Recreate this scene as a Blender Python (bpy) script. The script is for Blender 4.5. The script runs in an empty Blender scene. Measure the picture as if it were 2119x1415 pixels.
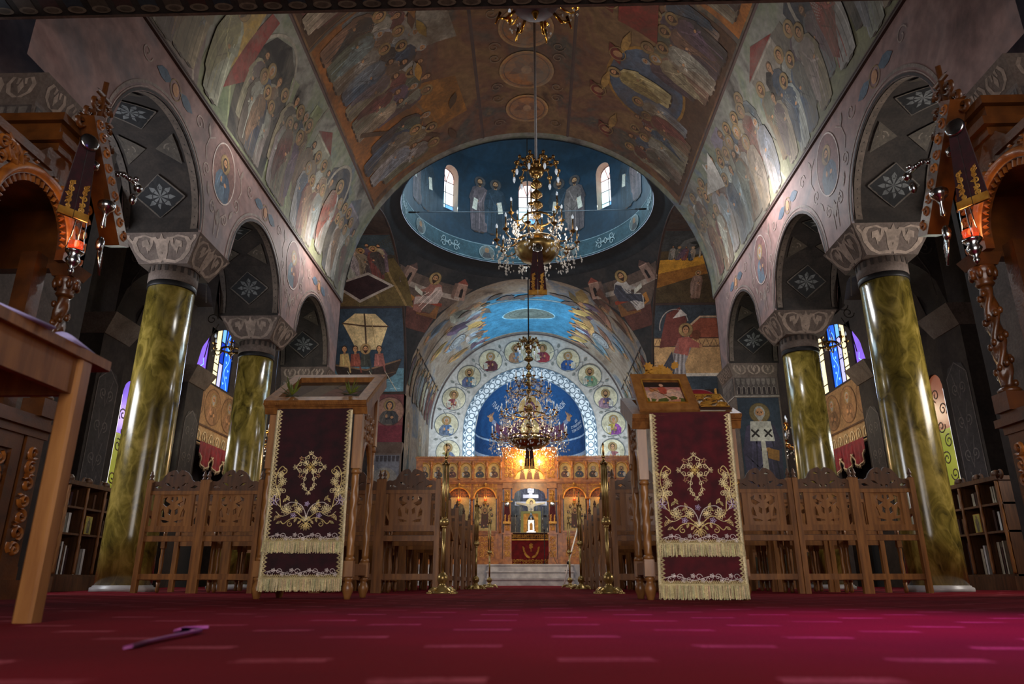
import bpy, math, random
from math import sin, cos, pi, radians, sqrt, atan2
from mathutils import Vector, Matrix, Euler
from mathutils.geometry import tessellate_polygon
random.seed(7)
S = bpy.context.scene
COL = S.collection
# ------------------------------------------------------------------ camera
cd = bpy.data.cameras.new('camera'); cam = bpy.data.objects.new('camera', cd); COL.objects.link(cam)
cam.location = (0.10, 0.0, 0.11)
cam.rotation_euler = (pi/2 + 0.3252, 0, 0.029)
cd.sensor_width = 36.0; cd.lens = 1471.7*36/2119; cd.clip_start = 0.02; cd.clip_end = 200
S.camera = cam
cd.dof.use_dof = True; cd.dof.focus_distance = 8.5; cd.dof.aperture_fstop = 4.0
# ------------------------------------------------------------------ world, exposure
w = bpy.data.worlds.new('world'); S.world = w; w.use_nodes = True
w.node_tree.nodes['Background'].inputs[0].default_value = (0.55, 0.68, 0.9, 1)
w.node_tree.nodes['Background'].inputs[1].default_value = 0.35
S.view_settings.view_transform = 'Standard'; S.view_settings.look = 'None'
S.view_settings.gamma = 1.0; S.view_settings.use_curve_mapping = False
S.view_settings.exposure = 0.75
# ------------------------------------------------------------------ large lights
def alight(name, loc, rot, size, energy, col, sy=None, spread=180):
    l = bpy.data.lights.new(name, 'AREA'); l.energy = energy; l.color = col; l.size = size
    if sy: l.shape = 'RECTANGLE'; l.size_y = sy
    l.spread = radians(spread)
    o = bpy.data.objects.new(name, l); COL.objects.link(o); o.location = loc; o.rotation_euler = rot
    return o
def plight(name, loc, energy, col, rad=.08):
    l = bpy.data.lights.new(name, 'POINT'); l.energy = energy; l.color = col; l.shadow_soft_size = rad
    o = bpy.data.objects.new(name, l); COL.objects.link(o); o.location = loc
    return o
def slight(name, loc, target, energy, col, angle, blend=.6, rad=.1):
    l = bpy.data.lights.new(name, 'SPOT'); l.energy = energy; l.color = col; l.shadow_soft_size = rad
    l.spot_size = radians(angle); l.spot_blend = blend
    o = bpy.data.objects.new(name, l); COL.objects.link(o); o.location = loc
    d = Vector(target) - Vector(loc); o.rotation_euler = d.to_track_quat('-Z', 'Y').to_euler()
    return o
YC, Y4, Y5, Y6 = 17.87, 13.93, 21.81, 27.4     # crossing centre, west and east sides, apse wall
RV, ZS = 3.94, 5.76                              # vault radius and springing height
# broad fill light added at the west end, behind the camera
alight('west_fill_light', (0.4, -3.3, 2.2), (pi/2, 0, 0), 5.0, 125, (1.0, .93, .86), 3.6)
# daylight through the eight dome windows
for k in range(8):
    a = k*pi/4
    if cos(a) > .5 or abs(sin(a)) > .9 or cos(a) < -.5:
        p = Vector((3.25*sin(a), YC+3.25*cos(a), 12.4))
        alight('dome_window_daylight', p, (radians(70), 0, pi-a), .6, 40, (.6, .84, 1.0), 1.6)
# floodlights standing behind the screen, aimed at the apse
slight('apse_flood_left', (-2.9, 24.0, 3.0), (-.6, 27.5, 7.4), 620, (.66, .84, 1.0), 110, .8, .25)
slight('apse_flood_right', (2.9, 24.0, 3.0), (.6, 27.5, 7.4), 620, (.66, .84, 1.0), 110, .8, .25)
slight('chancel_crown_flood', (0, 23.3, 4.4), (0, 25.6, 9.7), 260, (.5, .8, 1.0), 75, .9, .25)
# unseen lights at the cornice washing the nave vault
plight('vault_wash_left', (-3.3, 11.7, 5.9), 52, (1.0, .97, .92), .15)
plight('vault_wash_right', (3.2, 9.9, 5.85), 74, (.97, .97, 1.0), .15)
plight('sanctuary_lamp', (0.3, 24.6, 3.5), 45, (.95, .95, 1.0), .1)
plight('vault_wash_left', (-3.1, 8.3, 5.9), 20, (1.0, .96, .9), .2)  # extra light without a fixture, added to lift the left vault
plight('vault_wash_right', (3.1, 12.4, 5.9), 24, (.97, .97, 1.0), .2)  # same on the right, added to lift the vault
# side window daylight
alight('aisle_window_left', (-6.7, 16.2, 4.9), (0, -pi/2, 0), 1.2, 60, (.6, .72, 1.0), 3.0)
alight('aisle_window_right', (6.7, 16.2, 4.9), (0, pi/2, 0), 1.2, 60, (.6, .72, 1.0), 3.0)
alight('aisle_slit_left', (-6.7, 12.0, 2.6), (0, -pi/2, 0), .5, 20, (.9, .95, .8), 1.6)
alight('aisle_slit_right', (6.7, 12.0, 2.6), (0, pi/2, 0), .5, 20, (.9, .95, .8), 1.6)
alight('aisle_fill_left', (-6.7, 6.3, 2.8), (0, -pi/2, 0), 1.2, 75, (.9, .93, 1.0), 1.8)  # fill light added to brighten the left aisle
alight('aisle_fill_right', (6.7, 6.3, 2.8), (0, pi/2, 0), 1.2, 75, (1.0, .93, .85), 1.8)  # matching fill light added for the right aisle
# stained west window throwing magenta light on the carpet
slight('magenta_window_light', (6.85, -1.2, 3.9), (1.65, 1.55, 0), 4200, (.6, .05, 1.0), 21, 1.0, .2)
# ------------------------------------------------------------------ helpers
def lin(c):
    c = c/255.0
    return c/12.92 if c <= .04045 else ((c+.055)/1.055)**2.4
def rgb(r, g, b): return (lin(r), lin(g), lin(b), 1.0)
MATS = {}
def mat(name, col, rough=.6, metal=0, var=.25, scale=8, bump=.0, bscale=40, col2=None, spec=.5, stretch=(1, 1, 1), emit=None, coat=0, sheen=0, trans=0, detail=6):
    m = bpy.data.materials.new(name); m.use_nodes = True; nt = m.node_tree; N = nt.nodes; L = nt.links
    b = N['Principled BSDF']; b.inputs['Roughness'].default_value = rough; b.inputs['Metallic'].default_value = metal
    b.inputs['Specular IOR Level'].default_value = spec
    if coat: b.inputs['Coat Weight'].default_value = coat; b.inputs['Coat Roughness'].default_value = .15
    if sheen: b.inputs['Sheen Weight'].default_value = sheen; b.inputs['Sheen Roughness'].default_value = .4
    if trans: b.inputs['Transmission Weight'].default_value = trans
    tc = N.new('ShaderNodeTexCoord'); mp = N.new('ShaderNodeMapping'); mp.inputs['Scale'].default_value = stretch
    L.new(tc.outputs['Object'], mp.inputs[0])
    nz = N.new('ShaderNodeTexNoise'); nz.inputs['Scale'].default_value = scale; nz.inputs['Detail'].default_value = detail
    L.new(mp.outputs[0], nz.inputs['Vector'])
    r = N.new('ShaderNodeValToRGB'); r.color_ramp.elements[0].position = .32; r.color_ramp.elements[1].position = .7
    c2 = col2 if col2 else tuple(x*(1-var) for x in col[:3])+(1,)
    r.color_ramp.elements[0].color = c2; r.color_ramp.elements[1].color = col
    L.new(nz.outputs['Fac'], r.inputs[0]); L.new(r.outputs[0], b.inputs['Base Color'])
    if bump:
        n2 = N.new('ShaderNodeTexNoise'); n2.inputs['Scale'].default_value = bscale; n2.inputs['Detail'].default_value = 4
        L.new(mp.outputs[0], n2.inputs['Vector'])
        bp = N.new('ShaderNodeBump'); bp.inputs['Strength'].default_value = bump; bp.inputs['Distance'].default_value = .02
        L.new(n2.outputs['Fac'], bp.inputs['Height']); L.new(bp.outputs[0], b.inputs['Normal'])
    if emit:
        b.inputs['Emission Color'].default_value = emit[0]; b.inputs['Emission Strength'].default_value = emit[1]
    MATS[name] = m; return m
def paintmat(name, rough=.75, n1=2.5, n2=14, dark=.55, bump=.15, metal=0, spec=.35, fade=None):
    """pigment from the colour layer, worn by two scales of noise"""
    m = bpy.data.materials.new(name); m.use_nodes = True; nt = m.node_tree; N = nt.nodes; L = nt.links
    b = N['Principled BSDF']; b.inputs['Roughness'].default_value = rough; b.inputs['Metallic'].default_value = metal
    b.inputs['Specular IOR Level'].default_value = spec
    at = N.new('ShaderNodeVertexColor'); at.layer_name = 'pigment'
    geo = N.new('ShaderNodeNewGeometry')
    a = N.new('ShaderNodeTexNoise'); a.inputs['Scale'].default_value = n1; a.inputs['Detail'].default_value = 8; a.inputs['Roughness'].default_value = .65
    c = N.new('ShaderNodeTexNoise'); c.inputs['Scale'].default_value = n2; c.inputs['Detail'].default_value = 6; c.inputs['Distortion'].default_value = 1.2
    L.new(geo.outputs['Position'], a.inputs['Vector']); L.new(geo.outputs['Position'], c.inputs['Vector'])
    mr = N.new('ShaderNodeMapRange'); mr.inputs['From Min'].default_value = .3; mr.inputs['From Max'].default_value = .7
    mr.inputs['To Min'].default_value = dark; mr.inputs['To Max'].default_value = 1.25; L.new(a.outputs['Fac'], mr.inputs['Value'])
    mr2 = N.new('ShaderNodeMapRange'); mr2.inputs['From Min'].default_value = .3; mr2.inputs['From Max'].default_value = .7
    mr2.inputs['To Min'].default_value = .7; mr2.inputs['To Max'].default_value = 1.25; L.new(c.outputs['Fac'], mr2.inputs['Value'])
    mu = N.new('ShaderNodeMath'); mu.operation = 'MULTIPLY'; L.new(mr.outputs[0], mu.inputs[0]); L.new(mr2.outputs[0], mu.inputs[1])
    mx = N.new('ShaderNodeVectorMath'); mx.operation = 'SCALE'; L.new(at.outputs['Color'], mx.inputs[0]); L.new(mu.outputs[0], mx.inputs['Scale'])
    L.new(mx.outputs[0], b.inputs['Base Color'])
    if bump:
        bp = N.new('ShaderNodeBump'); bp.inputs['Strength'].default_value = bump; bp.inputs['Distance'].default_value = .01
        L.new(c.outputs['Fac'], bp.inputs['Height']); L.new(bp.outputs[0], b.inputs['Normal'])
    if fade:
        fz = N.new('ShaderNodeTexNoise'); fz.inputs['Scale'].default_value = 1.1; fz.inputs['Detail'].default_value = 9; fz.inputs['Roughness'].default_value = .7; fz.inputs['Distortion'].default_value = 1.5; L.new(geo.outputs['Position'], fz.inputs['Vector'])
        fr = N.new('ShaderNodeMapRange'); fr.inputs['From Min'].default_value = .38; fr.inputs['From Max'].default_value = .66; fr.inputs['To Min'].default_value = .12; fr.inputs['To Max'].default_value = .78; L.new(fz.outputs['Fac'], fr.inputs['Value'])
        mf = N.new('ShaderNodeMixRGB'); L.new(fr.outputs[0], mf.inputs[0]); L.new(mx.outputs[0], mf.inputs[1]); mf.inputs[2].default_value = fade; L.new(mf.outputs[0], b.inputs['Base Color'])
    MATS[name] = m; return m
def groundmat(name, cols, n1=.9, rough=.8, stretch=(1, 1, 1), bump=.15, seed=0):
    """mottled fresco ground: several pigments blended by noise"""
    m = bpy.data.materials.new(name); m.use_nodes = True; nt = m.node_tree; N = nt.nodes; L = nt.links
    b = N['Principled BSDF']; b.inputs['Roughness'].default_value = rough; b.inputs['Specular IOR Level'].default_value = .35
    geo = N.new('ShaderNodeNewGeometry'); mp = N.new('ShaderNodeMapping'); mp.inputs['Scale'].default_value = stretch; mp.inputs['Location'].default_value = (seed*3.1, seed*1.7, seed*.9)
    L.new(geo.outputs['Position'], mp.inputs[0])
    a = N.new('ShaderNodeTexNoise'); a.inputs['Scale'].default_value = n1; a.inputs['Detail'].default_value = 9; a.inputs['Roughness'].default_value = .62; a.inputs['Distortion'].default_value = .9
    L.new(mp.outputs[0], a.inputs['Vector'])
    r = N.new('ShaderNodeValToRGB'); e = r.color_ramp.elements
    n = len(cols); ps = [.28 + .44*i/(n-1) for i in range(n)]
    e[0].position = ps[0]; e[0].color = cols[0]; e[1].position = ps[-1]; e[1].color = cols[-1]
    for i in range(1, n-1):
        k = e.new(ps[i]); k.color = cols[i]
    L.new(a.outputs['Fac'], r.inputs[0])
    c = N.new('ShaderNodeTexNoise'); c.inputs['Scale'].default_value = n1*14; c.inputs['Detail'].default_value = 5
    L.new(mp.outputs[0], c.inputs['Vector'])
    mr = N.new('ShaderNodeMapRange'); mr.inputs['From Min'].default_value = .3; mr.inputs['From Max'].default_value = .7
    mr.inputs['To Min'].default_value = .75; mr.inputs['To Max'].default_value = 1.15; L.new(c.outputs['Fac'], mr.inputs['Value'])
    mx = N.new('ShaderNodeVectorMath'); mx.operation = 'SCALE'; L.new(r.outputs[0], mx.inputs[0]); L.new(mr.outputs[0], mx.inputs['Scale'])
    L.new(mx.outputs[0], b.inputs['Base Color'])
    if bump:
        bp = N.new('ShaderNodeBump'); bp.inputs['Strength'].default_value = bump; bp.inputs['Distance'].default_value = .01
        L.new(c.outputs['Fac'], bp.inputs['Height']); L.new(bp.outputs[0], b.inputs['Normal'])
    MATS[name] = m; return m

class MB:
    """mesh builder; one call of build() makes one mesh object"""
    def __init__(s): s.v = []; s.f = []; s.c = []; s.sm = []
    def add(s, vs, fs, col=None, smooth=False, M=None):
        k = len(s.v)
        if M is not None: vs = [tuple(M @ Vector(v)) for v in vs]
        s.v += [tuple(v) for v in vs]
        for f in fs: s.f.append([i+k for i in f]); s.c.append(col); s.sm.append(smooth)
        return s
    def box(s, x0, x1, y0, y1, z0, z1, col=None, M=None, ch=0):
        if ch > 0:
            c = min(ch, abs(x1-x0)/2.2, abs(y1-y0)/2.2)
            o = [(x0+c, y0), (x1-c, y0), (x1, y0+c), (x1, y1-c), (x1-c, y1), (x0+c, y1), (x0, y1-c), (x0, y0+c)]
            return s.prism([(a, b) for a, b in o], z0, z1, col, M=M)
        vs = [(x, y, z) for z in (z0, z1) for y in (y0, y1) for x in (x0, x1)]
        return s.add(vs, [(0, 2, 3, 1), (4, 5, 7, 6), (0, 1, 5, 4), (2, 6, 7, 3), (0, 4, 6, 2), (1, 3, 7, 5)], col, False, M)
    def frus(s, b, t, z0, z1, col=None, M=None):
        """truncated pyramid: b, t = (x0,x1,y0,y1) at z0 and z1"""
        vs = [(b[0], b[2], z0), (b[1], b[2], z0), (b[0], b[3], z0), (b[1], b[3], z0), (t[0], t[2], z1), (t[1], t[2], z1), (t[0], t[3], z1), (t[1], t[3], z1)]
        return s.add(vs, [(0, 2, 3, 1), (4, 5, 7, 6), (0, 1, 5, 4), (2, 6, 7, 3), (0, 4, 6, 2), (1, 3, 7, 5)], col, False, M)
    def prism(s, outer, z0, z1, col=None, holes=(), M=None):
        """polygon in xy (may have holes) extruded z0..z1"""
        loops = [list(outer)]+[list(h) for h in holes]
        flat = [p for l in loops for p in l]; n = len(flat)
        if holes: tris = tessellate_polygon([[Vector((p[0], p[1], 0)) for p in l] for l in loops])
        else: tris = [list(range(n))]
        vs = [(p[0], p[1], z0) for p in flat]+[(p[0], p[1], z1) for p in flat]
        fs = [tuple(reversed(t)) for t in tris]+[tuple(i+n for i in t) for t in tris]
        k = 0
        for l in loops:
            m = len(l)
            for i in range(m):
                a, b = k+i, k+(i+1) % m; fs.append((a, b, b+n, a+n))
            k += m
        return s.add(vs, fs, col, False, M)
    def lathe(s, prof, n=16, col=None, M=None, smooth=True, c=(0, 0), cap=True):
        vs = []; fs = []
        for r, z in prof:
            for i in range(n):
                a = 2*pi*i/n; vs.append((c[0]+r*cos(a), c[1]+r*sin(a), z))
        for j in range(len(prof)-1):
            for i in range(n):
                k = (i+1) % n; fs.append((j*n+i, j*n+k, (j+1)*n+k, (j+1)*n+i))
        if cap:
            if prof[0][0] > 1e-4: fs.append(tuple(reversed(range(n))))
            if prof[-1][0] > 1e-4: fs.append(tuple((len(prof)-1)*n+i for i in range(n)))
        return s.add(vs, fs, col, smooth, M)
    def tube(s, pts, r, n=8, col=None, M=None, smooth=True, caps=True):
        """round bar along a polyline; r a number or a list"""
        P = [Vector(p) for p in pts]; m = len(P); R = r if isinstance(r, (list, tuple)) else [r]*m
        vs = []; fs = []; up = Vector((0, 0, 1)); last = None
        for i, p in enumerate(P):
            t = (P[min(i+1, m-1)]-P[max(i-1, 0)])
            if t.length < 1e-9: t = Vector((0, 0, 1))
            t.normalize()
            if last is None:
                u = t.cross(up) if abs(t.dot(up)) < .95 else t.cross(Vector((1, 0, 0)))
            else: u = last - t*last.dot(t)
            if u.length < 1e-6: u = t.orthogonal()
            u.normalize(); v = t.cross(u); last = u
            for k in range(n):
                a = 2*pi*k/n; vs.append(p+(u*cos(a)+v*sin(a))*R[i])
        for j in range(m-1):
            for k in range(n):
                q = (k+1) % n; fs.append((j*n+k, j*n+q, (j+1)*n+q, (j+1)*n+k))
        if caps: fs.append(tuple(reversed(range(n)))); fs.append(tuple((m-1)*n+k for k in range(n)))
        return s.add(vs, fs, col, smooth, M)
    def ball(s, c, rx, ry=None, rz=None, n=10, m=6, col=None, M=None):
        ry = ry or rx; rz = rz or rx
        vs = [(c[0], c[1], c[2]-rz)]
        for j in range(1, m):
            b = -pi/2+pi*j/m
            for i in range(n):
                a = 2*pi*i/n; vs.append((c[0]+rx*cos(b)*cos(a), c[1]+ry*cos(b)*sin(a), c[2]+rz*sin(b)))
        vs.append((c[0], c[1], c[2]+rz)); T = len(vs)-1; fs = []
        for i in range(n): fs.append((0, 1+(i+1) % n, 1+i)); fs.append((T, 1+(m-2)*n+i, 1+(m-2)*n+(i+1) % n))
        for j in range(m-2):
            for i in range(n):
                k = (i+1) % n; fs.append((1+j*n+i, 1+j*n+k, 1+(j+1)*n+k, 1+(j+1)*n+i))
        return s.add(vs, fs, col, True, M)
    def ridge(s, pts, wd, ht, f, col=None):
        """raised carved line: polyline of (u,v), mapped by f(u,v,h)"""
        m = len(pts)
        if m < 2: return s
        W = wd if isinstance(wd, (list, tuple)) else [wd]*m
        vs = []; fs = []
        for i, (x, y) in enumerate(pts):
            x0, y0 = pts[max(i-1, 0)]; x1, y1 = pts[min(i+1, m-1)]
            dx, dy = x1-x0, y1-y0; l = sqrt(dx*dx+dy*dy) or 1; nx, ny = -dy/l*W[i]/2, dx/l*W[i]/2
            vs += [f(x+nx, y+ny, 0), f(x, y, ht), f(x-nx, y-ny, 0)]
        for i in range(m-1):
            a = i*3; fs += [(a, a+1, a+4, a+3), (a+1, a+2, a+5, a+4)]
        return s.add(vs, fs, col, True)
    def build(s, name, m, parent=None, loc=None, rot=None):
        me = bpy.data.meshes.new(name); me.from_pydata(s.v, [], s.f)
        if any(s.sm): me.polygons.foreach_set('use_smooth', s.sm)
        if any(c is not None for c in s.c):
            ca = me.color_attributes.new('pigment', 'FLOAT_COLOR', 'CORNER'); buf = []
            for f, c in zip(s.f, s.c): buf += list((c or (.5, .5, .5, 1)))*len(f)
            ca.data.foreach_set('color', buf)
        me.update()
        me.materials.append(MATS[m] if isinstance(m, str) else m)
        o = bpy.data.objects.new(name, me); COL.objects.link(o)
        if parent is not None: o.parent = parent
        if loc: o.location = loc
        if rot: o.rotation_euler = rot
        return o
def empty(name, loc=(0, 0, 0), rz=0):
    o = bpy.data.objects.new(name, None); COL.objects.link(o); o.location = loc; o.rotation_euler = (0, 0, rz); o.empty_display_size = .1
    return o
def tag(o, label=None, cat=None, group=None, kind=None):
    if label: o['label'] = label
    if cat: o['category'] = cat
    if group: o['group'] = group
    if kind: o['kind'] = kind
    return o
def struct(o): o['kind'] = 'structure'; return o
def copy_tree(o, parent=None):
    c = o.copy(); COL.objects.link(c); c.parent = parent
    for ch in list(o.children): copy_tree(ch, c)
    return c

class Fresco(MB):
    """flat painting: coloured pieces laid on a surface mapped by f(u,v,h)"""
    def __init__(s, f, seg=9.0, off=.004, dz=.00012):
        super().__init__(); s.fn = f; s.seg = seg; s.h = off; s.dz = dz; s.tf = None
    def T(s, u, v):
        if s.tf: x, y, k, fl = s.tf; return x+u*k*fl, y+v*k
        return u, v
    def at(s, x, y, k=1.0, fl=1): s.tf = (x, y, k, fl); return s
    def poly(s, pts, col):
        pts = [s.T(*p) for p in pts]; s.h += s.dz
        P = []
        n = len(pts)
        for i in range(n):
            a, b = pts[i], pts[(i+1) % n]; l = sqrt((a[0]-b[0])**2+(a[1]-b[1])**2); k = max(1, int(l/s.seg)+1) if s.seg < 5 else 1
            P += [(a[0]+(b[0]-a[0])*j/k, a[1]+(b[1]-a[1])*j/k) for j in range(k)]
        if s.seg > 5:
            s.add([s.fn(p[0], p[1], s.h) for p in P], [list(range(len(P)))], col); return s
        cx = sum(p[0] for p in P)/len(P); cy = sum(p[1] for p in P)/len(P)
        R = max(sqrt((p[0]-cx)**2+(p[1]-cy)**2) for p in P); m = max(1, int(R/s.seg)+1); N = len(P)
        vs = [s.fn(cx, cy, s.h)]
        for j in range(1, m+1): vs += [s.fn(cx+(p[0]-cx)*j/m, cy+(p[1]-cy)*j/m, s.h) for p in P]
        fs = [(0, 1+i, 1+(i+1) % N) for i in range(N)]
        for j in range(m-1):
            for i in range(N):
                k = (i+1) % N; fs.append((1+j*N+i, 1+(j+1)*N+i, 1+(j+1)*N+k, 1+j*N+k))
        s.add(vs, fs, col); return s
    def ell(s, x, y, rx, ry, col, n=20, a0=0, a1=2*pi):
        full = abs(a1-a0) > 6.28
        return s.poly([(x+rx*cos(a0+(a1-a0)*i/(n if full else n-1)), y+ry*sin(a0+(a1-a0)*i/(n if full else n-1))) for i in range(n)], col)
    def line(s, pts, wd, col):
        """painted stroke"""
        pts = [s.T(*p) for p in pts]; k = s.tf[2] if s.tf else 1; s.h += s.dz
        Q = [pts[0]]
        for a, b in zip(pts, pts[1:]):
            l = sqrt((a[0]-b[0])**2+(a[1]-b[1])**2); q = max(1, int(l/s.seg)+1) if s.seg < 5 else 1
            Q += [(a[0]+(b[0]-a[0])*j/q, a[1]+(b[1]-a[1])*j/q) for j in range(1, q+1)]
        m = len(Q); vs = []
        W = wd if isinstance(wd, (list, tuple)) else None
        for i, (x, y) in enumerate(Q):
            x0, y0 = Q[max(i-1, 0)]; x1, y1 = Q[min(i+1, m-1)]; dx, dy = x1-x0, y1-y0; l = sqrt(dx*dx+dy*dy) or 1
            ww = (W[min(i, len(W)-1)] if W else wd)*k/2
            vs += [s.fn(x-dy/l*ww, y+dx/l*ww, s.h), s.fn(x+dy/l*ww, y-dx/l*ww, s.h)]
        s.add(vs, [(2*i, 2*i+1, 2*i+3, 2*i+2) for i in range(m-1)], col); return s
    def ring(s, x, y, rx, ry, wd, col, n=28, a0=0, a1=2*pi):
        return s.line([(x+rx*cos(a0+(a1-a0)*i/n), y+ry*sin(a0+(a1-a0)*i/n)) for i in range(n+1)], wd, col)
def jit(c, a=.12):
    k = 1+random.uniform(-a, a); return tuple(min(1, max(0, x*k*(1+random.uniform(-a, a)*.4))) for x in c[:3])+(1,)
def mul(c, k): return tuple(min(1, x*k) for x in c[:3])+(1,)
# ------------------------------------------------------------------ line ornament generators (u,v polylines)
def spiral(cx, cy, r0, turns, a0, d=1, r1=.12, n=18):
    out = []
    for i in range(n+1):
        t = i/n; r = r0*(1-t)+r0*r1*t; a = a0+d*2*pi*turns*t; out.append((cx+r*cos(a), cy+r*sin(a)))
    return out
def wave(x0, x1, y, amp, per, n=10, ph=0):
    k = max(2, int(abs(x1-x0)/per*n)); return [(x0+(x1-x0)*i/k, y+amp*sin(2*pi*(x1-x0)*i/k/per+ph)) for i in range(k+1)]
def leaf(cx, cy, l, a, wd=.35):
    ca, sa = cos(a), sin(a); o = []
    for t, s_ in ((0, 0), (.3, .8), (.6, .9), (1, 0), (.6, -.9), (.3, -.8)):
        x, y = t*l, s_*l*wd/2; o.append((cx+x*ca-y*sa, cy+x*sa+y*ca))
    return o
def scrollfield(w, h, cell, seed=1):
    """openwork of paired spirals and leaves filling w x h (centred)"""
    rnd = random.Random(seed); L = []
    nx = max(1, round(w/cell)); ny = max(1, round(h/cell)); cx, cy = w/nx, h/ny
    for j in range(ny):
        for i in range(nx):
            x = -w/2+(i+.5)*cx; y = -h/2+(j+.5)*cy; d = 1 if (i+j) % 2 else -1
            r = min(cx, cy)*.48
            L.append(spiral(x, y, r, 1.35, rnd.uniform(0, 6.28), d, .18, 14))
            a = rnd.uniform(0, 6.28)
            L.append([(x+r*.9*cos(a), y+r*.9*sin(a)), (x+r*1.25*cos(a+.5*d), y+r*1.25*sin(a+.5*d)), (x+r*1.45*cos(a+1.0*d), y+r*1.45*sin(a+1.0*d))])
    return L
def spl(P, n=5):
    out = []; m = len(P)
    for i in range(m-1):
        a, b, c, d = P[max(i-1, 0)], P[i], P[i+1], P[min(i+2, m-1)]
        for k in range(n):
            t = k/n; t2, t3 = t*t, t*t*t
            out.append(tuple(.5*(2*b[j]+(c[j]-a[j])*t+(2*a[j]-5*b[j]+4*c[j]-d[j])*t2+(3*b[j]-a[j]-3*c[j]+d[j])*t3) for j in (0, 1)))
    return out+[P[-1]]
def clipbox(L, w, h):
    out = []
    for l in L:
        q = [p for p in l if abs(p[0]) <= w/2 and abs(p[1]) <= h/2]
        if len(q) > 1: out.append(q)
    return out
# ------------------------------------------------------------------ painted figures
SKIN = rgb(176, 128, 88); HALO = rgb(146, 118, 76); HAIR = rgb(52, 34, 24); GREYH = rgb(150, 146, 138); INK = rgb(34, 26, 24); PALE = rgb(196, 188, 170)
ROBES = [rgb(100, 58, 52), rgb(66, 72, 84), rgb(122, 110, 90), rgb(84, 86, 74), rgb(88, 72, 78), rgb(140, 126, 104), rgb(66, 58, 54), rgb(110, 86, 66), rgb(112, 116, 118), rgb(142, 138, 130), rgb(128, 122, 112)]
def head(F, x, y, r, halo=True, hair=HAIR, beard=True, veil=None, hc=HALO):
    b = F.h; d_ = F.dz
    def K(k): F.h = b+(k-1)*d_
    if halo: F.ell(x, y, r*2.0, r*2.0, hc, 22); F.ring(x, y, r*2.0, r*2.0, r*.14, mul(hc, .55), 22)
    K(3)
    if veil: F.ell(x, y-.1*r, r*1.35, r*1.6, veil, 16)
    else: F.ell(x, y+.12*r, r*1.1, r*1.3, hair, 14)
    F.poly([(x-.35*r, y-.6*r), (x+.35*r, y-.6*r), (x+.45*r, y-1.9*r), (x-.45*r, y-1.9*r)], mul(SKIN, .75))
    F.ell(x, y-.08*r, r*.82, r*1.08, SKIN, 16)
    if beard and not veil: F.poly([(x-.75*r, y-.25*r), (x-.4*r, y-.5*r), (x+.4*r, y-.5*r), (x+.75*r, y-.25*r), (x+.55*r, y-1.15*r), (x, y-1.75*r), (x-.55*r, y-1.15*r)], hair)
    for d in (-1, 1):
        K(7); F.line([(x+d*.15*r, y+.22*r), (x+d*.6*r, y+.2*r)], .12*r, mul(HAIR, .8)); K(7); F.ell(x+d*.36*r, y+.05*r, .14*r, .09*r, INK, 8)
    K(7); F.line([(x, y+.1*r), (x+.06*r, y-.3*r)], .1*r, mul(SKIN, .55)); K(7); F.line([(x-.2*r, y-.52*r), (x+.2*r, y-.52*r)], .1*r, mul(rgb(120, 50, 40), 1))
def standing(F, x, y, h, robe, cloak, halo=True, hair=HAIR, beard=True, fl=1, seg=3, scroll=False, hc=HALO):
    """full-length draped figure, feet at (x,y), total height h"""
    b = F.h; d_ = F.dz
    def K(k): F.h = b+(k-1)*d_
    F.at(x, y, h, fl)
    F.poly([(-.13, .03), (-.15, .3), (-.17, .6), (-.13, .78), (-.05, .83), (.05, .83), (.13, .78), (.17, .6), (.16, .3), (.14, .03), (.0, .0)], robe)
    F.poly([(-.05, .83), (-.14, .77), (-.19, .55), (-.17, .2), (-.09, .12), (-.02, .32), (.09, .5), (.13, .7), (.05, .8)], cloak)
    for i in range(seg+2):
        a = -.13+.26*i/(seg+1); K(3); F.line([(a*.7, .62+.03*(i % 2)), (a*.95, .35), (a, .06)], .012, mul(robe if a > 0 else cloak, .5 if i % 2 else 1.6))
    K(3); F.line([(-.1, .74), (-.02, .55), (.1, .48)], .02, mul(cloak, 1.7)); K(3); F.line([(-.16, .5), (-.05, .38), (.06, .5)], .012, mul(cloak, .5))
    K(4); F.line([(.12, .72), (.17, .58), (.06, .55)], .05, mul(robe, .85)); F.ell(.045, .555, .026, .02, SKIN, 10)
    if scroll: F.poly([(.03, .58), (.1, .6), (.13, .4), (.05, .38)], PALE)
    for d in (-1, 1): K(4); F.ell(.05*d, .012, .04, .016, mul(HAIR, 1.1), 8)
    K(6); head(F, 0, .905, .048, halo, hair, beard, hc=hc); F.tf = None
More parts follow.
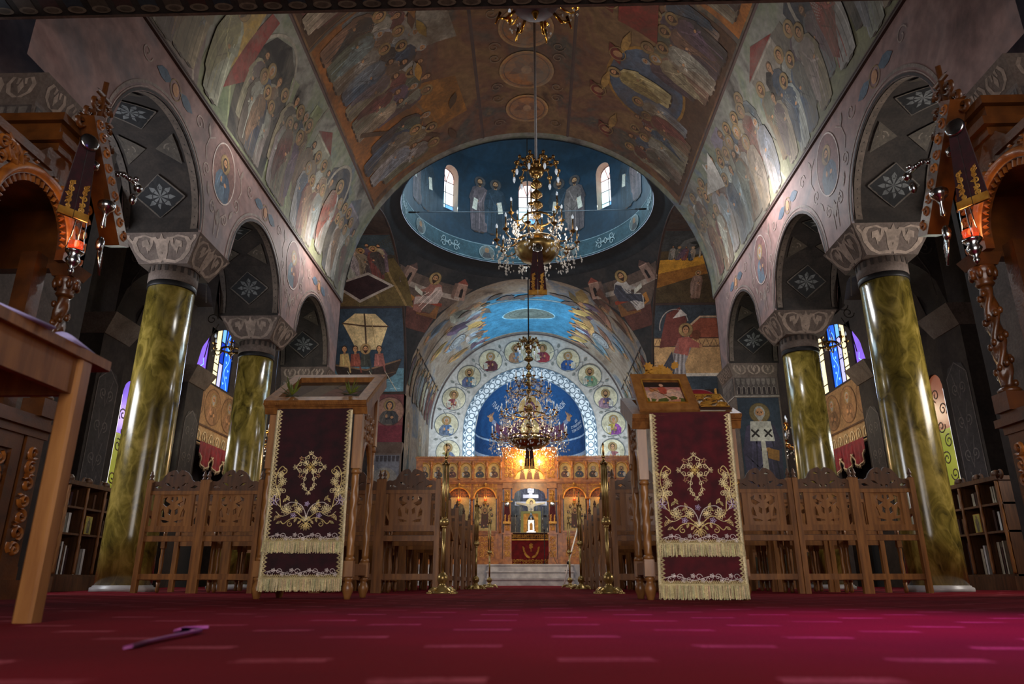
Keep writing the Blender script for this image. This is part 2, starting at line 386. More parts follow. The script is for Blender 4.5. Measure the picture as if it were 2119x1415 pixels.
def bust(F, x, y, r, robe, cloak, bg=None, rim=None, hair=HAIR, beard=True, scroll=True, fl=1, veil=None, ry=None):
    ry = ry or r
    if bg: F.ell(x, y, r, ry, bg, 30)
    F.at(x, y, r, fl); k = ry/r
    F.poly([(-.62, -.78*k), (-.66, -.35), (-.42, -.02), (-.12, .08), (.12, .08), (.42, -.02), (.66, -.35), (.62, -.78*k), (.3, -.93*k), (-.3, -.93*k)], robe)
    F.poly([(-.62, -.78*k), (-.66, -.35), (-.42, -.02), (-.16, .08), (-.05, -.3), (.2, -.62), (.3, -.93*k), (-.3, -.93*k)], cloak)
    for i in range(5):
        a = -.5+.25*i; F.line([(a*.5, -.05), (a*.8, -.45), (a, -.8)], .045, mul(cloak if a < 0 else robe, .5 if i % 2 else 1.6))
    if scroll:
        F.poly([(.28, -.2), (.62, -.12), (.56, -.78), (.24, -.7)], PALE)
        for q in range(4): F.line([(.33, -.28-.12*q), (.54, -.24-.12*q)], .03, mul(INK, 2))
    F.ell(.2, -.42, .11, .09, SKIN, 10); F.line([(-.2, -.55), (.1, -.45)], .13, mul(robe, .8)); F.ell(-.18, -.33, .08, .13, SKIN, 10)
    head(F, 0, .42, .2, True, hair, beard, veil); F.tf = None
    if rim:
        F.ring(x, y, r, ry, r*.06, rim, 30)
def seated(F, x, y, h, robe, cloak, fl=1):
    """seated writer with a book on the knees"""
    F.at(x, y, h, fl)
    F.poly([(-.36, 0), (-.36, .3), (-.3, .32), (-.3, .04), (.1, .04), (.1, 0)], rgb(120, 78, 44)); F.poly([(-.4, .3), (-.08, .3), (-.08, .38), (-.4, .38)], rgb(140, 60, 40))
    F.poly([(-.3, .36), (-.34, .6), (-.26, .78), (-.1, .84), (.04, .76), (.08, .58), (.02, .44), (.24, .4), (.28, .3), (.2, .06), (.02, .04), (-.06, .3)], robe)
    F.poly([(-.3, .36), (-.35, .6), (-.24, .76), (-.12, .7), (-.1, .5), (.1, .42), (.26, .36), (.22, .18), (.06, .28), (-.1, .3)], cloak)
    for i in range(5): F.line([(-.25+.06*i, .68-.03*i), (-.16+.06*i, .45), (.02+.04*i, .12+.03*i)], .014, mul(cloak, .5 if i % 2 else 1.7))
    F.line([(-.02, .7), (.12, .56), (.2, .52)], .07, mul(robe, .9)); F.ell(.22, .52, .04, .03, SKIN, 8)
    F.poly([(.1, .42), (.34, .5), (.38, .6), (.14, .52)], PALE)
    head(F, -.02, .9, .075, True, HAIR, True); F.tf = None
def crowd(F, x0, x1, y, h, n, rows=2, halo=.6, rnd=random):
    b = F.h
    for r in range(rows):
        k = n if r % 2 == 0 else n-1
        for i in range(max(1, k)):
            F.h = b+(r*2+i % 2)*13*F.dz
            x = x0+(x1-x0)*(i+.5+.5*(r % 2))/n+rnd.uniform(-.03, .03)*(x1-x0)
            hh = h*rnd.uniform(.9, 1.04)
            standing(F, x, y+(rows-1-r)*h*.2+rnd.uniform(-.04, .04)*h, hh, jit(rnd.choice(ROBES), .2), jit(rnd.choice(ROBES), .2), rnd.random() < halo, rnd.choice([HAIR, HAIR, GREYH, rgb(90, 60, 36)]), rnd.random() < .6, rnd.choice([-1, 1]), 3)
    F.h = b+rows*26*F.dz
def rocks(F, x0, x1, y0, y1, col, n=6, rnd=random):
    for i in range(n):
        a = x0+(x1-x0)*i/n; b = x0+(x1-x0)*(i+1.5)/n; t = y0+(y1-y0)*rnd.uniform(.5, 1)
        F.poly([(a, y0), (b, y0), (b-(b-a)*.1, y0+(t-y0)*.55), (a+(b-a)*.62, t), (a+(b-a)*.3, t*.97+y0*.03), (a+(b-a)*.12, y0+(t-y0)*.5)], jit(col, .25))
        F.line([(a+(b-a)*.3, t*.97+y0*.03), (a+(b-a)*.45, y0+(t-y0)*.55), (b-(b-a)*.2, y0)], (b-a)*.07, mul(col, 1.8))
def house(F, x, y, w, h, col, roof, fl=1):
    F.at(x, y, 1, fl); F.poly([(0, 0), (w, 0), (w, h*.75), (0, h*.75)], col); F.poly([(-.06*w, h*.75), (1.06*w, h*.75), (.5*w, h)], roof)
    F.poly([(w, 0), (w*1.35, h*.06), (w*1.35, h*.7), (w, h*.75)], mul(col, .55))
    F.poly([(w*.3, h*.12), (w*.6, h*.12), (w*.6, h*.45), (w*.45, h*.55), (w*.3, h*.45)], INK); F.line([(0, h*.72), (w, h*.72)], h*.03, mul(col, 1.6)); F.tf = None
# ------------------------------------------------------------------ materials
paintmat('paint', .72); paintmat('paint_vault', .7, 1.6, 9, .45, .25, fade=rgb(104, 96, 84)); paintmat('paint_crown', .75, 1.6, 9, .45, .25, fade=rgb(74, 56, 40)); paintmat('paint_flat', .6, 3, 20, .85, .05)
paintmat('icon_paint', .6, 6, 40, .8, 0, 0, .5)
paintmat('thread', .45, 20, 120, .75, .3, .35)
groundmat('ground_side', [rgb(58, 52, 46), rgb(96, 90, 82), rgb(122, 118, 108), rgb(110, 112, 92), rgb(92, 98, 106), rgb(150, 142, 130)], .75, .72)
groundmat('ground_upper', [rgb(46, 34, 26), rgb(84, 60, 42), rgb(110, 84, 56), rgb(96, 66, 50), rgb(74, 68, 60), rgb(128, 100, 66)], .6, .8)
groundmat('wall_pink', [rgb(72, 50, 46), rgb(112, 82, 76), rgb(132, 104, 98), rgb(106, 92, 92), rgb(126, 92, 84)], .55, .7)
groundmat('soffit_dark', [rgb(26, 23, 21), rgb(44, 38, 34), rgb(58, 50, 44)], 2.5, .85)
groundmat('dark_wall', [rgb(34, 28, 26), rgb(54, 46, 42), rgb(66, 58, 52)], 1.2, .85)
groundmat('dome_blue', [rgb(12, 22, 30), rgb(17, 38, 52), rgb(23, 50, 68)], .5, .7)
groundmat('dome_ring', [rgb(20, 20, 22), rgb(32, 31, 32), rgb(44, 42, 42)], .8, .8)
groundmat('pendentive_ground', [rgb(28, 27, 28), rgb(44, 42, 42), rgb(62, 54, 50)], .7, .8)
groundmat('transept_ground', [rgb(44, 34, 28), rgb(70, 56, 46), rgb(62, 66, 66)], .8, .8)
groundmat('chancel_ground', [rgb(84, 68, 56), rgb(128, 108, 90), rgb(150, 134, 116), rgb(104, 108, 116), rgb(150, 130, 100)], .7, .75)
groundmat('apse_ground', [rgb(150, 142, 134), rgb(178, 170, 160), rgb(186, 182, 176)], .6, .75)
groundmat('conch_blue', [rgb(18, 52, 92), rgb(26, 70, 116), rgb(34, 82, 130)], .8, .6)
groundmat('stone_cap', [rgb(70, 58, 50), rgb(96, 82, 74), rgb(110, 98, 88)], 3.0, .75)
mat('rod_grey', rgb(120, 130, 136), .4, .6)
mat('trim_line', rgb(74, 54, 46), .7, 0, .3, 4)
def marble(name, dark, mid, light):
    m = bpy.data.materials.new(name); m.use_nodes = True; N = m.node_tree.nodes; L = m.node_tree.links; b = N['Principled BSDF']
    b.inputs['Roughness'].default_value = .2; b.inputs['Coat Weight'].default_value = .2; b.inputs['Coat Roughness'].default_value = .1
    g = N.new('ShaderNodeNewGeometry'); mp = N.new('ShaderNodeMapping'); mp.inputs['Scale'].default_value = (1.6, 1.6, .8); mp.inputs['Rotation'].default_value = (.25, .35, 0)
    L.new(g.outputs['Position'], mp.inputs[0])
    a = N.new('ShaderNodeTexNoise'); a.inputs['Scale'].default_value = 2.6; a.inputs['Detail'].default_value = 9; a.inputs['Distortion'].default_value = 1.6; a.inputs['Roughness'].default_value = .6
    L.new(mp.outputs[0], a.inputs['Vector'])
    r = N.new('ShaderNodeValToRGB'); e = r.color_ramp.elements; e[0].position = .33; e[0].color = dark; e[1].position = .68; e[1].color = light
    k = e.new(.5); k.color = mid
    L.new(a.outputs['Fac'], r.inputs[0])
    wv = N.new('ShaderNodeTexWave'); wv.inputs['Scale'].default_value = .9; wv.inputs['Distortion'].default_value = 16; wv.inputs['Detail'].default_value = 4; wv.inputs['Detail Scale'].default_value = 1.4
    L.new(mp.outputs[0], wv.inputs['Vector'])
    r2 = N.new('ShaderNodeValToRGB'); e2 = r2.color_ramp.elements; e2[0].position = .93; e2[0].color = (0, 0, 0, 1); e2[1].position = 1.0; e2[1].color = (.2, .2, .2, 1)
    L.new(wv.outputs['Fac'], r2.inputs[0])
    mx = N.new('ShaderNodeMixRGB'); L.new(r2.outputs[0], mx.inputs[0]); L.new(r.outputs[0], mx.inputs[1]); mx.inputs[2].default_value = mul(light, 1.5); L.new(mx.outputs[0], b.inputs['Base Color'])
    MATS[name] = m
marble('marble_olive', rgb(66, 57, 24), rgb(118, 102, 42), rgb(164, 142, 72))
mat('marble_white', rgb(196, 190, 186), .35, 0, .18, 5, 0, 40, rgb(150, 144, 144))
mat('oak', rgb(156, 102, 48), .45, 0, .4, 5, .08, 60, rgb(108, 66, 28), stretch=(6, 6, .7), coat=.08)
mat('oak_light', rgb(168, 116, 62), .4, 0, .3, 5, .08, 60, rgb(128, 80, 38), stretch=(5, 5, .6), coat=.3)
mat('walnut', rgb(104, 66, 36), .5, 0, .4, 5, .08, 60, rgb(66, 40, 20), stretch=(6, 6, .7), coat=.15)
mat('carved_gold_wood', rgb(186, 112, 42), .36, 0, .35, 9, .1, 60, rgb(120, 62, 18), coat=.3)
mat('kiosk_wood', rgb(112, 62, 20), .36, 0, .4, 6, .1, 50, rgb(66, 34, 10), coat=.35)
mat('gilt', rgb(222, 170, 76), .35, .35, .3, 10, .1, 60, rgb(160, 100, 30))
mat('brass', rgb(214, 186, 120), .3, .7, .25, 6, 0, 40, rgb(120, 90, 40))
mat('dark_brass', rgb(168, 134, 80), .25, .85, .4, 12, 0, 40, rgb(110, 82, 44))
mat('gold_bright', rgb(224, 166, 70), .2, 1, .3, 10)
mat('silver', rgb(200, 200, 200), .18, 1, .3, 12)
mat('iron', rgb(30, 28, 28), .5, .6)
mat('velvet', rgb(92, 8, 22), .85, 0, .35, 14, .1, 200, rgb(58, 3, 12), sheen=.35)
mat('velvet_dark', rgb(58, 6, 18), .85, 0, .35, 14, .1, 200, rgb(30, 2, 8), sheen=.3)
mat('velvet_bright', rgb(140, 10, 28), .8, 0, .35, 10, .1, 200, rgb(96, 4, 16), sheen=.4)
mat('cord_white', rgb(170, 168, 168), .7, 0, .25, 30, .2, 80)
mat('crystal', rgb(235, 232, 226), .06, .35, .05, 4, spec=.9)
mat('bulb_glass', rgb(225, 232, 240), .08, 0, .05, 4, spec=.8, trans=.4, emit=((.85, .92, 1, 1), .1))
mat('candle_tube', rgb(200, 190, 170), .5, 0, .1, 6)
mat('lit_bulb', rgb(255, 230, 180), .3, emit=((1, .8, .45, 1), 30))
mat('ruby_glass', rgb(150, 10, 6), .1, 0, .2, 6, trans=.5, emit=((1, .12, .03, 1), .3))
mat('flame', rgb(255, 190, 90), .5, emit=((1, .5, .15, 1), 8))
mat('paper_lilac', rgb(168, 160, 206), .7, 0, .15, 10); mat('paper_white', rgb(214, 210, 204), .7, 0, .15, 10)
mat('leaf_green', rgb(120, 128, 40), .6, 0, .4, 14, col2=rgb(60, 70, 20)); mat('leaf_dark', rgb(44, 48, 22), .6, 0, .4, 14)
mat('petal_yellow', rgb(206, 148, 46), .7, 0, .3, 14); mat('petal_pink', rgb(206, 150, 120), .7, 0, .3, 14)
mat('void_black', rgb(20, 18, 18), .7); mat('cable_black', rgb(14, 12, 12), .5); mat('highlight_purple', rgb(150, 70, 130), .6)
mat('book_cover', rgb(70, 40, 26), .6, 0, .4, 8); mat('book_pages', rgb(188, 176, 152), .8, 0, .2, 30)
mat('lead', rgb(20, 20, 22), .6, .3)
mat('white_metal', rgb(220, 214, 206), .35, 0, .1, 8)
def glass(name, col, strength, wave_=None):
    m = bpy.data.materials.new(name); m.use_nodes = True; b = m.node_tree.nodes['Principled BSDF']
    b.inputs['Base Color'].default_value = col; b.inputs['Roughness'].default_value = .25
    N = m.node_tree.nodes; L = m.node_tree.links; g = N.new('ShaderNodeNewGeometry'); a = N.new('ShaderNodeTexNoise'); a.inputs['Scale'].default_value = 3
    L.new(g.outputs['Position'], a.inputs['Vector']); mr = N.new('ShaderNodeMapRange'); mr.inputs['To Min'].default_value = strength*.6; mr.inputs['To Max'].default_value = strength*1.4
    L.new(a.outputs['Fac'], mr.inputs['Value']); L.new(mr.outputs[0], b.inputs['Emission Strength'])
    b.inputs['Emission Color'].default_value = col; MATS[name] = m
glass('glass_blue', rgb(28, 84, 205), .95); glass('glass_deep', rgb(16, 46, 160), .8); glass('glass_cream', rgb(238, 222, 170), .9)
glass('glass_lilac', rgb(160, 160, 235), .9); glass('glass_green', rgb(128, 180, 70), .8); glass('glass_violet', rgb(110, 80, 190), .9); glass('glass_sky', rgb(100, 160, 235), .9)
glass('glass_white', rgb(226, 222, 226), 1.25); glass('glass_pink', rgb(232, 196, 192), 1.1); glass('glass_aqua', rgb(176, 214, 222), 1.2)
glass('glass_lime', rgb(150, 160, 50), .28); glass('glass_salmon', rgb(170, 100, 70), .22); glass('glass_wave', rgb(120, 190, 255), 1.1)
# carpet with woven dashes
def carpet():
    m = bpy.data.materials.new('carpet_red'); m.use_nodes = True; N = m.node_tree.nodes; L = m.node_tree.links; b = N['Principled BSDF']
    b.inputs['Roughness'].default_value = 1; b.inputs['Specular IOR Level'].default_value = .08
    g = N.new('ShaderNodeNewGeometry'); nz = N.new('ShaderNodeTexNoise'); nz.inputs['Scale'].default_value = 55; nz.inputs['Detail'].default_value = 3
    L.new(g.outputs['Position'], nz.inputs['Vector'])
    off = N.new('ShaderNodeVectorMath'); off.operation = 'MULTIPLY_ADD'; off.inputs[1].default_value = (.03, .012, 0); L.new(nz.outputs['Color'], off.inputs[0]); L.new(g.outputs['Position'], off.inputs[2])
    sp = N.new('ShaderNodeSeparateXYZ'); L.new(off.outputs[0], sp.inputs[0])
    def mth(op, a, b_=None, c=None):
        n = N.new('ShaderNodeMath'); n.operation = op
        for i, x in enumerate((a, b_, c)):
            if x is None: continue
            if isinstance(x, (int, float)): n.inputs[i].default_value = x
            else: L.new(x, n.inputs[i])
        return n.outputs[0]
    tot = None
    for ox, oy in ((.02, .0), (.5, .5)):
        u = mth('FRACT', mth('MULTIPLY_ADD', sp.outputs['X'], 1/.44, 50+ox)); v = mth('FRACT', mth('MULTIPLY_ADD', sp.outputs['Y'], 1/.42, 50+oy))
        a = mth('LESS_THAN', mth('ABSOLUTE', mth('SUBTRACT', u, .5)), .145); c = mth('LESS_THAN', mth('ABSOLUTE', mth('SUBTRACT', v, .5)), .055)
        q = mth('MULTIPLY', a, c); tot = q if tot is None else mth('MAXIMUM', tot, q)
    n2 = N.new('ShaderNodeTexNoise'); n2.inputs['Scale'].default_value = 1.3; n2.inputs['Detail'].default_value = 5; L.new(g.outputs['Position'], n2.inputs['Vector'])
    r = N.new('ShaderNodeValToRGB'); e = r.color_ramp.elements; e[0].position = .3; e[0].color = rgb(86, 9, 18); e[1].position = .7; e[1].color = rgb(114, 14, 26); L.new(n2.outputs['Fac'], r.inputs[0])
    n3 = N.new('ShaderNodeTexNoise'); n3.inputs['Scale'].default_value = 160; L.new(g.outputs['Position'], n3.inputs['Vector'])
    n4 = N.new('ShaderNodeTexNoise'); n4.inputs['Scale'].default_value = 9; L.new(g.outputs['Position'], n4.inputs['Vector'])
    f = mth('MULTIPLY', tot, mth('MULTIPLY', mth('MULTIPLY_ADD', n3.outputs['Fac'], 1.6, -.2), mth('MULTIPLY_ADD', n4.outputs['Fac'], 2.2, -.45)))
    mx = N.new('ShaderNodeMixRGB'); L.new(f, mx.inputs[0]); L.new(r.outputs[0], mx.inputs[1]); mx.inputs[2].default_value = rgb(176, 84, 96); L.new(mx.outputs[0], b.inputs['Base Color'])
    bp = N.new('ShaderNodeBump'); bp.inputs['Strength'].default_value = .5; bp.inputs['Distance'].default_value = .006; L.new(n3.outputs['Fac'], bp.inputs['Height']); L.new(bp.outputs[0], b.inputs['Normal'])
    MATS['carpet_red'] = m
carpet()
# ------------------------------------------------------------------ shell
def arched_wall(f, u0, u1, v0, v1, ops, depth, back=False, nu=16, du=99):
    """wall surface with round-headed openings (uc, half, sill, spring, rise) and their reveals"""
    mb = MB(); us = []
    ops = sorted(ops); cur = u0
    def span(a, b, op):
        n = nu if op else max(1, int((b-a)/du)+1)
        for i in range(n): us.append((a+(b-a)*i/n, a+(b-a)*(i+1)/n, op))
    for o in ops:
        if o[0]-o[1] > cur+1e-6: span(cur, o[0]-o[1], None)
        span(o[0]-o[1], o[0]+o[1], o); cur = o[0]+o[1]
    if cur < u1-1e-6: span(cur, u1, None)
    def top(u, o): return o[3]+o[4]*sqrt(max(0, 1-((u-o[0])/o[1])**2))
    def q(*p): mb.add(p, [(0, 1, 2, 3)])
    for h in ([0, depth] if back else [0]):
        for a, b, o in us:
            if not o: q(f(a, v0, h), f(b, v0, h), f(b, v1, h), f(a, v1, h))
            else:
                q(f(a, top(a, o), h), f(b, top(b, o), h), f(b, v1, h), f(a, v1, h))
                if o[2] > v0+1e-6: q(f(a, v0, h), f(b, v0, h), f(b, o[2], h), f(a, o[2], h))
    return mb
def reveal(f, o, depth, nu=16, sill=True):
    mb = MB(); uc, hw, si, sp, ri = o
    path = [(uc-hw, si), (uc-hw, sp)]+[(uc-hw*cos(pi*i/nu), sp+ri*sin(pi*i/nu)) for i in range(1, nu)]+[(uc+hw, sp), (uc+hw, si)]
    if sill: path.append(path[0])
    for (a, b), (c, d) in zip(path, path[1:]): mb.add([f(a, b, 0), f(c, d, 0), f(c, d, depth), f(a, b, depth)], [(0, 1, 2, 3)])
    return mb
def sheet(f, u0, u1, v0, v1, nu, nv, smooth=True):
    mb = MB(); vs = [f(u0+(u1-u0)*i/nu, v0+(v1-v0)*j/nv, 0) for j in range(nv+1) for i in range(nu+1)]
    fs = [(j*(nu+1)+i, j*(nu+1)+i+1, (j+1)*(nu+1)+i+1, (j+1)*(nu+1)+i) for j in range(nv) for i in range(nu)]
    return mb.add(vs, fs, None, smooth)
WX = 7.0; CT = 4.14; CD = .89; CW = .96; SP = 2.857; YCOL = [4.793, 7.65, 10.507, 13.364]
# floor and carpet
struct(MB().box(-7.2, 7.2, -4, 28, -.2, -.012).build('floor', 'marble_white'))
mb = MB(); nx, ny = 130, 260; rc = random.Random(3)
def cz(x, y): return (.011*math.exp(-((y-2.28-.08*sin(4*x)+.1*x)/.045)**2)*(.6+.4*sin(9*x)) if -2.2 < x < -.35 and 1.8 < y < 3 else 0)+.004+.004*sin(x*2.1+y*.7)*sin(y*1.3)+(.010*sin(x*5+y*3.0)*min(1, max(0, (abs(x)-3.4))/1.2) if abs(x) > 3.4 else 0)+.004
vs = [(-6.9+13.8*i/nx, -3.4+24.2*j/ny, cz(-6.9+13.8*i/nx, -3.4+24.2*j/ny)) for j in range(ny+1) for i in range(nx+1)]
mb.add(vs, [(j*(nx+1)+i, j*(nx+1)+i+1, (j+1)*(nx+1)+i+1, (j+1)*(nx+1)+i) for j in range(ny) for i in range(nx)], None, True)
struct(mb.build('floor_carpet', 'carpet_red'))
# nave walls with three round arches on each side
WL = lambda u, v, h: (-RV-h, u, v)
WR = lambda u, v, h: (RV+h, u, v)
OPS = [(y+CD+.984, .984, CT, CT+.04, .98) for y in YCOL[:3]]
WALLS = {}
for side, f in (('left', WL), ('right', WR)):
    W_ = struct(arched_wall(f, 4.57, Y4, CT, ZS+.02, OPS, CW, True).build('wall_'+side, 'wall_pink')); WALLS[side] = W_
    for o in OPS:
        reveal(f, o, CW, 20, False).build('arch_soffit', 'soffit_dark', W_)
    sg = -1 if side == 'left' else 1
    # end of the wall at the crossing and moulding at the springing line
    MB().box(*sorted((sg*RV, sg*(RV+CW))), Y4-.02, Y4, CT, ZS+.02).build('wall_end', 'wall_pink', W_)
    MB().box(*sorted((sg*(RV-.035), sg*RV)), 4.57, Y4, ZS-.045, ZS-.015).build('moulding', 'trim_line', W_)
    MB().box(*sorted((sg*(RV-.03), sg*RV)), 4.57, Y4, ZS+.0, ZS+.02).build('moulding', 'trim_line', W_)
# nave vault
def VN(sd): return lambda u, v, h: (sd*(RV-h)*cos(v/RV), u, ZS+(RV*1.02-h)*sin(v/RV))
ceil_ = struct(sheet(VN(-1), 4.57, Y4, 0, RV*radians(32), 8, 12).build('ceiling_nave', 'ground_side'))
sheet(VN(-1), 4.57, Y4, RV*radians(32), RV*radians(148), 8, 40).build('vault_crown', 'ground_upper', ceil_)
sheet(VN(1), 4.57, Y4, 0, RV*radians(32), 8, 12).build('vault_flank', 'ground_side', ceil_)
for a in (32, 76, 104, 148):
    mb = MB()
    f = VN(-1); v = RV*radians(a)
    for u0 in [4.57+i*(Y4-4.57)/8 for i in range(8)]:
        u1 = u0+(Y4-4.57)/8; p = [f(u0, v-.035, .0), f(u1, v-.035, 0), f(u1, v, .012), f(u0, v, .012), f(u0, v+.035, 0), f(u1, v+.035, 0)]
        mb.add(p, [(0, 1, 2, 3), (3, 2, 5, 4)])
    mb.build('border_band', 'trim_line', ceil_)
# edge band of the nave vault at the crossing
mb = MB(); n = 48
for i in range(n):
    a, b = pi*i/n, pi*(i+1)/n; P = lambda t, r, y: (-r*cos(t), y, ZS+r*1.02*sin(t))
    mb.add([P(a, RV-.0, Y4-.14), P(b, RV-.0, Y4-.14), P(b, RV-.03, Y4-.08), P(a, RV-.03, Y4-.08), P(a, RV-.03, Y4+.02), P(b, RV-.03, Y4+.02), P(a, RV+.4, Y4+.02), P(b, RV+.4, Y4+.02)], [(0, 1, 2, 3), (3, 2, 5, 4), (4, 5, 7, 6)], None, False)
mb.build('arch_edge', 'ground_side', ceil_)
struct(MB().box(-RV-.2, RV+.2, 4.45, 4.57, 5.0, 10.2).build('wall_gallery', 'dark_wall'))
# pendentives, ring, drum and dome
RP = RV*sqrt(2)
def PEN(sx, sy):
    def f(u, v, h):
        az = u/4.2; el = v/RP; r = RP-h
        return (sx*r*cos(el)*sin(az), YC+sy*r*cos(el)*cos(az), ZS+r*sin(el))
    return f
pend = []
for sx in (-1, 1):
    for sy in (1, -1):
        mb = MB(); nu, nv = 60, 30
        for j in range(nv+1):
            for i in range(nu+1):
                ph = pi/2*i/nu; rho1 = RV/max(cos(ph), sin(ph)); rho = RV+(rho1-RV)*j/nv
                z = ZS+sqrt(max(0, RP*RP-rho*rho)); mb.v.append((sx*rho*sin(ph), YC+sy*rho*cos(ph), z))
        for j in range(nv):
            for i in range(nu): mb.f.append([j*(nu+1)+i, j*(nu+1)+i+1, (j+1)*(nu+1)+i+1, (j+1)*(nu+1)+i]); mb.c.append(None); mb.sm.append(True)
        o = struct(mb.build('wall_pendentive', 'pendentive_ground')); pend.append((sx, sy, o))
ZR = 10.02; RR = 3.53
dome = struct(MB().lathe([(RV+.02, ZS+RV-.02), (RV-.1, ZS+RV+.1), (RV-.14, ZR-.1), (RR+.06, ZR-.03), (RR, ZR)], 72, None, Matrix.Translation((0, YC, 0)), True, cap=False).build('ceiling_dome_ring', 'dome_ring'))
DR = lambda u, v, h: ((RR-.02-h)*sin(u/RR), YC+(RR-.02-h)*cos(u/RR), v)
DRo = lambda u, v, h: ((RR-.02+h)*sin(u/RR), YC+(RR-.02+h)*cos(u/RR), v)
WIN = [(RR*k*pi/4, .29, 11.5, 12.85, .3) for k in range(-3, 5)]
WINb = [(o[0] if k < 7 else o[0]-1e-4, *o[1:]) for k, o in enumerate(WIN)]
drum = struct(arched_wall(DRo, -RR*pi-0.3+.0, RR*pi-.3+.0, ZR, 13.75, [o for o in WIN if o[0] < RR*pi-.7], .4, False, 10, .35).build('wall_drum', 'dome_blue'))
MB().lathe([(RR-.02, 13.75)]+[((RR-.02)*cos(radians(a)), 13.75+(RR-.02)*sin(radians(a))*.9) for a in range(10, 91, 10)], 48, None, Matrix.Translation((0, YC, 0)), True, cap=False).build('cupola', 'dome_blue', drum)
MB().lathe([(RR-.021, 13.5), (RR-.021, 13.75)], 48, None, Matrix.Translation((0, YC, 0)), True, cap=False).build('drum_top', 'dome_blue', drum)
mat('reveal_cream', rgb(170, 150, 130), .8, 0, .2, 5)
wn = 0
for o in WIN:
    if o[0] >= RR*pi-.7: continue
    wn += 1
    W_ = struct(reveal(DRo, o, .38, 10).build('window_%d' % wn, 'reveal_cream'))
    if abs(o[0]) > RR*1.6: 
        MB().add([DRo(o[0]-.3, 11.5, .38), DRo(o[0]+.3, 11.5, .38), DRo(o[0]+.3, 13.15, .38), DRo(o[0]-.3, 13.15, .38)], [(0, 1, 2, 3)]).build('pane', 'glass_aqua', W_); continue
    hw = .29; cut = [11.5, 11.83, 12.27, 12.67, 12.85]
    cols = ['glass_aqua', 'glass_aqua', 'glass_white', 'glass_pink']
    for j in range(3):
        for s_ in (-1, 1):
            a, b = (0, hw) if s_ > 0 else (-hw, 0)
            MB().add([DRo(o[0]+a, cut[j], .3), DRo(o[0]+b, cut[j], .3), DRo(o[0]+b, cut[j+1], .3), DRo(o[0]+a, cut[j+1], .3)], [(0, 1, 2, 3)]).build('pane', cols[j] if s_ < 0 else ['glass_sky', 'glass_white', 'glass_white'][j], W_)
    for s_ in (-1, 1):
        pts = [(0, 12.67), (s_*hw, 12.67)]+[(s_*hw*cos(t*pi/12), 12.85+.3*sin(t*pi/12)) for t in range(0, 7)]
        MB().add([DRo(o[0]+p, q, .3) for p, q in pts], [list(range(len(pts)))]).build('pane', 'glass_pink', W_)
    mb = MB()
    for z in cut[1:4]: mb.tube([DRo(o[0]+a, z, .28) for a in (-hw, 0, hw)], .011, 5)
    mb.tube([DRo(o[0], z, .28) for z in (11.5, 12.67)], .011, 5)
    for s_ in (-1, 1): mb.tube([DRo(o[0], 12.67, .28), DRo(o[0]+s_*.13, 13.12, .28)], .009, 5)
    mb.tube([DRo(o[0]-hw*cos(t*pi/10), 12.85+.3*sin(t*pi/10), .28) for t in range(11)], .013, 5)
    mb.build('lead_bars', 'lead', W_)
# transept vaults, end walls, east walls
def VT(sx, e=1): return lambda u, v, h: (u, YC+e*(RV-h)*cos(v/RV), ZS+(RV-h)*sin(v/RV))
TR = {}
for sx, nm in ((-1, 'left'), (1, 'right')):
    a, b = sorted((sx*RV, sx*WX))
    TR[nm] = struct(sheet(VT(sx), a, b, 0, RV*pi, 2, 40).build('ceiling_transept_'+nm, 'transept_ground'))
    struct(MB().box(a, b, Y5, Y5+.3, 0, ZS).build('wall_transept_'+nm, 'dark_wall'))
# chancel vault, side walls, apse wall, apse
chv = struct(sheet(VN(-1), Y5, Y6, 0, RV*pi, 6, 48).build('ceiling_chancel', 'chancel_ground'))
for sx, nm in ((-1, 'left'), (1, 'right')):
    struct(MB().box(*sorted((sx*RV, sx*(RV+.3))), Y5, Y6, 0, ZS).build('wall_chancel_'+nm, 'chancel_ground'))
AW = lambda u, v, h: (u, Y6+h, v)
AWp = lambda u, v, h: (u, Y6-h, v)
apw = struct(arched_wall(AW, -RV-.1, RV+.1, 0, ZS+RV*1.03, [(0, 2.14, .0, 5.67, 2.14)], .3, False, 32).build('wall_apse', 'apse_ground'))
RC = 2.14
def halfback(mb):
    keep = [i for i, f in enumerate(mb.f) if sum(mb.v[k][1] for k in f)/len(f) > Y6-.01]
    mb.f = [mb.f[i] for i in keep]; mb.c = [None]*len(keep); mb.sm = [True]*len(keep); return mb
apse = struct(halfback(MB().lathe([(RC, 0), (RC, 5.67)], 48, None, Matrix.Translation((0, Y6, 0)), True, cap=False)).build('wall_apse_curve', 'chancel_ground'))
mb = MB(); mb.lathe([(RC*cos(radians(a)), 5.67+RC*sin(radians(a))) for a in range(0, 91, 6)], 48, None, Matrix.Translation((0, Y6, 0)), True, cap=False)
conch = struct(halfback(mb).build('ceiling_apse_conch', 'conch_blue'))
# chancel platform and marble steps
sol = struct(MB().box(-RV, RV, 21.3, Y6+2.2, 0, .585).build('floor_chancel', 'marble_white'))
for k, (y, z) in enumerate(((20.45, .2), (20.8, .395), (21.1, .585))):
    struct(MB().box(-1.2+.0*k, 1.2, y, 21.3+.2, .0 if k == 0 else z-.19, z-.035).build('floor_step', 'marble_white'))
    mb = MB().box(-1.23, 1.23, y-.03, 21.3, z-.035, z); o = mb.build('tread', 'marble_white', bpy.data.objects[[o.name for o in COL.objects if o.name.startswith('floor_step')][-1]])
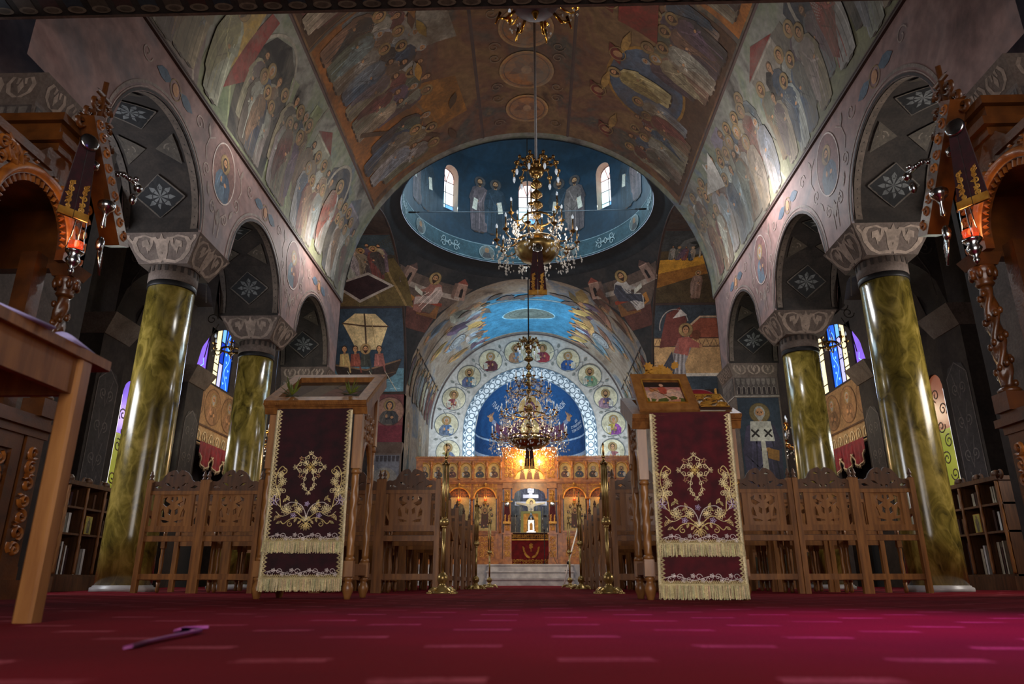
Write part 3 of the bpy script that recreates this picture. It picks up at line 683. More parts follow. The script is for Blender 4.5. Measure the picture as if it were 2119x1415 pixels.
# outer aisle walls with their windows, aisle ceilings, west end
for sx, nm in ((-1, 'left'), (1, 'right')):
    f = (lambda u, v, h, sx=sx: (sx*(WX+h), u, v))
    wb = arched_wall(f, -3.5, Y5+.1, 0, 3.8, [(12.05, .27, 1.6, 3.25, .25), (15.45, .75, 0, 2.4, .3)], .4, False, 14)
    w2 = arched_wall(f, -3.5, Y5+.1, 3.8, 10.0, [(16.25, 2.05, 4.3, 4.3, 1.5)], .4, False, 24); wb.add(w2.v, w2.f)
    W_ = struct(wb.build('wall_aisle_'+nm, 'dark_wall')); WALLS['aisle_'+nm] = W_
    for op in ((16.25, 2.05, 4.3, 4.3, 1.5), (12.05, .27, 1.6, 3.25, .25), (15.45, .75, 0, 2.4, .3)): reveal(f, op, .4, 14).build('opening_jamb', 'dark_wall', W_)
    MB().box(*sorted((sx*(WX+.4), sx*(WX+.45))), 14.5, 16.4, 0, 2.9).build('door_void', 'void_black', W_)  # near-black panel put in for the darkness beyond the doorway
    struct(MB().box(*sorted((sx*(RV+CW-.02), sx*WX)), -3.5, Y4, 5.66, 5.76).build('ceiling_aisle_'+nm, 'soffit_dark'))
    for j, y in enumerate(YCOL):
        # pilaster and transverse arch of the aisle
        y0, y1 = y-.2, y+.48
        P_ = struct(MB().box(*sorted((sx*(WX-.42), sx*WX)), y0, y1, 0, 3.8).build('wall_pilaster', 'dark_wall'))
        MB().frus(tuple(sorted((sx*(WX-.44), sx*WX)))+(y0-.02, y1+.02), tuple(sorted((sx*(WX-.62), sx*WX)))+(y0-.1, y1+.1), 3.8, 4.12).build('pilaster_capital', 'stone_cap', P_)
        x0, x1 = sorted((sx*(RV+CW), sx*(WX-.5))); xm = (x0+x1)/2; hw = (x1-x0)/2
        g = lambda u, v, h, y0=y0: (u, y0+.04+h, v)
        if j == 3: continue
        arched_wall(g, min(x0, x1), max(x0, x1), 4.12, 5.68, [(xm, hw*.99, 4.12, 4.14, hw*.99)], .6, True, 14).build('aisle_arch', 'dark_wall', P_)
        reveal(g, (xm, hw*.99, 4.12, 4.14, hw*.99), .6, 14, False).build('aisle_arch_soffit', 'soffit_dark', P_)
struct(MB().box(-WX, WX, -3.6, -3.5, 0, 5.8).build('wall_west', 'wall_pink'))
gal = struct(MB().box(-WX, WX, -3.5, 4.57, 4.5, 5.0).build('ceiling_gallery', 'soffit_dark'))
# ------------------------------------------------------------------ columns and piers
CREAM = rgb(150, 132, 118); CARB = rgb(46, 36, 30); LIL = rgb(112, 100, 98)
def capital(sx, y, zb, col_r, parent, pier=False):
    """inverted pyramid capital with painted foliage, mapped faces"""
    x0, x1 = 3.91, 4.87; xc = (x0+x1)/2; yc = y+CD/2; hb = col_r
    if pier: b = (x0+.09, x1-.02, y+.05, y+CD-.02)
    else: b = (xc-hb, xc+hb, yc-hb, yc+hb)
    t = (x0, x1, y, y+CD)
    if sx < 0: b = (-b[1], -b[0], b[2], b[3]); t = (-t[1], -t[0], t[2], t[3])
    c = MB().frus(b, t, zb, CT).build('capital', 'stone_cap', parent)
    def face(p00, p10, p01, p11):
        A, B, C, D = map(Vector, (p00, p10, p01, p11)); n = (B-A).cross(C-A).normalized()
        def f(u, v, h): # u,v in 0..1
            p = (A*(1-u)+B*u)*(1-v)+(C*(1-u)+D*u)*v; return tuple(p+n*h)
        return f
    fr = face((b[0], b[2], zb), (b[1], b[2], zb), (t[0], t[2], CT), (t[1], t[2], CT))
    if sx < 0: nv = face((b[1], b[2], zb), (b[1], b[3], zb), (t[1], t[2], CT), (t[1], t[3], CT))
    else: nv = face((b[0], b[3], zb), (b[0], b[2], zb), (t[0], t[3], CT), (t[0], t[2], CT))
    for f in (fr, nv):
        F = Fresco(f, off=.003)
        if not pier:
            for s_ in (-1, 1):
                X = lambda q: .5+s_*q
                F.line([(X(.02), .08), (X(.1), .1), (X(.25), .06), (X(.36), .16), (X(.42), .4), (X(.41), .66), (X(.34), .84), (X(.22), .9), (X(.13), .82), (X(.16), .6), (X(.22), .42)], [.1, .1, .09, .09, .08, .07, .06, .06, .05, .04, .03], CREAM)
                F.line([(X(.01), .1), (X(.05), .35), (X(.06), .62), (X(.1), .85)], [.1, .08, .07, .05], CREAM)
                F.poly([(X(.2), .78), (X(.29), .72), (X(.31), .52), (X(.26), .55), (X(.245), .3), (X(.215), .5), (X(.17), .48), (X(.19), .66)], CREAM)
                F.line([(X(.42), .62), (X(.46), .84), (X(.44), .92)], .04, CREAM)
            F.poly([(.5, .98), (.53, .8), (.58, .78), (.55, .55), (.52, .42), (.5, .35), (.48, .42), (.45, .55), (.42, .78), (.47, .8)], CREAM)
        else:
            for k in range(3):
                cx = .2+.3*k
                for s_ in (-1, 1): F.line([(cx+s_*.02, .12), (cx+s_*.1, .3), (cx+s_*.12, .6), (cx+s_*.08, .84), (cx+s_*.03, .8), (cx+s_*.04, .6)], [.05, .045, .04, .035, .03, .02], CREAM)
                F.poly([(cx, .75), (cx+.03, .5), (cx, .25), (cx-.03, .5)], CREAM)
        F.build('painted_leaf_scroll', 'paint', c)
    return c
CLAB = {(-1, 1): 'tall olive marble column beside the left carved shrine, nearest on the left side', (-1, 2): 'olive marble column on the left, farther along behind the left icon stand',
        (1, 1): 'tall olive marble column beside the right carved shrine, nearest on the right side', (1, 2): 'olive marble column on the right, farther along behind the right icon stand'}
for sx in (-1, 1):
    for k in (1, 2):
        y = YCOL[k]; xc = sx*4.39; yc = y+CD/2
        c = empty('marble_column', (xc, yc, 0)); tag(c, CLAB[(sx, k)], 'column', 'olive marble nave columns')
        I = Matrix.Translation((-xc, -yc, 0))
        s_ = MB().lathe([(.285, .07), (.283, .6), (.278, 2), (.27, 3.56)], 48).build('shaft', 'marble_olive', c)
        MB().lathe([(.325, .0), (.325, .05), (.3, .06), (.3, .07), (.285, .075)], 40).build('base', 'marble_white', c)
        MB().lathe([(.279, 3.53), (.283, 3.545), (.283, 3.59), (.278, 3.6)], 48).build('black_ring', 'iron', c)
        col = MB().lathe([(.277, 3.6), (.285, 3.61), (.287, 3.79)], 48).build('collar', 'stone_cap', c)
        F = Fresco(lambda u, v, h: ((.287+h)*sin(u), -(.287+h)*cos(u), v), .06)
        for i in range(20):
            a = 2*pi*(i+.5)/20; F.poly([(a-.07, 3.79), (a-.06, 3.71), (a+.06, 3.71), (a+.07, 3.79)], CARB)
        F.build('painted_battlement', 'paint', col)
        cap = capital(sx, y, 3.79, .3, None); cap.parent = c; cap.matrix_parent_inverse = Matrix.Identity(4); cap.location = (-xc, -yc, 0)
piers = {}
for sx in (-1, 1):
    for k in (0, 3):
        y = YCOL[k]; x0, x1 = sorted((sx*4.0, sx*4.85))
        P_ = struct(MB().box(x0, x1, y+.05, y+CD-.02, 0, 3.9).build('wall_pier_'+('left' if sx < 0 else 'right'), 'stone_cap'))
        capital(sx, y, 3.9, .4, P_, True); piers[(sx, k)] = P_
        MB().box(x0, x1, y+CD-.02, y+CD+.3, 0, CT).build('pier_back', 'dark_wall', P_)
        for f, w in (((lambda u, v, h, x0=x0, y=y: (x0+u, y+.05-h, v)), .85), ((lambda u, v, h, sx=sx, y=y: (sx*4.0-sx*h, y+.05+(u if sx < 0 else .82-u), v)), .82)):
            F = Fresco(f); F.poly([(.02, 3.86), (.83*w/.85, 3.86), (.83*w/.85, 3.5), (.02, 3.5)], rgb(84, 74, 70))
            n = 8
            for i in range(n):
                a = .04+(w-.08)*i/n; b = a+(w-.08)/n
                F.poly([(a+.01, 3.84), (b-.01, 3.84), (b-.02, 3.74), ((a+b)/2, 3.7), (a+.02, 3.74)], rgb(118, 108, 100))
                F.line([(a+.015, 3.53), (a+.015, 3.66), ((a+b)/2, 3.69), (b-.015, 3.66), (b-.015, 3.53)], .008, rgb(150, 138, 126)); F.poly([(a+.025, 3.53), (a+.025, 3.65), ((a+b)/2, 3.68), (b-.025, 3.65), (b-.025, 3.53)], rgb(48, 38, 38))
            F.line([(.0, 3.49), (w, 3.49)], .02, rgb(170, 160, 148))
            F.build('painted_frieze', 'paint', P_)
F = Fresco(lambda u, v, h: (4.0+u, YCOL[3]+.05-h, v))
F.poly([(.03, .3), (.82, .3), (.82, 3.46), (.03, 3.46)], rgb(40, 50, 62)); F.poly([(.03, .3), (.82, .3), (.82, 1.6), (.03, 1.6)], rgb(52, 46, 30))
standing(F, .43, 1.35, 2.0, rgb(50, 44, 60), rgb(60, 54, 74), True, GREYH, True, 1, 4, False, rgb(110, 92, 56))
F.poly([(.24, 3.0), (.62, 3.0), (.66, 2.62), (.2, 2.62)], rgb(176, 172, 160))
for s_ in (-1, 1): F.line([(.43+s_*.12-.07, 2.84), (.43+s_*.12+.07, 2.70)], .035, INK); F.line([(.43+s_*.12+.07, 2.84), (.43+s_*.12-.07, 2.70)], .035, INK)
F.poly([(.4, 2.62), (.48, 2.62), (.5, 1.9), (.38, 1.9)], rgb(170, 164, 150)); F.poly([(.5, 2.5), (.72, 2.44), (.7, 2.24), (.5, 2.3)], rgb(130, 90, 40))
F.build('painted_bishop', 'paint', piers[(1, 3)])
F = Fresco(lambda u, v, h: (-4.85+u, YCOL[3]+.05-h, v))
F.poly([(.03, .3), (.82, .3), (.82, 3.46), (.03, 3.46)], rgb(40, 46, 54)); standing(F, .43, 1.35, 2.0, rgb(70, 50, 44), rgb(90, 70, 60), True, GREYH, True, -1, 4, True)
F.build('painted_bishop', 'paint', piers[(-1, 3)])
# ------------------------------------------------------------------ frescoes
R_ = random.Random(11)
OCH = rgb(160, 116, 52); ORA = rgb(150, 92, 40); RED = rgb(116, 40, 34); STEEL = rgb(78, 90, 104); SAGE = rgb(112, 116, 84); LAV = rgb(124, 116, 128); STONE = rgb(134, 126, 112); WHT = rgb(190, 184, 174); DKB = rgb(40, 44, 56); BRN = rgb(82, 58, 40)
LINE = rgb(150, 132, 122); DLINE = rgb(48, 36, 32)
FL = lambda u, v, h: (-RV+h, u, v)
FR = lambda u, v, h: (RV-h, -u, v)
for side, f, sg in (('left', FL, 1), ('right', FR, -1)):
    W_ = WALLS[side]
    for k, y in enumerate(YCOL[1:]):
        F = Fresco(f); u = sg*(y+CD/2-.02); z = 5.21 if k < 2 else 5.1
        if k < 2:
            bust(F, u, z, .33, [rgb(66, 78, 96), rgb(96, 60, 56)][k % 2], [rgb(84, 100, 116), rgb(78, 90, 100)][(k+(sg < 0)) % 2], jit(rgb(122, 86, 80)), rgb(188, 172, 164), GREYH if k % 2 else HAIR, True, False, 1, None, .42)
            F.build('painted_medallion', 'paint', W_)
        # scrolls hanging below each medallion and over the arch haunches
        if k == 2: continue
        F = Fresco(f)
        for s_ in (-1, 1):
            F.line(spiral(u+s_*.17, 4.62, .09, 1.3, pi/2 if s_ > 0 else pi/2, -s_, .15), .018, LINE); F.line(spiral(u+s_*.46, 5.0, .1, 1.3, -pi/2, s_, .15), .018, LINE)
            F.line([(u+s_*.05, 4.3), (u+s_*.07, 4.6), (u+s_*.2, 4.72)], .02, LINE); F.line([(u+s_*.36, 5.52), (u+s_*.5, 5.42), (u+s_*.56, 5.25), (u+s_*.5, 5.12)], .018, LINE)
            F.poly(leaf(u+s_*.3, 4.7, .2, pi/2-s_*.5), mul(LINE, .8)); F.poly(leaf(u+s_*.56, 5.6, .2, -pi/2-s_*.4), mul(LINE, .7))
        F.poly(leaf(u, 4.45, .25, pi/2, .5), mul(LINE, .8)); F.build('painted_scroll', 'paint', W_)
    F = Fresco(f)  # lines round the arches and small seraphs between
    for o in OPS:
        for rr, c, wd in ((.05, LINE, .012), (.1, mul(LINE, .7), .035), (.02, DLINE, .03)):
            F.line([(sg*(o[0]-(o[1]+rr)*cos(pi*i/24)), o[3]+(o[4]+rr)*sin(pi*i/24)) for i in range(25)], wd, c)
        u = sg*o[0]
        F.poly(leaf(u-.42, 5.42, .34, .15, .5), STEEL); F.poly(leaf(u+.42, 5.42, .34, pi-.15, .5), STEEL); F.ell(u, 5.43, .07, .08, SKIN, 12); F.ring(u, 5.43, .12, .12, .015, mul(HALO, .8), 18)
        for s_ in (-1, 1): F.line(spiral(u+s_*.62, 5.44, .11, 1.2, 0, s_, .15), .016, LINE)
    F.build('painted_arch_border', 'paint', W_)
    # soffits of the arches: diamonds and borders
    for o in OPS:
        def fs(u, v, h, o=o, sg=sg):   # u across the thickness 0..CW, v angle along arch
            return (-sg*(RV+u), o[0]-(o[1]-h)*cos(v), o[3]+(o[4]-h)*sin(v))
        F = Fresco(fs, .12, .003)
        for e in (0.02, CW-.1):
            for i in range(28):
                a0, a1 = pi*i/28, pi*(i+1)/28; F.poly([(e, a0), (e+.08, a0), (e+.08, a1), (e, a1)], rgb(96, 84, 74) if e < .5 else rgb(80, 70, 62))
                F.poly([(e+.01, a0+.02), (e+.065, a0+.05), (e+.02, a0+.085)], rgb(34, 27, 24))
        for a, big in ((.42, 1), (1.02, 0), (1.57, 1), (2.12, 0), (2.72, 1)):
            hw, ha = (.3, .27) if big else (.26, .2)
            if big:
                F.poly([(CW/2-hw, a), (CW/2, a+ha), (CW/2+hw, a), (CW/2, a-ha)], rgb(18, 18, 20))
                F.line([(CW/2-hw, a), (CW/2, a+ha), (CW/2+hw, a), (CW/2, a-ha), (CW/2-hw, a)], .018, rgb(88, 80, 72))
                for q in range(8):
                    an = q*pi/4; F.poly([(CW/2, a), (CW/2+.13*cos(an-.25), a+.12*sin(an-.25)), (CW/2+.19*cos(an), a+.165*sin(an)), (CW/2+.13*cos(an+.25), a+.12*sin(an+.25))], rgb(98, 100, 100))
                F.ring(CW/2, a, .1, .09, .012, rgb(40, 40, 42), 16)
            else:
                for s_ in (-1, 1): F.poly([(CW/2+s_*.33, a-ha), (CW/2+s_*.06, a), (CW/2+s_*.33, a+ha)], rgb(74, 66, 56)); F.line(spiral(CW/2+s_*.24, a, .075, 1.2, 0, s_, .2), .016, rgb(110, 100, 88))
        F.build('painted_soffit', 'paint', W_)
    del_ = None
# ---- nave vault: side scenes
def vscene(f, sg, y0, y1, v0, v1, kind, name, parent):
    F = Fresco(f, .06, .003, .00012); a, b = sorted((sg*y0, sg*y1)); w = b-a; h = v1-v0
    P = lambda p, q: (a+w*p, v0+h*q)
    if kind == 'gather':
        F.poly([P(0, 0), P(1, 0), P(1, .25), P(.6, .32), P(.3, .2), P(0, .3)], jit(SAGE)); house(F, *P(.04, .45), w*.2, h*.5, jit(STONE), jit(RED)); house(F, *P(.72, .42), w*.18, h*.52, jit(LAV), jit(STEEL), 1)
        F.poly([P(.35, .35), P(.65, .35), P(.66, .8), P(.5, .98), P(.34, .8)], jit(DKB)); F.ring(*P(.5, .68), w*.13, h*.28, .06, mul(STONE, 1.3), 20)
        crowd(F, *[a+w*.02, a+w*.44], v0+h*.02, h*.62, 5, 2, .5, R_); crowd(F, a+w*.56, a+w*.98, v0+h*.02, h*.62, 5, 2, .5, R_); standing(F, a+w*.5, v0+h*.08, h*.75, rgb(150, 146, 140), rgb(120, 60, 50), True)
    if kind == 'cave':
        rocks(F, a, b, v0, v0+h*.98, jit(SAGE), 7, R_); F.poly([P(.3, .02), P(.7, .02), P(.74, .5), P(.62, .85), P(.5, .93), P(.38, .85), P(.27, .5)], rgb(36, 32, 32)); F.ring(*P(.5, .45), w*.22, h*.5, .05, mul(STONE, 1.2), 22, 0, pi)
        F.poly([P(.05, .3), P(.16, .86), P(.24, .9), P(.26, .55), P(.18, .25)], rgb(172, 140, 74)); F.poly([P(.2, .2), P(.27, .9), P(.34, .92), P(.33, .4)], rgb(120, 48, 44))
        crowd(F, a+w*.35, a+w*.68, v0+h*.04, h*.58, 4, 2, .7, R_); crowd(F, a+w*.72, a+w*.99, v0+h*.03, h*.66, 4, 2, .4, R_); standing(F, a+w*.12, v0+h*.02, h*.75, rgb(150, 150, 130), rgb(130, 124, 90), True)
    if kind == 'procession':
        rocks(F, a, b, v0, v0+h*.6, jit(STONE), 6, R_); house(F, *P(.05, .5), w*.16, h*.48, jit(WHT), jit(STEEL)); F.poly([P(.55, .3), P(.72, .3), P(.7, .97), P(.6, .97)], jit(LAV)); F.line([P(.35, .05), P(.42, .95)], .05, WHT)
        crowd(F, a+w*.02, a+w*.98, v0+h*.03, h*.66, 11, 3, .55, R_); F.poly([P(.3, .75), P(.52, .95), P(.5, .6)], WHT)
    if kind == 'upper_l':
        F.poly([P(0, 0), P(1, 0), P(1, .5), P(.7, .62), P(.4, .45), P(0, .6)], jit(ORA)); F.poly([P(.1, .5), P(.32, .58), P(.33, .95), P(.12, .9)], jit(STONE)); F.poly([P(.5, .55), P(.85, .7), P(.8, .95), P(.55, .9)], rgb(150, 98, 40))
        crowd(F, a+w*.02, a+w*.6, v0+h*.05, h*.5, 7, 3, .4, R_); F.line([P(.55, .1), P(.9, .7)], .1, BRN); F.line([P(.7, .62), P(.92, .42)], .09, BRN); crowd(F, a+w*.66, a+w*.98, v0+h*.04, h*.55, 3, 2, .6, R_)
        for q in range(7): F.poly(leaf(*P(R_.uniform(.05, .9), R_.uniform(.55, .9)), .5, R_.uniform(-.5, .5), .35), jit(R_.choice([OCH, BRN, RED, STONE]), .3))
    if kind == 'upper_r':
        F.poly([P(0, 0), P(1, 0), P(1, .3), P(.5, .42), P(0, .25)], jit(BRN)); F.ell(*P(.5, .5), w*.2, h*.3, jit(STEEL), 26); F.ring(*P(.5, .5), w*.2, h*.3, .06, mul(OCH, .9), 26)
        crowd(F, a+w*.02, a+w*.42, v0+h*.03, h*.48, 5, 2, .7, R_); crowd(F, a+w*.6, a+w*.98, v0+h*.03, h*.48, 5, 2, .7, R_); standing(F, a+w*.5, v0+h*.3, h*.5, rgb(190, 170, 120), rgb(150, 130, 80), True)
        for q in range(4):
            x, y = P(.12+.25*q, .72+.1*(q % 2)); F.poly(leaf(x-.3, y, .55, .5, .45), jit(RED)); F.poly(leaf(x, y, .6, -.15, .3), rgb(170, 130, 70)); F.ell(x-.05, y+.08, .08, .1, SKIN, 10); F.ring(x-.05, y+.08, .16, .16, .02, HALO, 16)
        F.poly([P(.75, .5), P(.95, .55), P(.98, .8), P(.78, .78)], rgb(130, 46, 38))
    return F.build(name, 'paint_crown' if kind.startswith('upper') else 'paint_vault', parent)
V0, V1, V2 = .06, RV*radians(31), RV*radians(33); V3 = RV*radians(74)
vscene(VN(-1), 1, 10.3, 13.75, V0, V1, 'gather', 'painted_scene', ceil_); vscene(VN(-1), 1, 7.0, 10.2, V0, V1, 'cave', 'painted_scene', ceil_); vscene(VN(-1), 1, 4.7, 6.9, V0, V1, 'procession', 'painted_scene', ceil_)
VR = lambda u, v, h: VN(1)(-u, v, h)
vscene(VR, -1, 9.6, 13.75, V0, V1, 'procession', 'painted_scene', ceil_); vscene(VR, -1, 4.7, 9.5, V0, V1, 'gather', 'painted_scene', ceil_)
vscene(VN(-1), 1, 9.0, 13.6, V2, V3, 'upper_l', 'painted_scene', ceil_); vscene(VN(-1), 1, 4.7, 8.9, V2, V3, 'upper_r', 'painted_scene', ceil_)
vscene(VR, -1, 9.0, 13.6, V2, V3, 'upper_r', 'painted_scene', ceil_); vscene(VR, -1, 4.7, 8.9, V2, V3, 'upper_l', 'painted_scene', ceil_)
# painted dividing lines between the scenes
F = Fresco(VN(-1), .22, .003)
for y in (6.95, 10.25): F.line([(y, 0), (y, RV*radians(32))], .05, mul(STONE, 1.15))
F.line([(8.95, RV*radians(32)), (8.95, RV*radians(76))], .05, mul(BRN, .6))
F.build('painted_divider', 'paint_vault', ceil_)
F = Fresco(lambda u, v, h: VN(-1)(v, RV*pi/2+u, h), .1, .004, .0003)
F.poly([(-.9, 4.7), (.9, 4.7), (.9, 13.75), (-.9, 13.75)], rgb(66, 50, 36)) if False else None
for y, r in ((8.0, .5), (9.3, .45), (10.55, .5), (11.7, .53), (12.9, .44)):
    F.ell(.05, y, r, r, rgb(150, 92, 42), 30); F.ring(.05, y, r, r, .04, rgb(176, 126, 66), 30); F.ring(.05, y, r*.86, r*.86, .02, rgb(84, 46, 22), 30)
    for s_ in (-1, 1):
        F.poly(leaf(.05, y-.1, r*.75, pi/2+s_*1.1, .5), rgb(104, 56, 30)); F.poly(leaf(.05, y, r*.7, -pi/2+s_*.7, .5), rgb(120, 66, 34)); F.line(spiral(.05+s_*.62, y+.45, .13, 1.3, 0, s_, .2), .02, rgb(120, 88, 60)); F.line(spiral(.05+s_*.62, y-.4, .13, 1.3, 0, -s_, .2), .02, rgb(120, 88, 60))
    F.ell(.05, y-.02, r*.2, r*.24, mul(SKIN, .8), 14)
F.build('painted_crown_medallions', 'paint_vault', ceil_)
# ---- dome: standing figures between windows, ornamented band
F = Fresco(DR, .06, .004, .00016)
F2 = Fresco(DR, .1, .004, .0004)
for i in range(48): 
    a, b = RR*(-pi*.75+1.5*pi*i/48), RR*(-pi*.75+1.5*pi*(i+1)/48); F2.h = .004; F2.poly([(a, 10.03), (b, 10.03), (b, 10.62), (a, 10.62)], rgb(48, 74, 82))
F2.h = .01
for z in (10.07, 10.6): F2.line([(RR*(-pi*.75+1.5*pi*i/60), z) for i in range(61)], .025, rgb(120, 140, 146))
for k in range(-6, 7):
    u = RR*k*pi/8
    if k % 2:
        F2.ell(u, 10.33, .26, .24, rgb(96, 100, 96), 20); F2.ring(u, 10.33, .26, .24, .02, rgb(140, 150, 150), 20); F2.ell(u, 10.4, .08, .1, mul(SKIN, .6), 10); F2.poly([(u-.16, 10.14), (u+.16, 10.14), (u+.1, 10.32), (u-.1, 10.32)], rgb(70, 64, 62))
    else:
        for s_ in (-1, 1):
            F2.line(spiral(u+s_*.26, 10.43, .12, 1.2, pi*(s_ < 0), -s_, .2), .03, rgb(150, 166, 168)); F2.line(spiral(u+s_*.26, 10.23, .12, 1.2, pi*(s_ < 0), s_, .2), .03, rgb(150, 166, 168)); F2.poly(leaf(u, 10.33, .3, pi/2+s_*pi/2, .3), rgb(120, 136, 138))
        F2.line([(u-.08, 10.33), (u, 10.43), (u+.08, 10.33), (u, 10.23), (u-.08, 10.33)], .025, rgb(170, 180, 180))
F2.build('painted_band', 'paint', drum)
for k in range(-6, 7):
    if k % 2 == 0 : continue
    u = RR*(k*pi/8)
    for d in (-.28, .28):
        standing(F, u+d, 11.0, 2.1, *((jit(rgb(84, 70, 72), .2), jit(rgb(100, 86, 84), .2)) if d*k > 0 else (rgb(34, 46, 56), rgb(40, 52, 62))), True, HAIR, True, 1 if d > 0 else -1, 3, True, rgb(70, 66, 66))
F.build('painted_prophets', 'paint', drum)
# ---- pendentives with seated writers
for sx, sy, o in pend:
    F = Fresco(PEN(sx, sy), .09, .008, .0004)
    m = 4.2*pi/4
    if sy > 0:
        F.poly([(m-.5, 2.75), (m+.5, 2.75), (m+1.45, 3.85), (m-1.45, 3.85)], rgb(92, 74, 64)); F.poly([(m-.32, 2.1), (m+.32, 2.1), (m+.5, 2.75), (m-.5, 2.75)], rgb(86, 50, 42)); F.line([(m-1.1, 3.45), (m+1.1, 3.45)], .16, rgb(150, 132, 118))
        house(F, m-1.25, 3.4, .34, .75, rgb(146, 112, 96), rgb(128, 66, 52)); house(F, m+.72, 3.4, .34, .75, rgb(140, 110, 96), rgb(84, 62, 56))
        F.poly([(m+.12, 2.72), (m+.5, 2.85), (m+.52, 3.15), (m+.18, 3.06)], rgb(168, 110, 52)); F.poly([(m+.22, 2.82), (m+.38, 2.88), (m+.39, 3.02), (m+.25, 2.98)], INK)
        seated(F, m-.02, 2.62, 1.42, rgb(140, 92, 78) if sx < 0 else rgb(176, 164, 154), rgb(176, 152, 140) if sx < 0 else rgb(66, 64, 72), 1)
        F.build('painted_writer', 'paint', o)
    # edge lines of the pendentive along the side arch
    F = Fresco(lambda u, v, h, sx=sx, sy=sy: (sx*(RV-.012-h), YC+sy*(RV-.02)*cos(v), ZS+(RV-.02)*sin(v)), .2)
    mb = MB()
    for i in range(20):
        a, b = pi/2*i/20, pi/2*(i+1)/20
        for r0, r1, hh in ((RV-.0, RV+.06, .03),):
            mb.add([(sx*(RV-hh), YC+sy*r0*cos(a), ZS+r0*sin(a)), (sx*(RV-hh), YC+sy*r0*cos(b), ZS+r0*sin(b)), (sx*(RV-hh), YC+sy*r1*cos(b), ZS+r1*sin(b)), (sx*(RV-hh), YC+sy*r1*cos(a), ZS+r1*sin(a)), (sx*(RV+.02), YC+sy*r0*cos(a), ZS+r0*sin(a)), (sx*(RV+.02), YC+sy*r0*cos(b), ZS+r0*sin(b))], [(0, 1, 2, 3), (0, 1, 5, 4)])
    mb.build('arch_edge', 'trim_line', o)
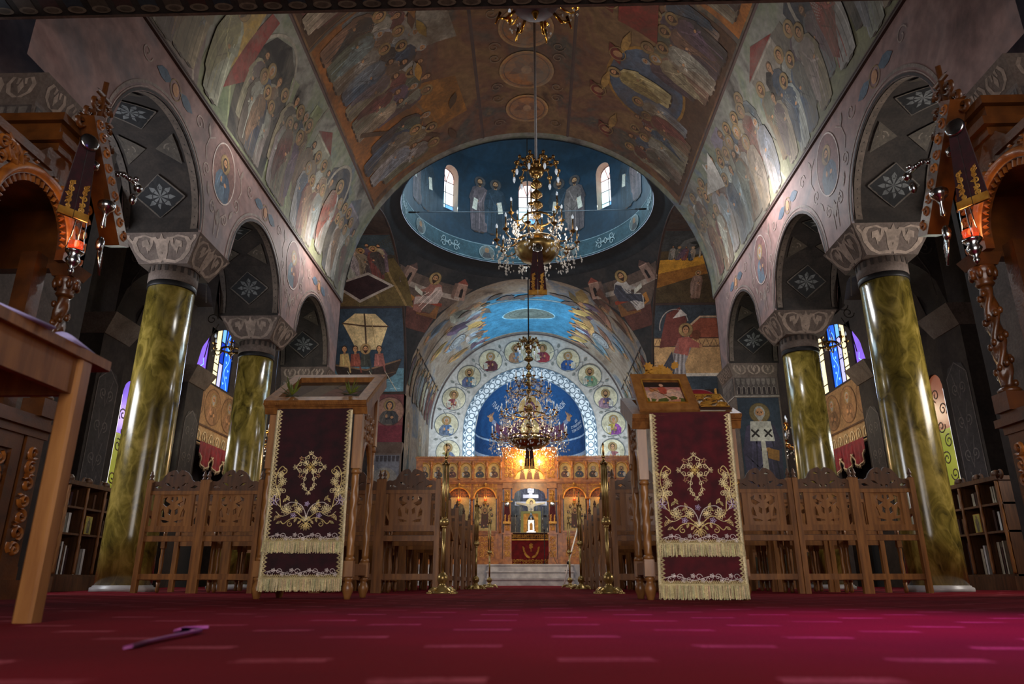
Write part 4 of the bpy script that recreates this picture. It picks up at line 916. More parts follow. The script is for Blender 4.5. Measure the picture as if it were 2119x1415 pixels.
# ---- transept vaults seen above the crossing piers
def tv(nm, sx):
    f = VT(sx); x0, x1 = sorted((sx*(RV+.05), sx*6.9)); a, b = .08, 2.78; T = TR[nm]
    F = Fresco(f, .1, .004, .0003); X = lambda p: x0+(x1-x0)*p
    if sx < 0:
        F.poly([(x0, a), (x1, a), (x1, b), (x0, b)], rgb(44, 56, 66)); F.poly([(x0, a), (x1, a), (x1, a+.75), (x0, a+.85)], rgb(76, 104, 112))
        for q in range(26): xx, yy = R_.uniform(x0, x1-.3), a+R_.uniform(.04, .7); F.line([(xx, yy), (xx+.16, yy+.03), (xx+.32, yy)], .018, rgb(116, 140, 146))
        c = -5.2
        F.line([(c, 1.2), (c, 2.6)], .05, rgb(60, 44, 30)); F.poly([(c-.72, 2.3), (c-.3, 2.62), (c+.35, 2.6), (c+.72, 2.2), (c+.45, 1.45), (c-.3, 1.4)], rgb(178, 156, 112)); F.line([(c-.74, 2.3), (c, 2.2), (c+.74, 2.18)], .05, rgb(70, 50, 34)); F.line([(c, 1.3), (c, 2.62)], .05, rgb(60, 44, 30)); F.line([(c+.2, 2.5), (c+.3, 1.5)], .02, rgb(140, 118, 80))
        F.poly([(c-1.05, 1.0), (c-.9, .6), (c-.5, .38), (c+.55, .4), (c+.95, .65), (c+1.15, 1.15), (c+.9, .98), (c, .82), (c-.7, .88)], rgb(46, 36, 30)); F.line([(c-1.0, .95), (c, .78), (c+1.1, 1.1)], .05, rgb(104, 80, 58)); F.line([(c-.85, .62), (c, .52), (c+.95, .72)], .02, rgb(90, 68, 50))
        for q, (dx, rb) in enumerate(((-.7, rgb(170, 140, 90)), (-.35, rgb(120, 64, 50)), (-.02, rgb(58, 58, 50)), (.42, rgb(130, 80, 70)))):
            F.poly([(c+dx-.17, .9), (c+dx-.14, 1.3), (c+dx+.12, 1.32), (c+dx+.2, .9)], rb); F.line([(c+dx, 1.2), (c+dx+.15, .9), (c+dx+.2, .7)], .05, mul(rb, .8)); F.line([(c+dx-.05, 1.28), (c+dx-.03, .95)], .025, mul(rb, 1.6)); head(F, c+dx, 1.46, .085, q == 2, HAIR, q == 2)
        for dx in (-.6, .1, .6): F.line([(c+dx, .75), (c+dx+.4, .1)], .02, rgb(150, 140, 120))
        F.c = [mul(c, 2.0) for c in F.c]; F.build('painted_boat_scene', 'paint', T)
        F = Fresco(f, .1, .004, .0003); a, b = 2.86, 5.6
        F.poly([(x0, a), (x1, a), (x1, b), (x0, b)], rgb(56, 50, 40)); F.poly([(x0, b), (x1, b), (x1, b-.9), (x0, b-.6)], rgb(50, 60, 62)); rocks(F, x0, x1, a, b-.5, rgb(92, 76, 46), 4, R_)
        crowd(F, x0+.8, x1-.2, a+.9, 1.3, 5, 2, .5, R_); F.poly([(-6.1, a+.75), (-4.9, a+1.2), (-4.15, a+.7), (-5.3, a+.12)], rgb(150, 140, 128)); F.poly([(-5.95, a+.74), (-4.92, a+1.1), (-4.3, a+.7), (-5.28, a+.22)], rgb(44, 28, 28)); F.poly([(-6.7, a+.1), (-6.2, a+.3), (-6.1, a+1.5), (-6.6, a+1.4)], rgb(140, 118, 70))
        F.c = [mul(c, 1.6) for c in F.c]; F.build('painted_tomb_scene', 'paint', T)
    else:
        F.poly([(x0, a), (x1, a), (x1, b), (x0, b)], rgb(50, 56, 60)); F.poly([(x0, .55), (x1, .55), (x1, 1.7), (x0, 1.7)], rgb(176, 138, 92)); F.line([(x0, .55), (x1, .55)], .1, rgb(190, 176, 156))
        F.poly([(5.1, 1.7), (5.1, 2.1), (5.4, 2.35), (5.9, 2.35), (6.2, 2.1), (6.2, 1.7)], rgb(136, 74, 54)); F.line([(5.05, 1.7), (5.08, 2.1), (5.4, 2.4), (5.9, 2.4), (6.25, 2.1), (6.25, 1.7)], .06, rgb(176, 150, 120)); F.line([(x0, 1.45), (x1, 1.45)], .03, rgb(70, 50, 40)); F.line([(x0, 1.72), (x1, 1.72)], .03, rgb(70, 50, 40))
        for q in range(12): xx = x0+.25*q; F.line([(xx, 1.45), (xx+.12, 1.72), (xx+.25, 1.45)], .015, rgb(80, 58, 46))
        F.poly([(4.15, 1.4), (4.35, 2.5), (4.75, 2.72), (5.0, 2.3), (4.8, 1.5)], rgb(98, 52, 44)); F.ring(4.6, 2.1, .45, .55, .03, rgb(150, 140, 130), 18, .3, 3.4)
        F.poly([(4.55, 2.35), (5.0, 2.45), (4.78, 2.65)], rgb(180, 170, 160))
        c = 4.85; F.poly([(c-.5, .1), (c-.42, .7), (c-.25, 1.3), (c-.1, 1.7), (c+.2, 1.75), (c+.3, 1.4), (c+.1, .9), (c+.15, .1)], rgb(134, 124, 118)); F.poly([(c-.25, 1.25), (c-.1, 1.72), (c+.2, 1.76), (c+.62, 1.5), (c+.6, 1.4), (c+.25, 1.42), (c+.2, 1.15)], rgb(150, 84, 72)); F.poly([(c-.62, .1), (c-.6, .8), (c-.3, 1.3), (c-.2, .6), (c-.2, .1)], rgb(62, 60, 64))
        for q in range(6): F.line([(c-.22+.06*q, 1.2), (c-.3+.07*q, .6), (c-.4+.09*q, .15)], .022, rgb(180, 172, 166) if q % 2 else rgb(80, 72, 70))
        F.ell(c+.6, 1.46, .06, .05, SKIN, 8); head(F, c+.12, 1.98, .11, True, rgb(60, 36, 24), False); F.ell(c+.45, 1.82, .14, .16, rgb(104, 60, 40), 14)
        F.c = [mul(c, 1.6) for c in F.c]; F.build('painted_angel_scene', 'paint', T)
        F = Fresco(f, .1, .004, .0003); a, b = 2.86, 5.6
        F.poly([(x0, a), (x1, a), (x1, b), (x0, b)], rgb(66, 54, 34)); F.poly([(x0, b), (x1, b), (x1, b-.5), (x0, b-.9)], rgb(52, 54, 52)); F.poly([(x0, a+1.0), (x1, a+1.7), (x1, a+2.2), (5.0, a+1.6), (x0, a+1.5)], rgb(168, 122, 42)); F.poly([(x0, a+1.0), (x1, a+1.75), (x1, a+1.4), (5.3, a+.95), (x0, a+.5)], rgb(124, 82, 34))
        F.poly([(4.3, a+1.6), (4.6, a+2.3), (5.2, a+2.6), (5.6, a+1.8)], rgb(84, 84, 80)); F.line([(5.15, a+1.6), (5.1, a+2.3)], .05, rgb(140, 130, 110))
        for q in range(6): F.poly(leaf(5.1, a+2.2, .35, q*1.05, .4), rgb(44, 46, 40))
        standing(F, 5.2, a+.12, 1.0, rgb(110, 86, 70), rgb(120, 98, 84), True); standing(F, 5.85, a+.15, 1.0, rgb(56, 50, 44), rgb(64, 58, 50), True); F.ell(5.9, a+2.3, .25, .3, rgb(130, 60, 40), 14); crowd(F, 4.2, 5.0, a+1.5, .6, 4, 1, .8, R_)
        F.c = [mul(c, 1.6) for c in F.c]; F.build('painted_hillside_scene', 'paint', T)
    mb = MB()
    for v in (2.82, 5.65):
        p = [f(x0, v-.03, .01), f(x1, v-.03, .01), f(x1, v+.03, .01), f(x0, v+.03, .01)]; mb.add(p, [(0, 1, 2, 3)])
    mb.build('border_band', 'trim_line', T)
tv('left', -1); tv('right', 1)
# ---- chancel piers: pilaster capitals and medallion saints
for sx, nm in ((-1, 'left'), (1, 'right')):
    x0, x1 = sorted((sx*RV, sx*4.9))
    P_ = struct(MB().box(x0, x1, Y5-.12, Y5+.01, 0, 3.85).build('wall_pier_chancel_'+nm, 'stone_cap'))
    MB().frus((x0, x1, Y5-.12, Y5), (x0-.06, x1+.06, Y5-.32, Y5), 3.85, 4.16).build('capital', 'stone_cap', P_)
    F = Fresco(lambda u, v, h, x0=x0: (x0+u, Y5-.002-h, v)); F.poly([(.02, 4.2), (.94, 4.2), (.94, 5.75), (.02, 5.75)], rgb(124, 70, 66)); F.poly([(.02, 4.2), (.94, 4.2), (.94, 4.75), (.02, 4.75)], rgb(112, 44, 52)); bust(F, .5, 5.2, .46, rgb(60, 58, 58), rgb(84, 78, 72), rgb(150, 112, 92), rgb(90, 56, 50), HAIR, False, False, 1, rgb(54, 46, 46))
    F.build('painted_saint', 'paint', P_)
    F = Fresco(lambda u, v, h, x0=x0: (x0+u, Y5-.122-h, v)); F.poly([(.04, .6), (.92, .6), (.92, 3.8), (.04, 3.8)], rgb(104, 104, 110)); bust(F, .48, 3.0, .42, rgb(130, 124, 116), rgb(150, 144, 136), rgb(120, 116, 110), None, GREYH, True)
    for i in range(7): F.poly([(.06+.125*i, 3.78), (.16+.125*i, 3.78), (.15+.125*i, 3.6), (.07+.125*i, 3.6)], rgb(60, 54, 56))
    F.build('painted_saint', 'paint', P_)
# ---- chancel vault
F = Fresco(lambda u, v, h: VN(-1)(v, RV*pi/2+u, h), .12, .004, .0003)
BLU = rgb(66, 132, 166)
F.poly([(-1.5, 23.3), (1.5, 23.3), (2.0, 24.3), (2.1, 27.3), (-2.1, 27.3), (-2.0, 24.3)], BLU); F.ell(0, 25.3, 1.0, .55, rgb(110, 120, 112), 30); F.ring(0, 25.3, 1.0, .55, .05, rgb(150, 200, 220), 30)
for q in range(3): F.ring(0, 25.3, .75-.2*q, .4-.1*q, .03, rgb(80, 88, 84), 26)
F.line([(-2.6+5.2*i/16, 23.35+.5*(1-((i-8)/8)**2)) for i in range(17)], .16, rgb(84, 104, 112)); F.line([(-2.6+5.2*i/16, 23.35+.5*(1-((i-8)/8)**2)) for i in range(17)], .03, rgb(170, 190, 196))
for s_ in (-1, 1):
    for q in range(16):
        y = 23.1+.28*q+R_.uniform(-.1, .1); u = s_*(1.75+R_.uniform(-.25, .35)); c = jit(R_.choice([rgb(150, 140, 126), rgb(96, 80, 92), rgb(170, 140, 84), rgb(128, 140, 150), rgb(120, 92, 74)]), .2)
        F.poly(leaf(u, y, R_.uniform(.5, 1.0), (0 if s_ > 0 else pi)+R_.uniform(-.7, .7), .5), c); F.poly(leaf(u, y+.05, R_.uniform(.4, .7), (0 if s_ > 0 else pi)+R_.uniform(-.4, .4), .25), mul(c, 1.6)); F.ell(u, y+.03, .1, .09, SKIN, 10)
for q in range(14): F.poly(leaf(-2.1+.3*q, 23.15+.35*R_.random(), R_.uniform(.4, .8), R_.uniform(-.5, 3.6), .5), jit(rgb(104, 92, 84), .25))
F.build('painted_sky', 'paint', chv)
for sd in (-1, 1):
    f = VN(-1) if sd < 0 else (lambda u, v, h: VN(1)(-u, v, h)); s_ = 1 if sd < 0 else -1
    F = Fresco(f, .1, .006, .0003)
    for i, (y, v, l, a) in enumerate([(22.5, 3.3, 1.5, .3), (23.3, 4.2, 1.4, .1), (24.4, 4.1, 1.3, -.2), (25.4, 3.7, 1.3, .2), (26.4, 3.9, 1.2, 0), (22.4, 2.0, 1.3, 1.2), (23.6, 2.9, 1.4, .7), (25.0, 2.6, 1.2, .9), (26.3, 2.6, 1.2, 1.0), (24.2, 1.9, 1.0, 1.3)]):
        c = jit(R_.choice([rgb(140, 130, 122), rgb(86, 66, 80), rgb(150, 120, 70), rgb(110, 128, 140), rgb(120, 84, 66)]), .2); u = s_*y
        F.poly(leaf(u, v, l, a, .4), c); F.poly(leaf(u+.2*s_, v+.1, l*.8, a+.35, .3), mul(c, .55)); F.poly(leaf(u+.1*s_, v-.05, l*.7, a-.2, .22), mul(c, 1.6)); F.ell(u, v+.1, .12, .14, SKIN, 12); F.ring(u, v+.1, .2, .2, .03, mul(HALO, 1.2), 18)
    F.ell(s_*25.3, 3.2, .4, .4, rgb(150, 150, 146), 24)
    for q in range(3): F.ring(s_*25.3, 3.2, .4-.1*q, .4-.1*q, .03, rgb(90, 84, 88), 24)
    F.line([(s_*21.9, 1.55), (s_*27.3, 1.55)], .05, DLINE); F.line([(s_*23.6, 1.55), (s_*23.6, 3.2)], .05, DLINE)
    crowd(F, min(s_*22.0, s_*27.2), max(s_*22.0, s_*27.2), .08, 1.3, 9, 2, .6, R_)
    F.build('painted_host', 'paint', chv)
    F = Fresco((lambda u, v, h: (-RV+.0+h, u, v)) if sd < 0 else (lambda u, v, h: (RV-h, -u, v)))
    for y in (22.7, 25.2):
        F.poly([(s_*y-.5, 3.4), (s_*y+.5, 3.4), (s_*y+.5, 4.9)]+[(s_*y+.5*cos(pi*i/10), 4.9+.5*sin(pi*i/10)) for i in range(1, 10)]+[(s_*y-.5, 4.9)], rgb(128, 110, 92)); F.line([(s_*y-.5, 3.4), (s_*y-.5, 4.9)]+[(s_*y-.5*cos(pi*i/10), 4.9+.5*sin(pi*i/10)) for i in range(1, 10)]+[(s_*y+.5, 4.9), (s_*y+.5, 3.4)], .06, rgb(170, 150, 120)); standing(F, s_*y, 3.0, 2.1, jit(ROBES[3]), jit(ROBES[5]), True, GREYH)
    F.build('painted_niches', 'paint', bpy.data.objects['wall_chancel_'+('left' if sd < 0 else 'right')])
# ---- apse wall: ring of prophets in vine medallions and the white guilloche band
F = Fresco(AWp, 9, .004)
zc = 5.67; RM = 3.28
pr = [(rgb(120, 110, 60), rgb(90, 100, 120)), (rgb(70, 90, 120), rgb(90, 96, 110)), (rgb(120, 60, 60), rgb(170, 160, 140)), (rgb(86, 110, 120), rgb(80, 84, 110)), (rgb(100, 40, 44), rgb(84, 44, 50)), (rgb(110, 130, 150), rgb(150, 110, 80)), (rgb(110, 50, 60), rgb(130, 44, 50)), (rgb(60, 90, 140), rgb(40, 70, 120)), (rgb(96, 120, 110), rgb(110, 130, 100)), (rgb(80, 70, 90), rgb(130, 100, 110)), (rgb(150, 130, 60), rgb(120, 60, 120)), (rgb(120, 70, 70), rgb(160, 150, 140))]
n = 12
VINE = rgb(96, 100, 100)
for i in range(n):
    a = radians(-14)+radians(208)*(i+.0)/(n-1); x, z = -RM*cos(a), zc+RM*1.0*sin(a); r = .47
    F.ell(x, z, r, r, rgb(188, 176, 146), 28); F.ring(x, z, r, r, .03, VINE, 28)
    t = a+radians(208)/(n-1)/2; xm, zm = -RM*cos(t), zc+RM*sin(t)
    F.line([(x+.3*sin(a), z+.3*cos(a)), (xm-.25*cos(t), zm+.25*sin(t)), (xm+.1*sin(t), zm+.1*cos(t))], .025, VINE); F.line([(xm, zm), (xm+.25*cos(t), zm-.25*sin(t)), (xm+.3*sin(t)+.2*cos(t), zm)], .02, VINE); F.poly(leaf(xm-.3*cos(t), zm+.3*sin(t), .2, pi-t, .6), rgb(120, 120, 112)); F.poly(leaf(xm+.3*cos(t), zm-.3*sin(t), .18, -t, .6), rgb(120, 120, 112))
    bust(F, x, z-.02, r*.95, pr[i][0], pr[i][1], None, None, [HAIR, GREYH, HAIR][i % 3], i not in (1, 2, 6, 10, 11), True, 1 if i % 2 else -1)
for a0 in (0,):
    F.line([(-(RV-.1)*cos(pi*i/48), ZS+(RV*1.02-.1)*sin(pi*i/48)) for i in range(49)], .06, rgb(90, 76, 72))
F.build('painted_prophets', 'paint', apw)
F = Fresco(AWp, 9, .012); WH = rgb(214, 218, 220); SL = rgb(84, 100, 112)
def bandpt(s, r):      # s along: straight jambs then arch
    L1 = 5.67-.6; 
    if s < L1: return (-r, .6+s)
    th = (s-L1)/2.36
    if th < pi: return (-r*cos(th), 5.67+r*sin(th))
    return (r, 5.67-(s-L1-2.36*pi))
TOT = 2*(5.67-.6)+2.36*pi; N_ = 60
for i in range(N_):
    a, b = TOT*i/N_, TOT*(i+1)/N_; m = (a+b)/2; F.h = .012
    F.poly([bandpt(a, 2.14), bandpt(b, 2.14), bandpt(b, 2.6), bandpt(a, 2.6)], WH)
    F.h = .016
    p = bandpt(m, 2.36); F.ell(*p, .125, .125, SL, 16); F.ell(*p, .09, .09, WH, 14)
    F.poly([bandpt(a+.02, 2.6), bandpt(b-.02, 2.6), bandpt(m, 2.51)], SL); F.poly([bandpt(a, 2.505), bandpt(m-.03, 2.505), bandpt(a, 2.58)], SL); F.poly([bandpt(a+.03, 2.15), bandpt(b-.03, 2.15), bandpt(m, 2.24)], SL)
    F.line([bandpt(a, 2.27), bandpt(m, 2.24), bandpt(b, 2.27)], .015, SL)
for r in (2.605, 2.5, 2.15): F.line([bandpt(TOT*i/90, r) for i in range(91)], .02, mul(SL, 1.3))
F.build('painted_guilloche', 'paint_flat', apw)
# ---- conch: large orant figure with open hands
CO = lambda u, v, h: ((RC-.01-h)*sin(u/RC)*cos(v/RC), Y6+(RC-.01-h)*cos(u/RC)*cos(v/RC), 5.67+(RC-.01-h)*sin(v/RC))
F = Fresco(CO, .07, .006, .0004); PUR = rgb(84, 44, 66)
F.ell(0, 1.5, .62, .55, rgb(176, 140, 80), 30); F.ring(0, 1.5, .62, .55, .03, rgb(220, 214, 200), 30)
F.poly([(-1.4, -.05), (-1.35, .3), (-.9, .6), (-.5, .95), (-.25, 1.1), (.25, 1.1), (.5, .95), (.9, .6), (1.35, .3), (1.4, -.05)], PUR)
for s_ in (-1, 1):
    F.poly([(s_*.9, .55), (s_*1.5, .62), (s_*1.75, .78), (s_*1.8, .62), (s_*1.55, .35), (s_*1.2, .0), (s_*.8, .1)], rgb(96, 54, 78)); F.poly([(s_*1.6, .72), (s_*1.86, .8), (s_*1.9, .62), (s_*1.68, .55)], rgb(120, 128, 150))
    F.ell(s_*1.98, .78, .13, .12, SKIN, 14)
    for q in range(5): F.line([(s_*1.98, .8), (s_*(1.95+.09*q), 1.1-.06*q)], .045, SKIN)
    for q in range(4): F.line([(s_*(.3+.2*q), .9-.15*q), (s_*(.4+.3*q), .0)], .04, mul(PUR, .55 if q % 2 else 1.7))
F.ell(0, .55, .42, .42, rgb(180, 150, 90), 24); bust(F, 0, .5, .36, rgb(170, 130, 70), rgb(150, 100, 60), None, None, HAIR, False, False)
head(F, 0, 1.45, .24, False, HAIR, False, PUR)
F.build('painted_orant', 'paint', conch)
F = Fresco(lambda u, v, h: ((RC-.01-h)*sin(u/RC), Y6+(RC-.01-h)*cos(u/RC), v), .07, .004, .0004)
for i in range(24): 
    a, b = RC*pi*(-.5+i/24), RC*pi*(-.5+(i+1)/24); F.h = .004; F.poly([(a, 4.9), (b, 4.9), (b, 5.67), (a, 5.67)], rgb(30, 66, 110)); F.h = .006; F.poly([(a, 5.55), (b, 5.55), (b, 5.62), (a, 5.62)], rgb(150, 170, 190)); F.poly([(a, 4.8), (b, 4.8), (b, 4.95), (a, 4.95)], rgb(150, 160, 176))
for i in range(9): standing(F, -2.9+.72*i, 2.6, 2.1, jit(rgb(120, 112, 110)), jit(rgb(104, 96, 104)), True, R_.choice([HAIR, GREYH]))
F.build('painted_bishops', 'paint', apse)
# Greek words beside the figure
def word(txt, fmap, u, v, size, name, m, parent, tilt=0):
    cu = bpy.data.curves.new('txt', 'FONT'); cu.body = txt; cu.size = size; cu.align_x = 'CENTER'
    ob = bpy.data.objects.new('txt', cu); COL.objects.link(ob); dg = bpy.context.evaluated_depsgraph_get(); me = ob.evaluated_get(dg).to_mesh()
    mb = MB(); c_, s_ = cos(tilt), sin(tilt)
    mb.add([fmap(u+p.co.x*c_-p.co.y*s_, v+p.co.x*s_+p.co.y*c_, .02) for p in me.vertices], [tuple(p.vertices) for p in me.polygons])
    ob.evaluated_get(dg).to_mesh_clear(); bpy.data.objects.remove(ob); bpy.data.curves.remove(cu)
    return mb.build(name, m, parent)
mat('letter_white', rgb(206, 210, 214), .7, 0, .1, 8)
word('Η', CO, -1.35, 1.62, .2, 'lettering', 'letter_white', conch, .4); word('ΠΛΑΤΥΤΕΡΑ', CO, -1.55, 1.12, .3, 'lettering', 'letter_white', conch, -.25)
word('ΤΩΝ', CO, 1.3, 1.62, .22, 'lettering', 'letter_white', conch, -.45); word('ΟΥΡΑΝΩΝ', CO, 1.55, 1.16, .3, 'lettering', 'letter_white', conch, .3)
for q, t in enumerate(('ΔΙΑ', 'ΣΥΝΔΡΟΜΗΣ', 'ΤΩΝ ΠΙΣΤΩΝ')): word(t, CO, 2.5, .55-.17*q, .15, 'lettering', 'letter_white', conch, .1)
# ---- gallery soffit edge: painted row of striped drums
F = Fresco(lambda u, v, h: (u, v, 4.5-h), 9, .004)
for i in range(44):
    x = -4.4+.2*i+.0; F.poly([(x+.03, 4.1), (x+.17, 4.1), (x+.12, 4.48), (x-.02, 4.48)], [rgb(60, 34, 30), rgb(40, 46, 54), rgb(76, 64, 54)][i % 3]); F.ell(x+.05, 4.49, .075, .04, rgb(110, 98, 82), 16); F.ell(x+.05, 4.49, .05, .025, rgb(84, 72, 60), 12)
F.line([(-7, 4.55), (7, 4.55)], .03, rgb(96, 76, 66)); F.line([(-7, 4.05), (7, 4.05)], .03, rgb(96, 76, 66)); F.build('painted_border', 'paint', gal)
# ---- aisle wall paintings, pilaster ornament
for sx, nm in ((-1, 'left'), (1, 'right')):
    f = (lambda u, v, h, sx=sx: (sx*(WX-h), -sx*u, v)); W_ = WALLS['aisle_'+nm]; sg = -sx
    F = Fresco(f); a, b = sorted((sg*13.9, sg*18.4)); F.poly([(a, 2.85), (b, 2.85), (b, 4.25), (a, 4.25)], rgb(150, 116, 78)); F.poly([(a, 2.85), (b, 2.85), (b, 3.25), (a, 3.25)], rgb(172, 140, 98))
    for k in range(5): bust(F, a+.5+.85*k, 3.78, .4, jit(rgb(120, 88, 60)), jit(rgb(138, 104, 72)), rgb(140, 104, 68), rgb(110, 80, 54), GREYH, True, False)
    for k in range(14): x = a+.16+.32*k; F.ring(x, 3.05, .1, .13, .03, rgb(206, 184, 144), 14); F.poly([(x-.04, 3.0), (x+.04, 3.0), (x, 3.14)], rgb(206, 184, 144))
    F.line([(a, 3.3), (b, 3.3)], .04, rgb(90, 64, 44)); F.line([(a, 2.88), (b, 2.88)], .04, rgb(110, 80, 56)); F.build('painted_saint_row', 'paint', W_)
    for j, y in enumerate(YCOL[1:]):
        F = Fresco(lambda u, v, h, sx=sx, y=y: (sx*(WX-.3)+u, y+.02-h, v)) if False else Fresco(lambda u, v, h, sx=sx, y=y: (sx*(WX-.422-h), -sx*u, v)); u = sg*(y+.14)
        F.poly([(u-.26, 1.0), (u+.26, 1.0), (u+.26, 3.1), (u+.18, 3.25), (u, 3.3), (u-.18, 3.25), (u-.26, 3.1)], rgb(62, 56, 56)); F.line([(u-.26, 1.0), (u-.26, 3.1), (u, 3.3), (u+.26, 3.1), (u+.26, 1.0)], .02, rgb(110, 100, 96))
        for k in range(4):
            for s_ in (-1, 1): F.line(spiral(u+s_*.09, 1.4+.5*k, .09, 1.3, -pi/2, s_, .2), .018, rgb(112, 104, 98)); F.line([(u, 1.2+.5*k), (u+s_*.12, 1.65+.5*k)], .015, rgb(100, 92, 88))
        F.build('painted_pilaster', 'paint', W_)
        F = Fresco(lambda u, v, h, sx=sx, y=y: (sx*(WX-.42)+u, y+.018-h, v)); w0 = (.42 if sx > 0 else .0)
        F = Fresco(lambda u, v, h, y=y: (u, y-.162-h, v)); x0, x1 = sorted((sx*(RV+CW), sx*(WX-.5)))
        for q in range(2):
            cx = x0+.2 if q == 0 else x1-.2; d = 1 if q == 0 else -1
            for k in range(3): F.line(spiral(cx+d*.1*k, 5.1+.16*k, .12, 1.3, 0, d, .2), .02, rgb(84, 76, 70))
            F.line([(cx-d*.05, 4.3), (cx, 4.7), (cx+d*.15, 5.0)], .02, rgb(84, 76, 70))
        F.build('painted_scroll', 'paint', W_)
# ------------------------------------------------------------------ furniture helpers
def twist(r, z0, z1, turns, lobes=2, n=12, m=None, c=(0, 0), mb=None, amp=.22):
    """rope-turned shaft"""
    mb = mb or MB(); m = m or max(8, int(turns*10)); vs = []; fs = []
    for j in range(m+1):
        t = j/m; z = z0+(z1-z0)*t; e = min(1, min(t, 1-t)*8)
        for i in range(n):
            a = 2*pi*i/n; rr = r*(1-amp/2+amp/2*e*cos(lobes*(a-2*pi*turns*t/lobes*1.0))); vs.append((c[0]+rr*cos(a), c[1]+rr*sin(a), z))
    for j in range(m):
        for i in range(n):
            k = (i+1) % n; fs.append((j*n+i, j*n+k, (j+1)*n+k, (j+1)*n+i))
    fs.append(tuple(reversed(range(n)))); fs.append(tuple(m*n+i for i in range(n)))
    return mb.add(vs, fs, None, True)
XZ = lambda y: Matrix(((1, 0, 0, 0), (0, 0, -1, y), (0, 1, 0, 0), (0, 0, 0, 1)))   # prism (x,y)->(x,z), thickness along -y
YZ = lambda x: Matrix(((0, 0, 1, x), (1, 0, 0, 0), (0, 1, 0, 0), (0, 0, 0, 1)))    # prism (x,y)->(y,z), thickness along +x
def mir(p): return [(-x, y) for x, y in reversed(p)]
ORD = ['first', 'second', 'third', 'fourth', 'fifth', 'sixth', 'seventh', 'eighth', 'ninth', 'tenth', 'eleventh', 'twelfth']
# ------------------------------------------------------------------ carved wooden stalls
def make_chair():
    c = empty('wooden_stall')
    for s_ in (-1, 1):
        mb = MB().box(s_*.29-.024*(1+s_), s_*.29+.024*(1-s_), 0, .05, 0, 1.06); p = mb.build('rear_post', 'oak', c)
        MB().lathe([(.02, 1.06), (.022, 1.07), (.012, 1.08), (.02, 1.095), (.022, 1.11), (.012, 1.122), (.014, 1.13), (.006, 1.15), (0, 1.155)], 8, None, Matrix.Translation((s_*.266, .025, 0))).build('finial', 'walnut', p)
        mb = MB(); twist(.022, .1, .6, 3, 2, 8, 16, (s_*.262, .455), mb); mb.box(s_*.262-.022, s_*.262+.022, .433, .477, .43, .53); mb.lathe([(.014, 0), (.022, .03), (.016, .06), (.022, .1)], 8, None, None, True, (s_*.262, .455)); mb.build('front_leg', 'oak', c)
        arm = [(.03, .78), (.12, .765), (.25, .72), (.36, .66), (.44, .64), (.5, .655), (.51, .62), (.47, .6), (.36, .61), (.25, .67), (.12, .715), (.03, .73)]
        MB().prism(arm, s_*.265-.02, s_*.265+.02, None, (), YZ(0)).build('arm', 'oak', c)
        MB().box(s_*.266-.018, s_*.266+.018, .05, .44, .12, .17).build('side_rail', 'oak', c)
    def rail(z0, z1, y0=.008, y1=.042): return MB().box(-.243, .243, y0, y1, z0, z1)
    rail(.126, .178).build('stretcher', 'oak', c); rail(.475, .524).build('seat_rail', 'oak', c); rail(.565, .62).build('back_rail', 'oak', c)
    MB().box(-.24, .24, .02, .48, .5, .53).build('seat', 'walnut', c)
    b = rail(.92, .955); b.box(-.2, -.14, .01, .04, .62, .92); b.box(.14, .2, .01, .04, .62, .92); bk = b.build('back_frame', 'oak', c)
    hl = [[(.02, .66), (.06, .65), (.1, .655), (.11, .68), (.06, .675)], [(.075, .70), (.115, .71), (.12, .76), (.1, .79), (.085, .75)], [(.02, .72), (.05, .74), (.045, .79), (.015, .77)], [(.03, .83), (.07, .80), (.11, .83), (.115, .88), (.07, .9), (.085, .86), (.055, .84)], [(.012, .85), (.035, .87), (.03, .9), (.012, .895)]]
    MB().prism([(-.14, .62), (.14, .62), (.14, .92), (-.14, .92)], -.034, -.016, None, hl+[mir(h) for h in hl], XZ(0)).build('fretwork_panel', 'oak_light', c)
    half = [(.243, .955), (.243, 1.035), (.215, 1.05), (.18, 1.045), (.15, 1.06), (.13, 1.1), (.1, 1.135), (.06, 1.155), (.03, 1.16), (.012, 1.145), (0, 1.12)]
    out = half+[(-x, y) for x, y in reversed(half[:-1])]
    h2 = [[(.03, 1.10), (.06, 1.115), (.085, 1.105), (.06, 1.095)], [(.05, 1.0), (.09, 1.01), (.12, 1.035), (.08, 1.03)], [(.14, .985), (.19, .98), (.215, 1.0), (.18, 1.01)], [(.01, .98), (.03, .97), (.04, .99), (.02, 1.0)]]
    MB().prism(out, -.04, -.012, None, h2+[mir(h) for h in h2], XZ(0)).build('crest', 'walnut', c)
    return c
proto = make_chair(); first = True
for side, sx in (('left', -1), ('right', 1)):
    for r in range(7):
        for k in range(5):
            o = proto if first else copy_tree(proto); first = False
            x = sx*(.85+.29+.583*k+(.06 if r else 0)) if sx > 0 else -(.8+.29+.583*k+(.11 if r else 0))
            o.location = (x, 7.0+.95*r+random.uniform(-.015, .015), .004); o.rotation_euler = (0, 0, random.uniform(-.003, .003))
            pos = ['next to the centre aisle', 'second from the centre aisle', 'third from the centre aisle', 'fourth from the centre aisle', 'outermost by the columns'][k]
            row = ['rear row', 'second row from the rear', 'third row from the rear', 'fourth row', 'fifth row', 'sixth row', 'foremost row'][r]
            tag(o, 'carved wooden stall, %s block, %s, %s' % (side, row, pos), 'stall', 'carved wooden stalls in rows')
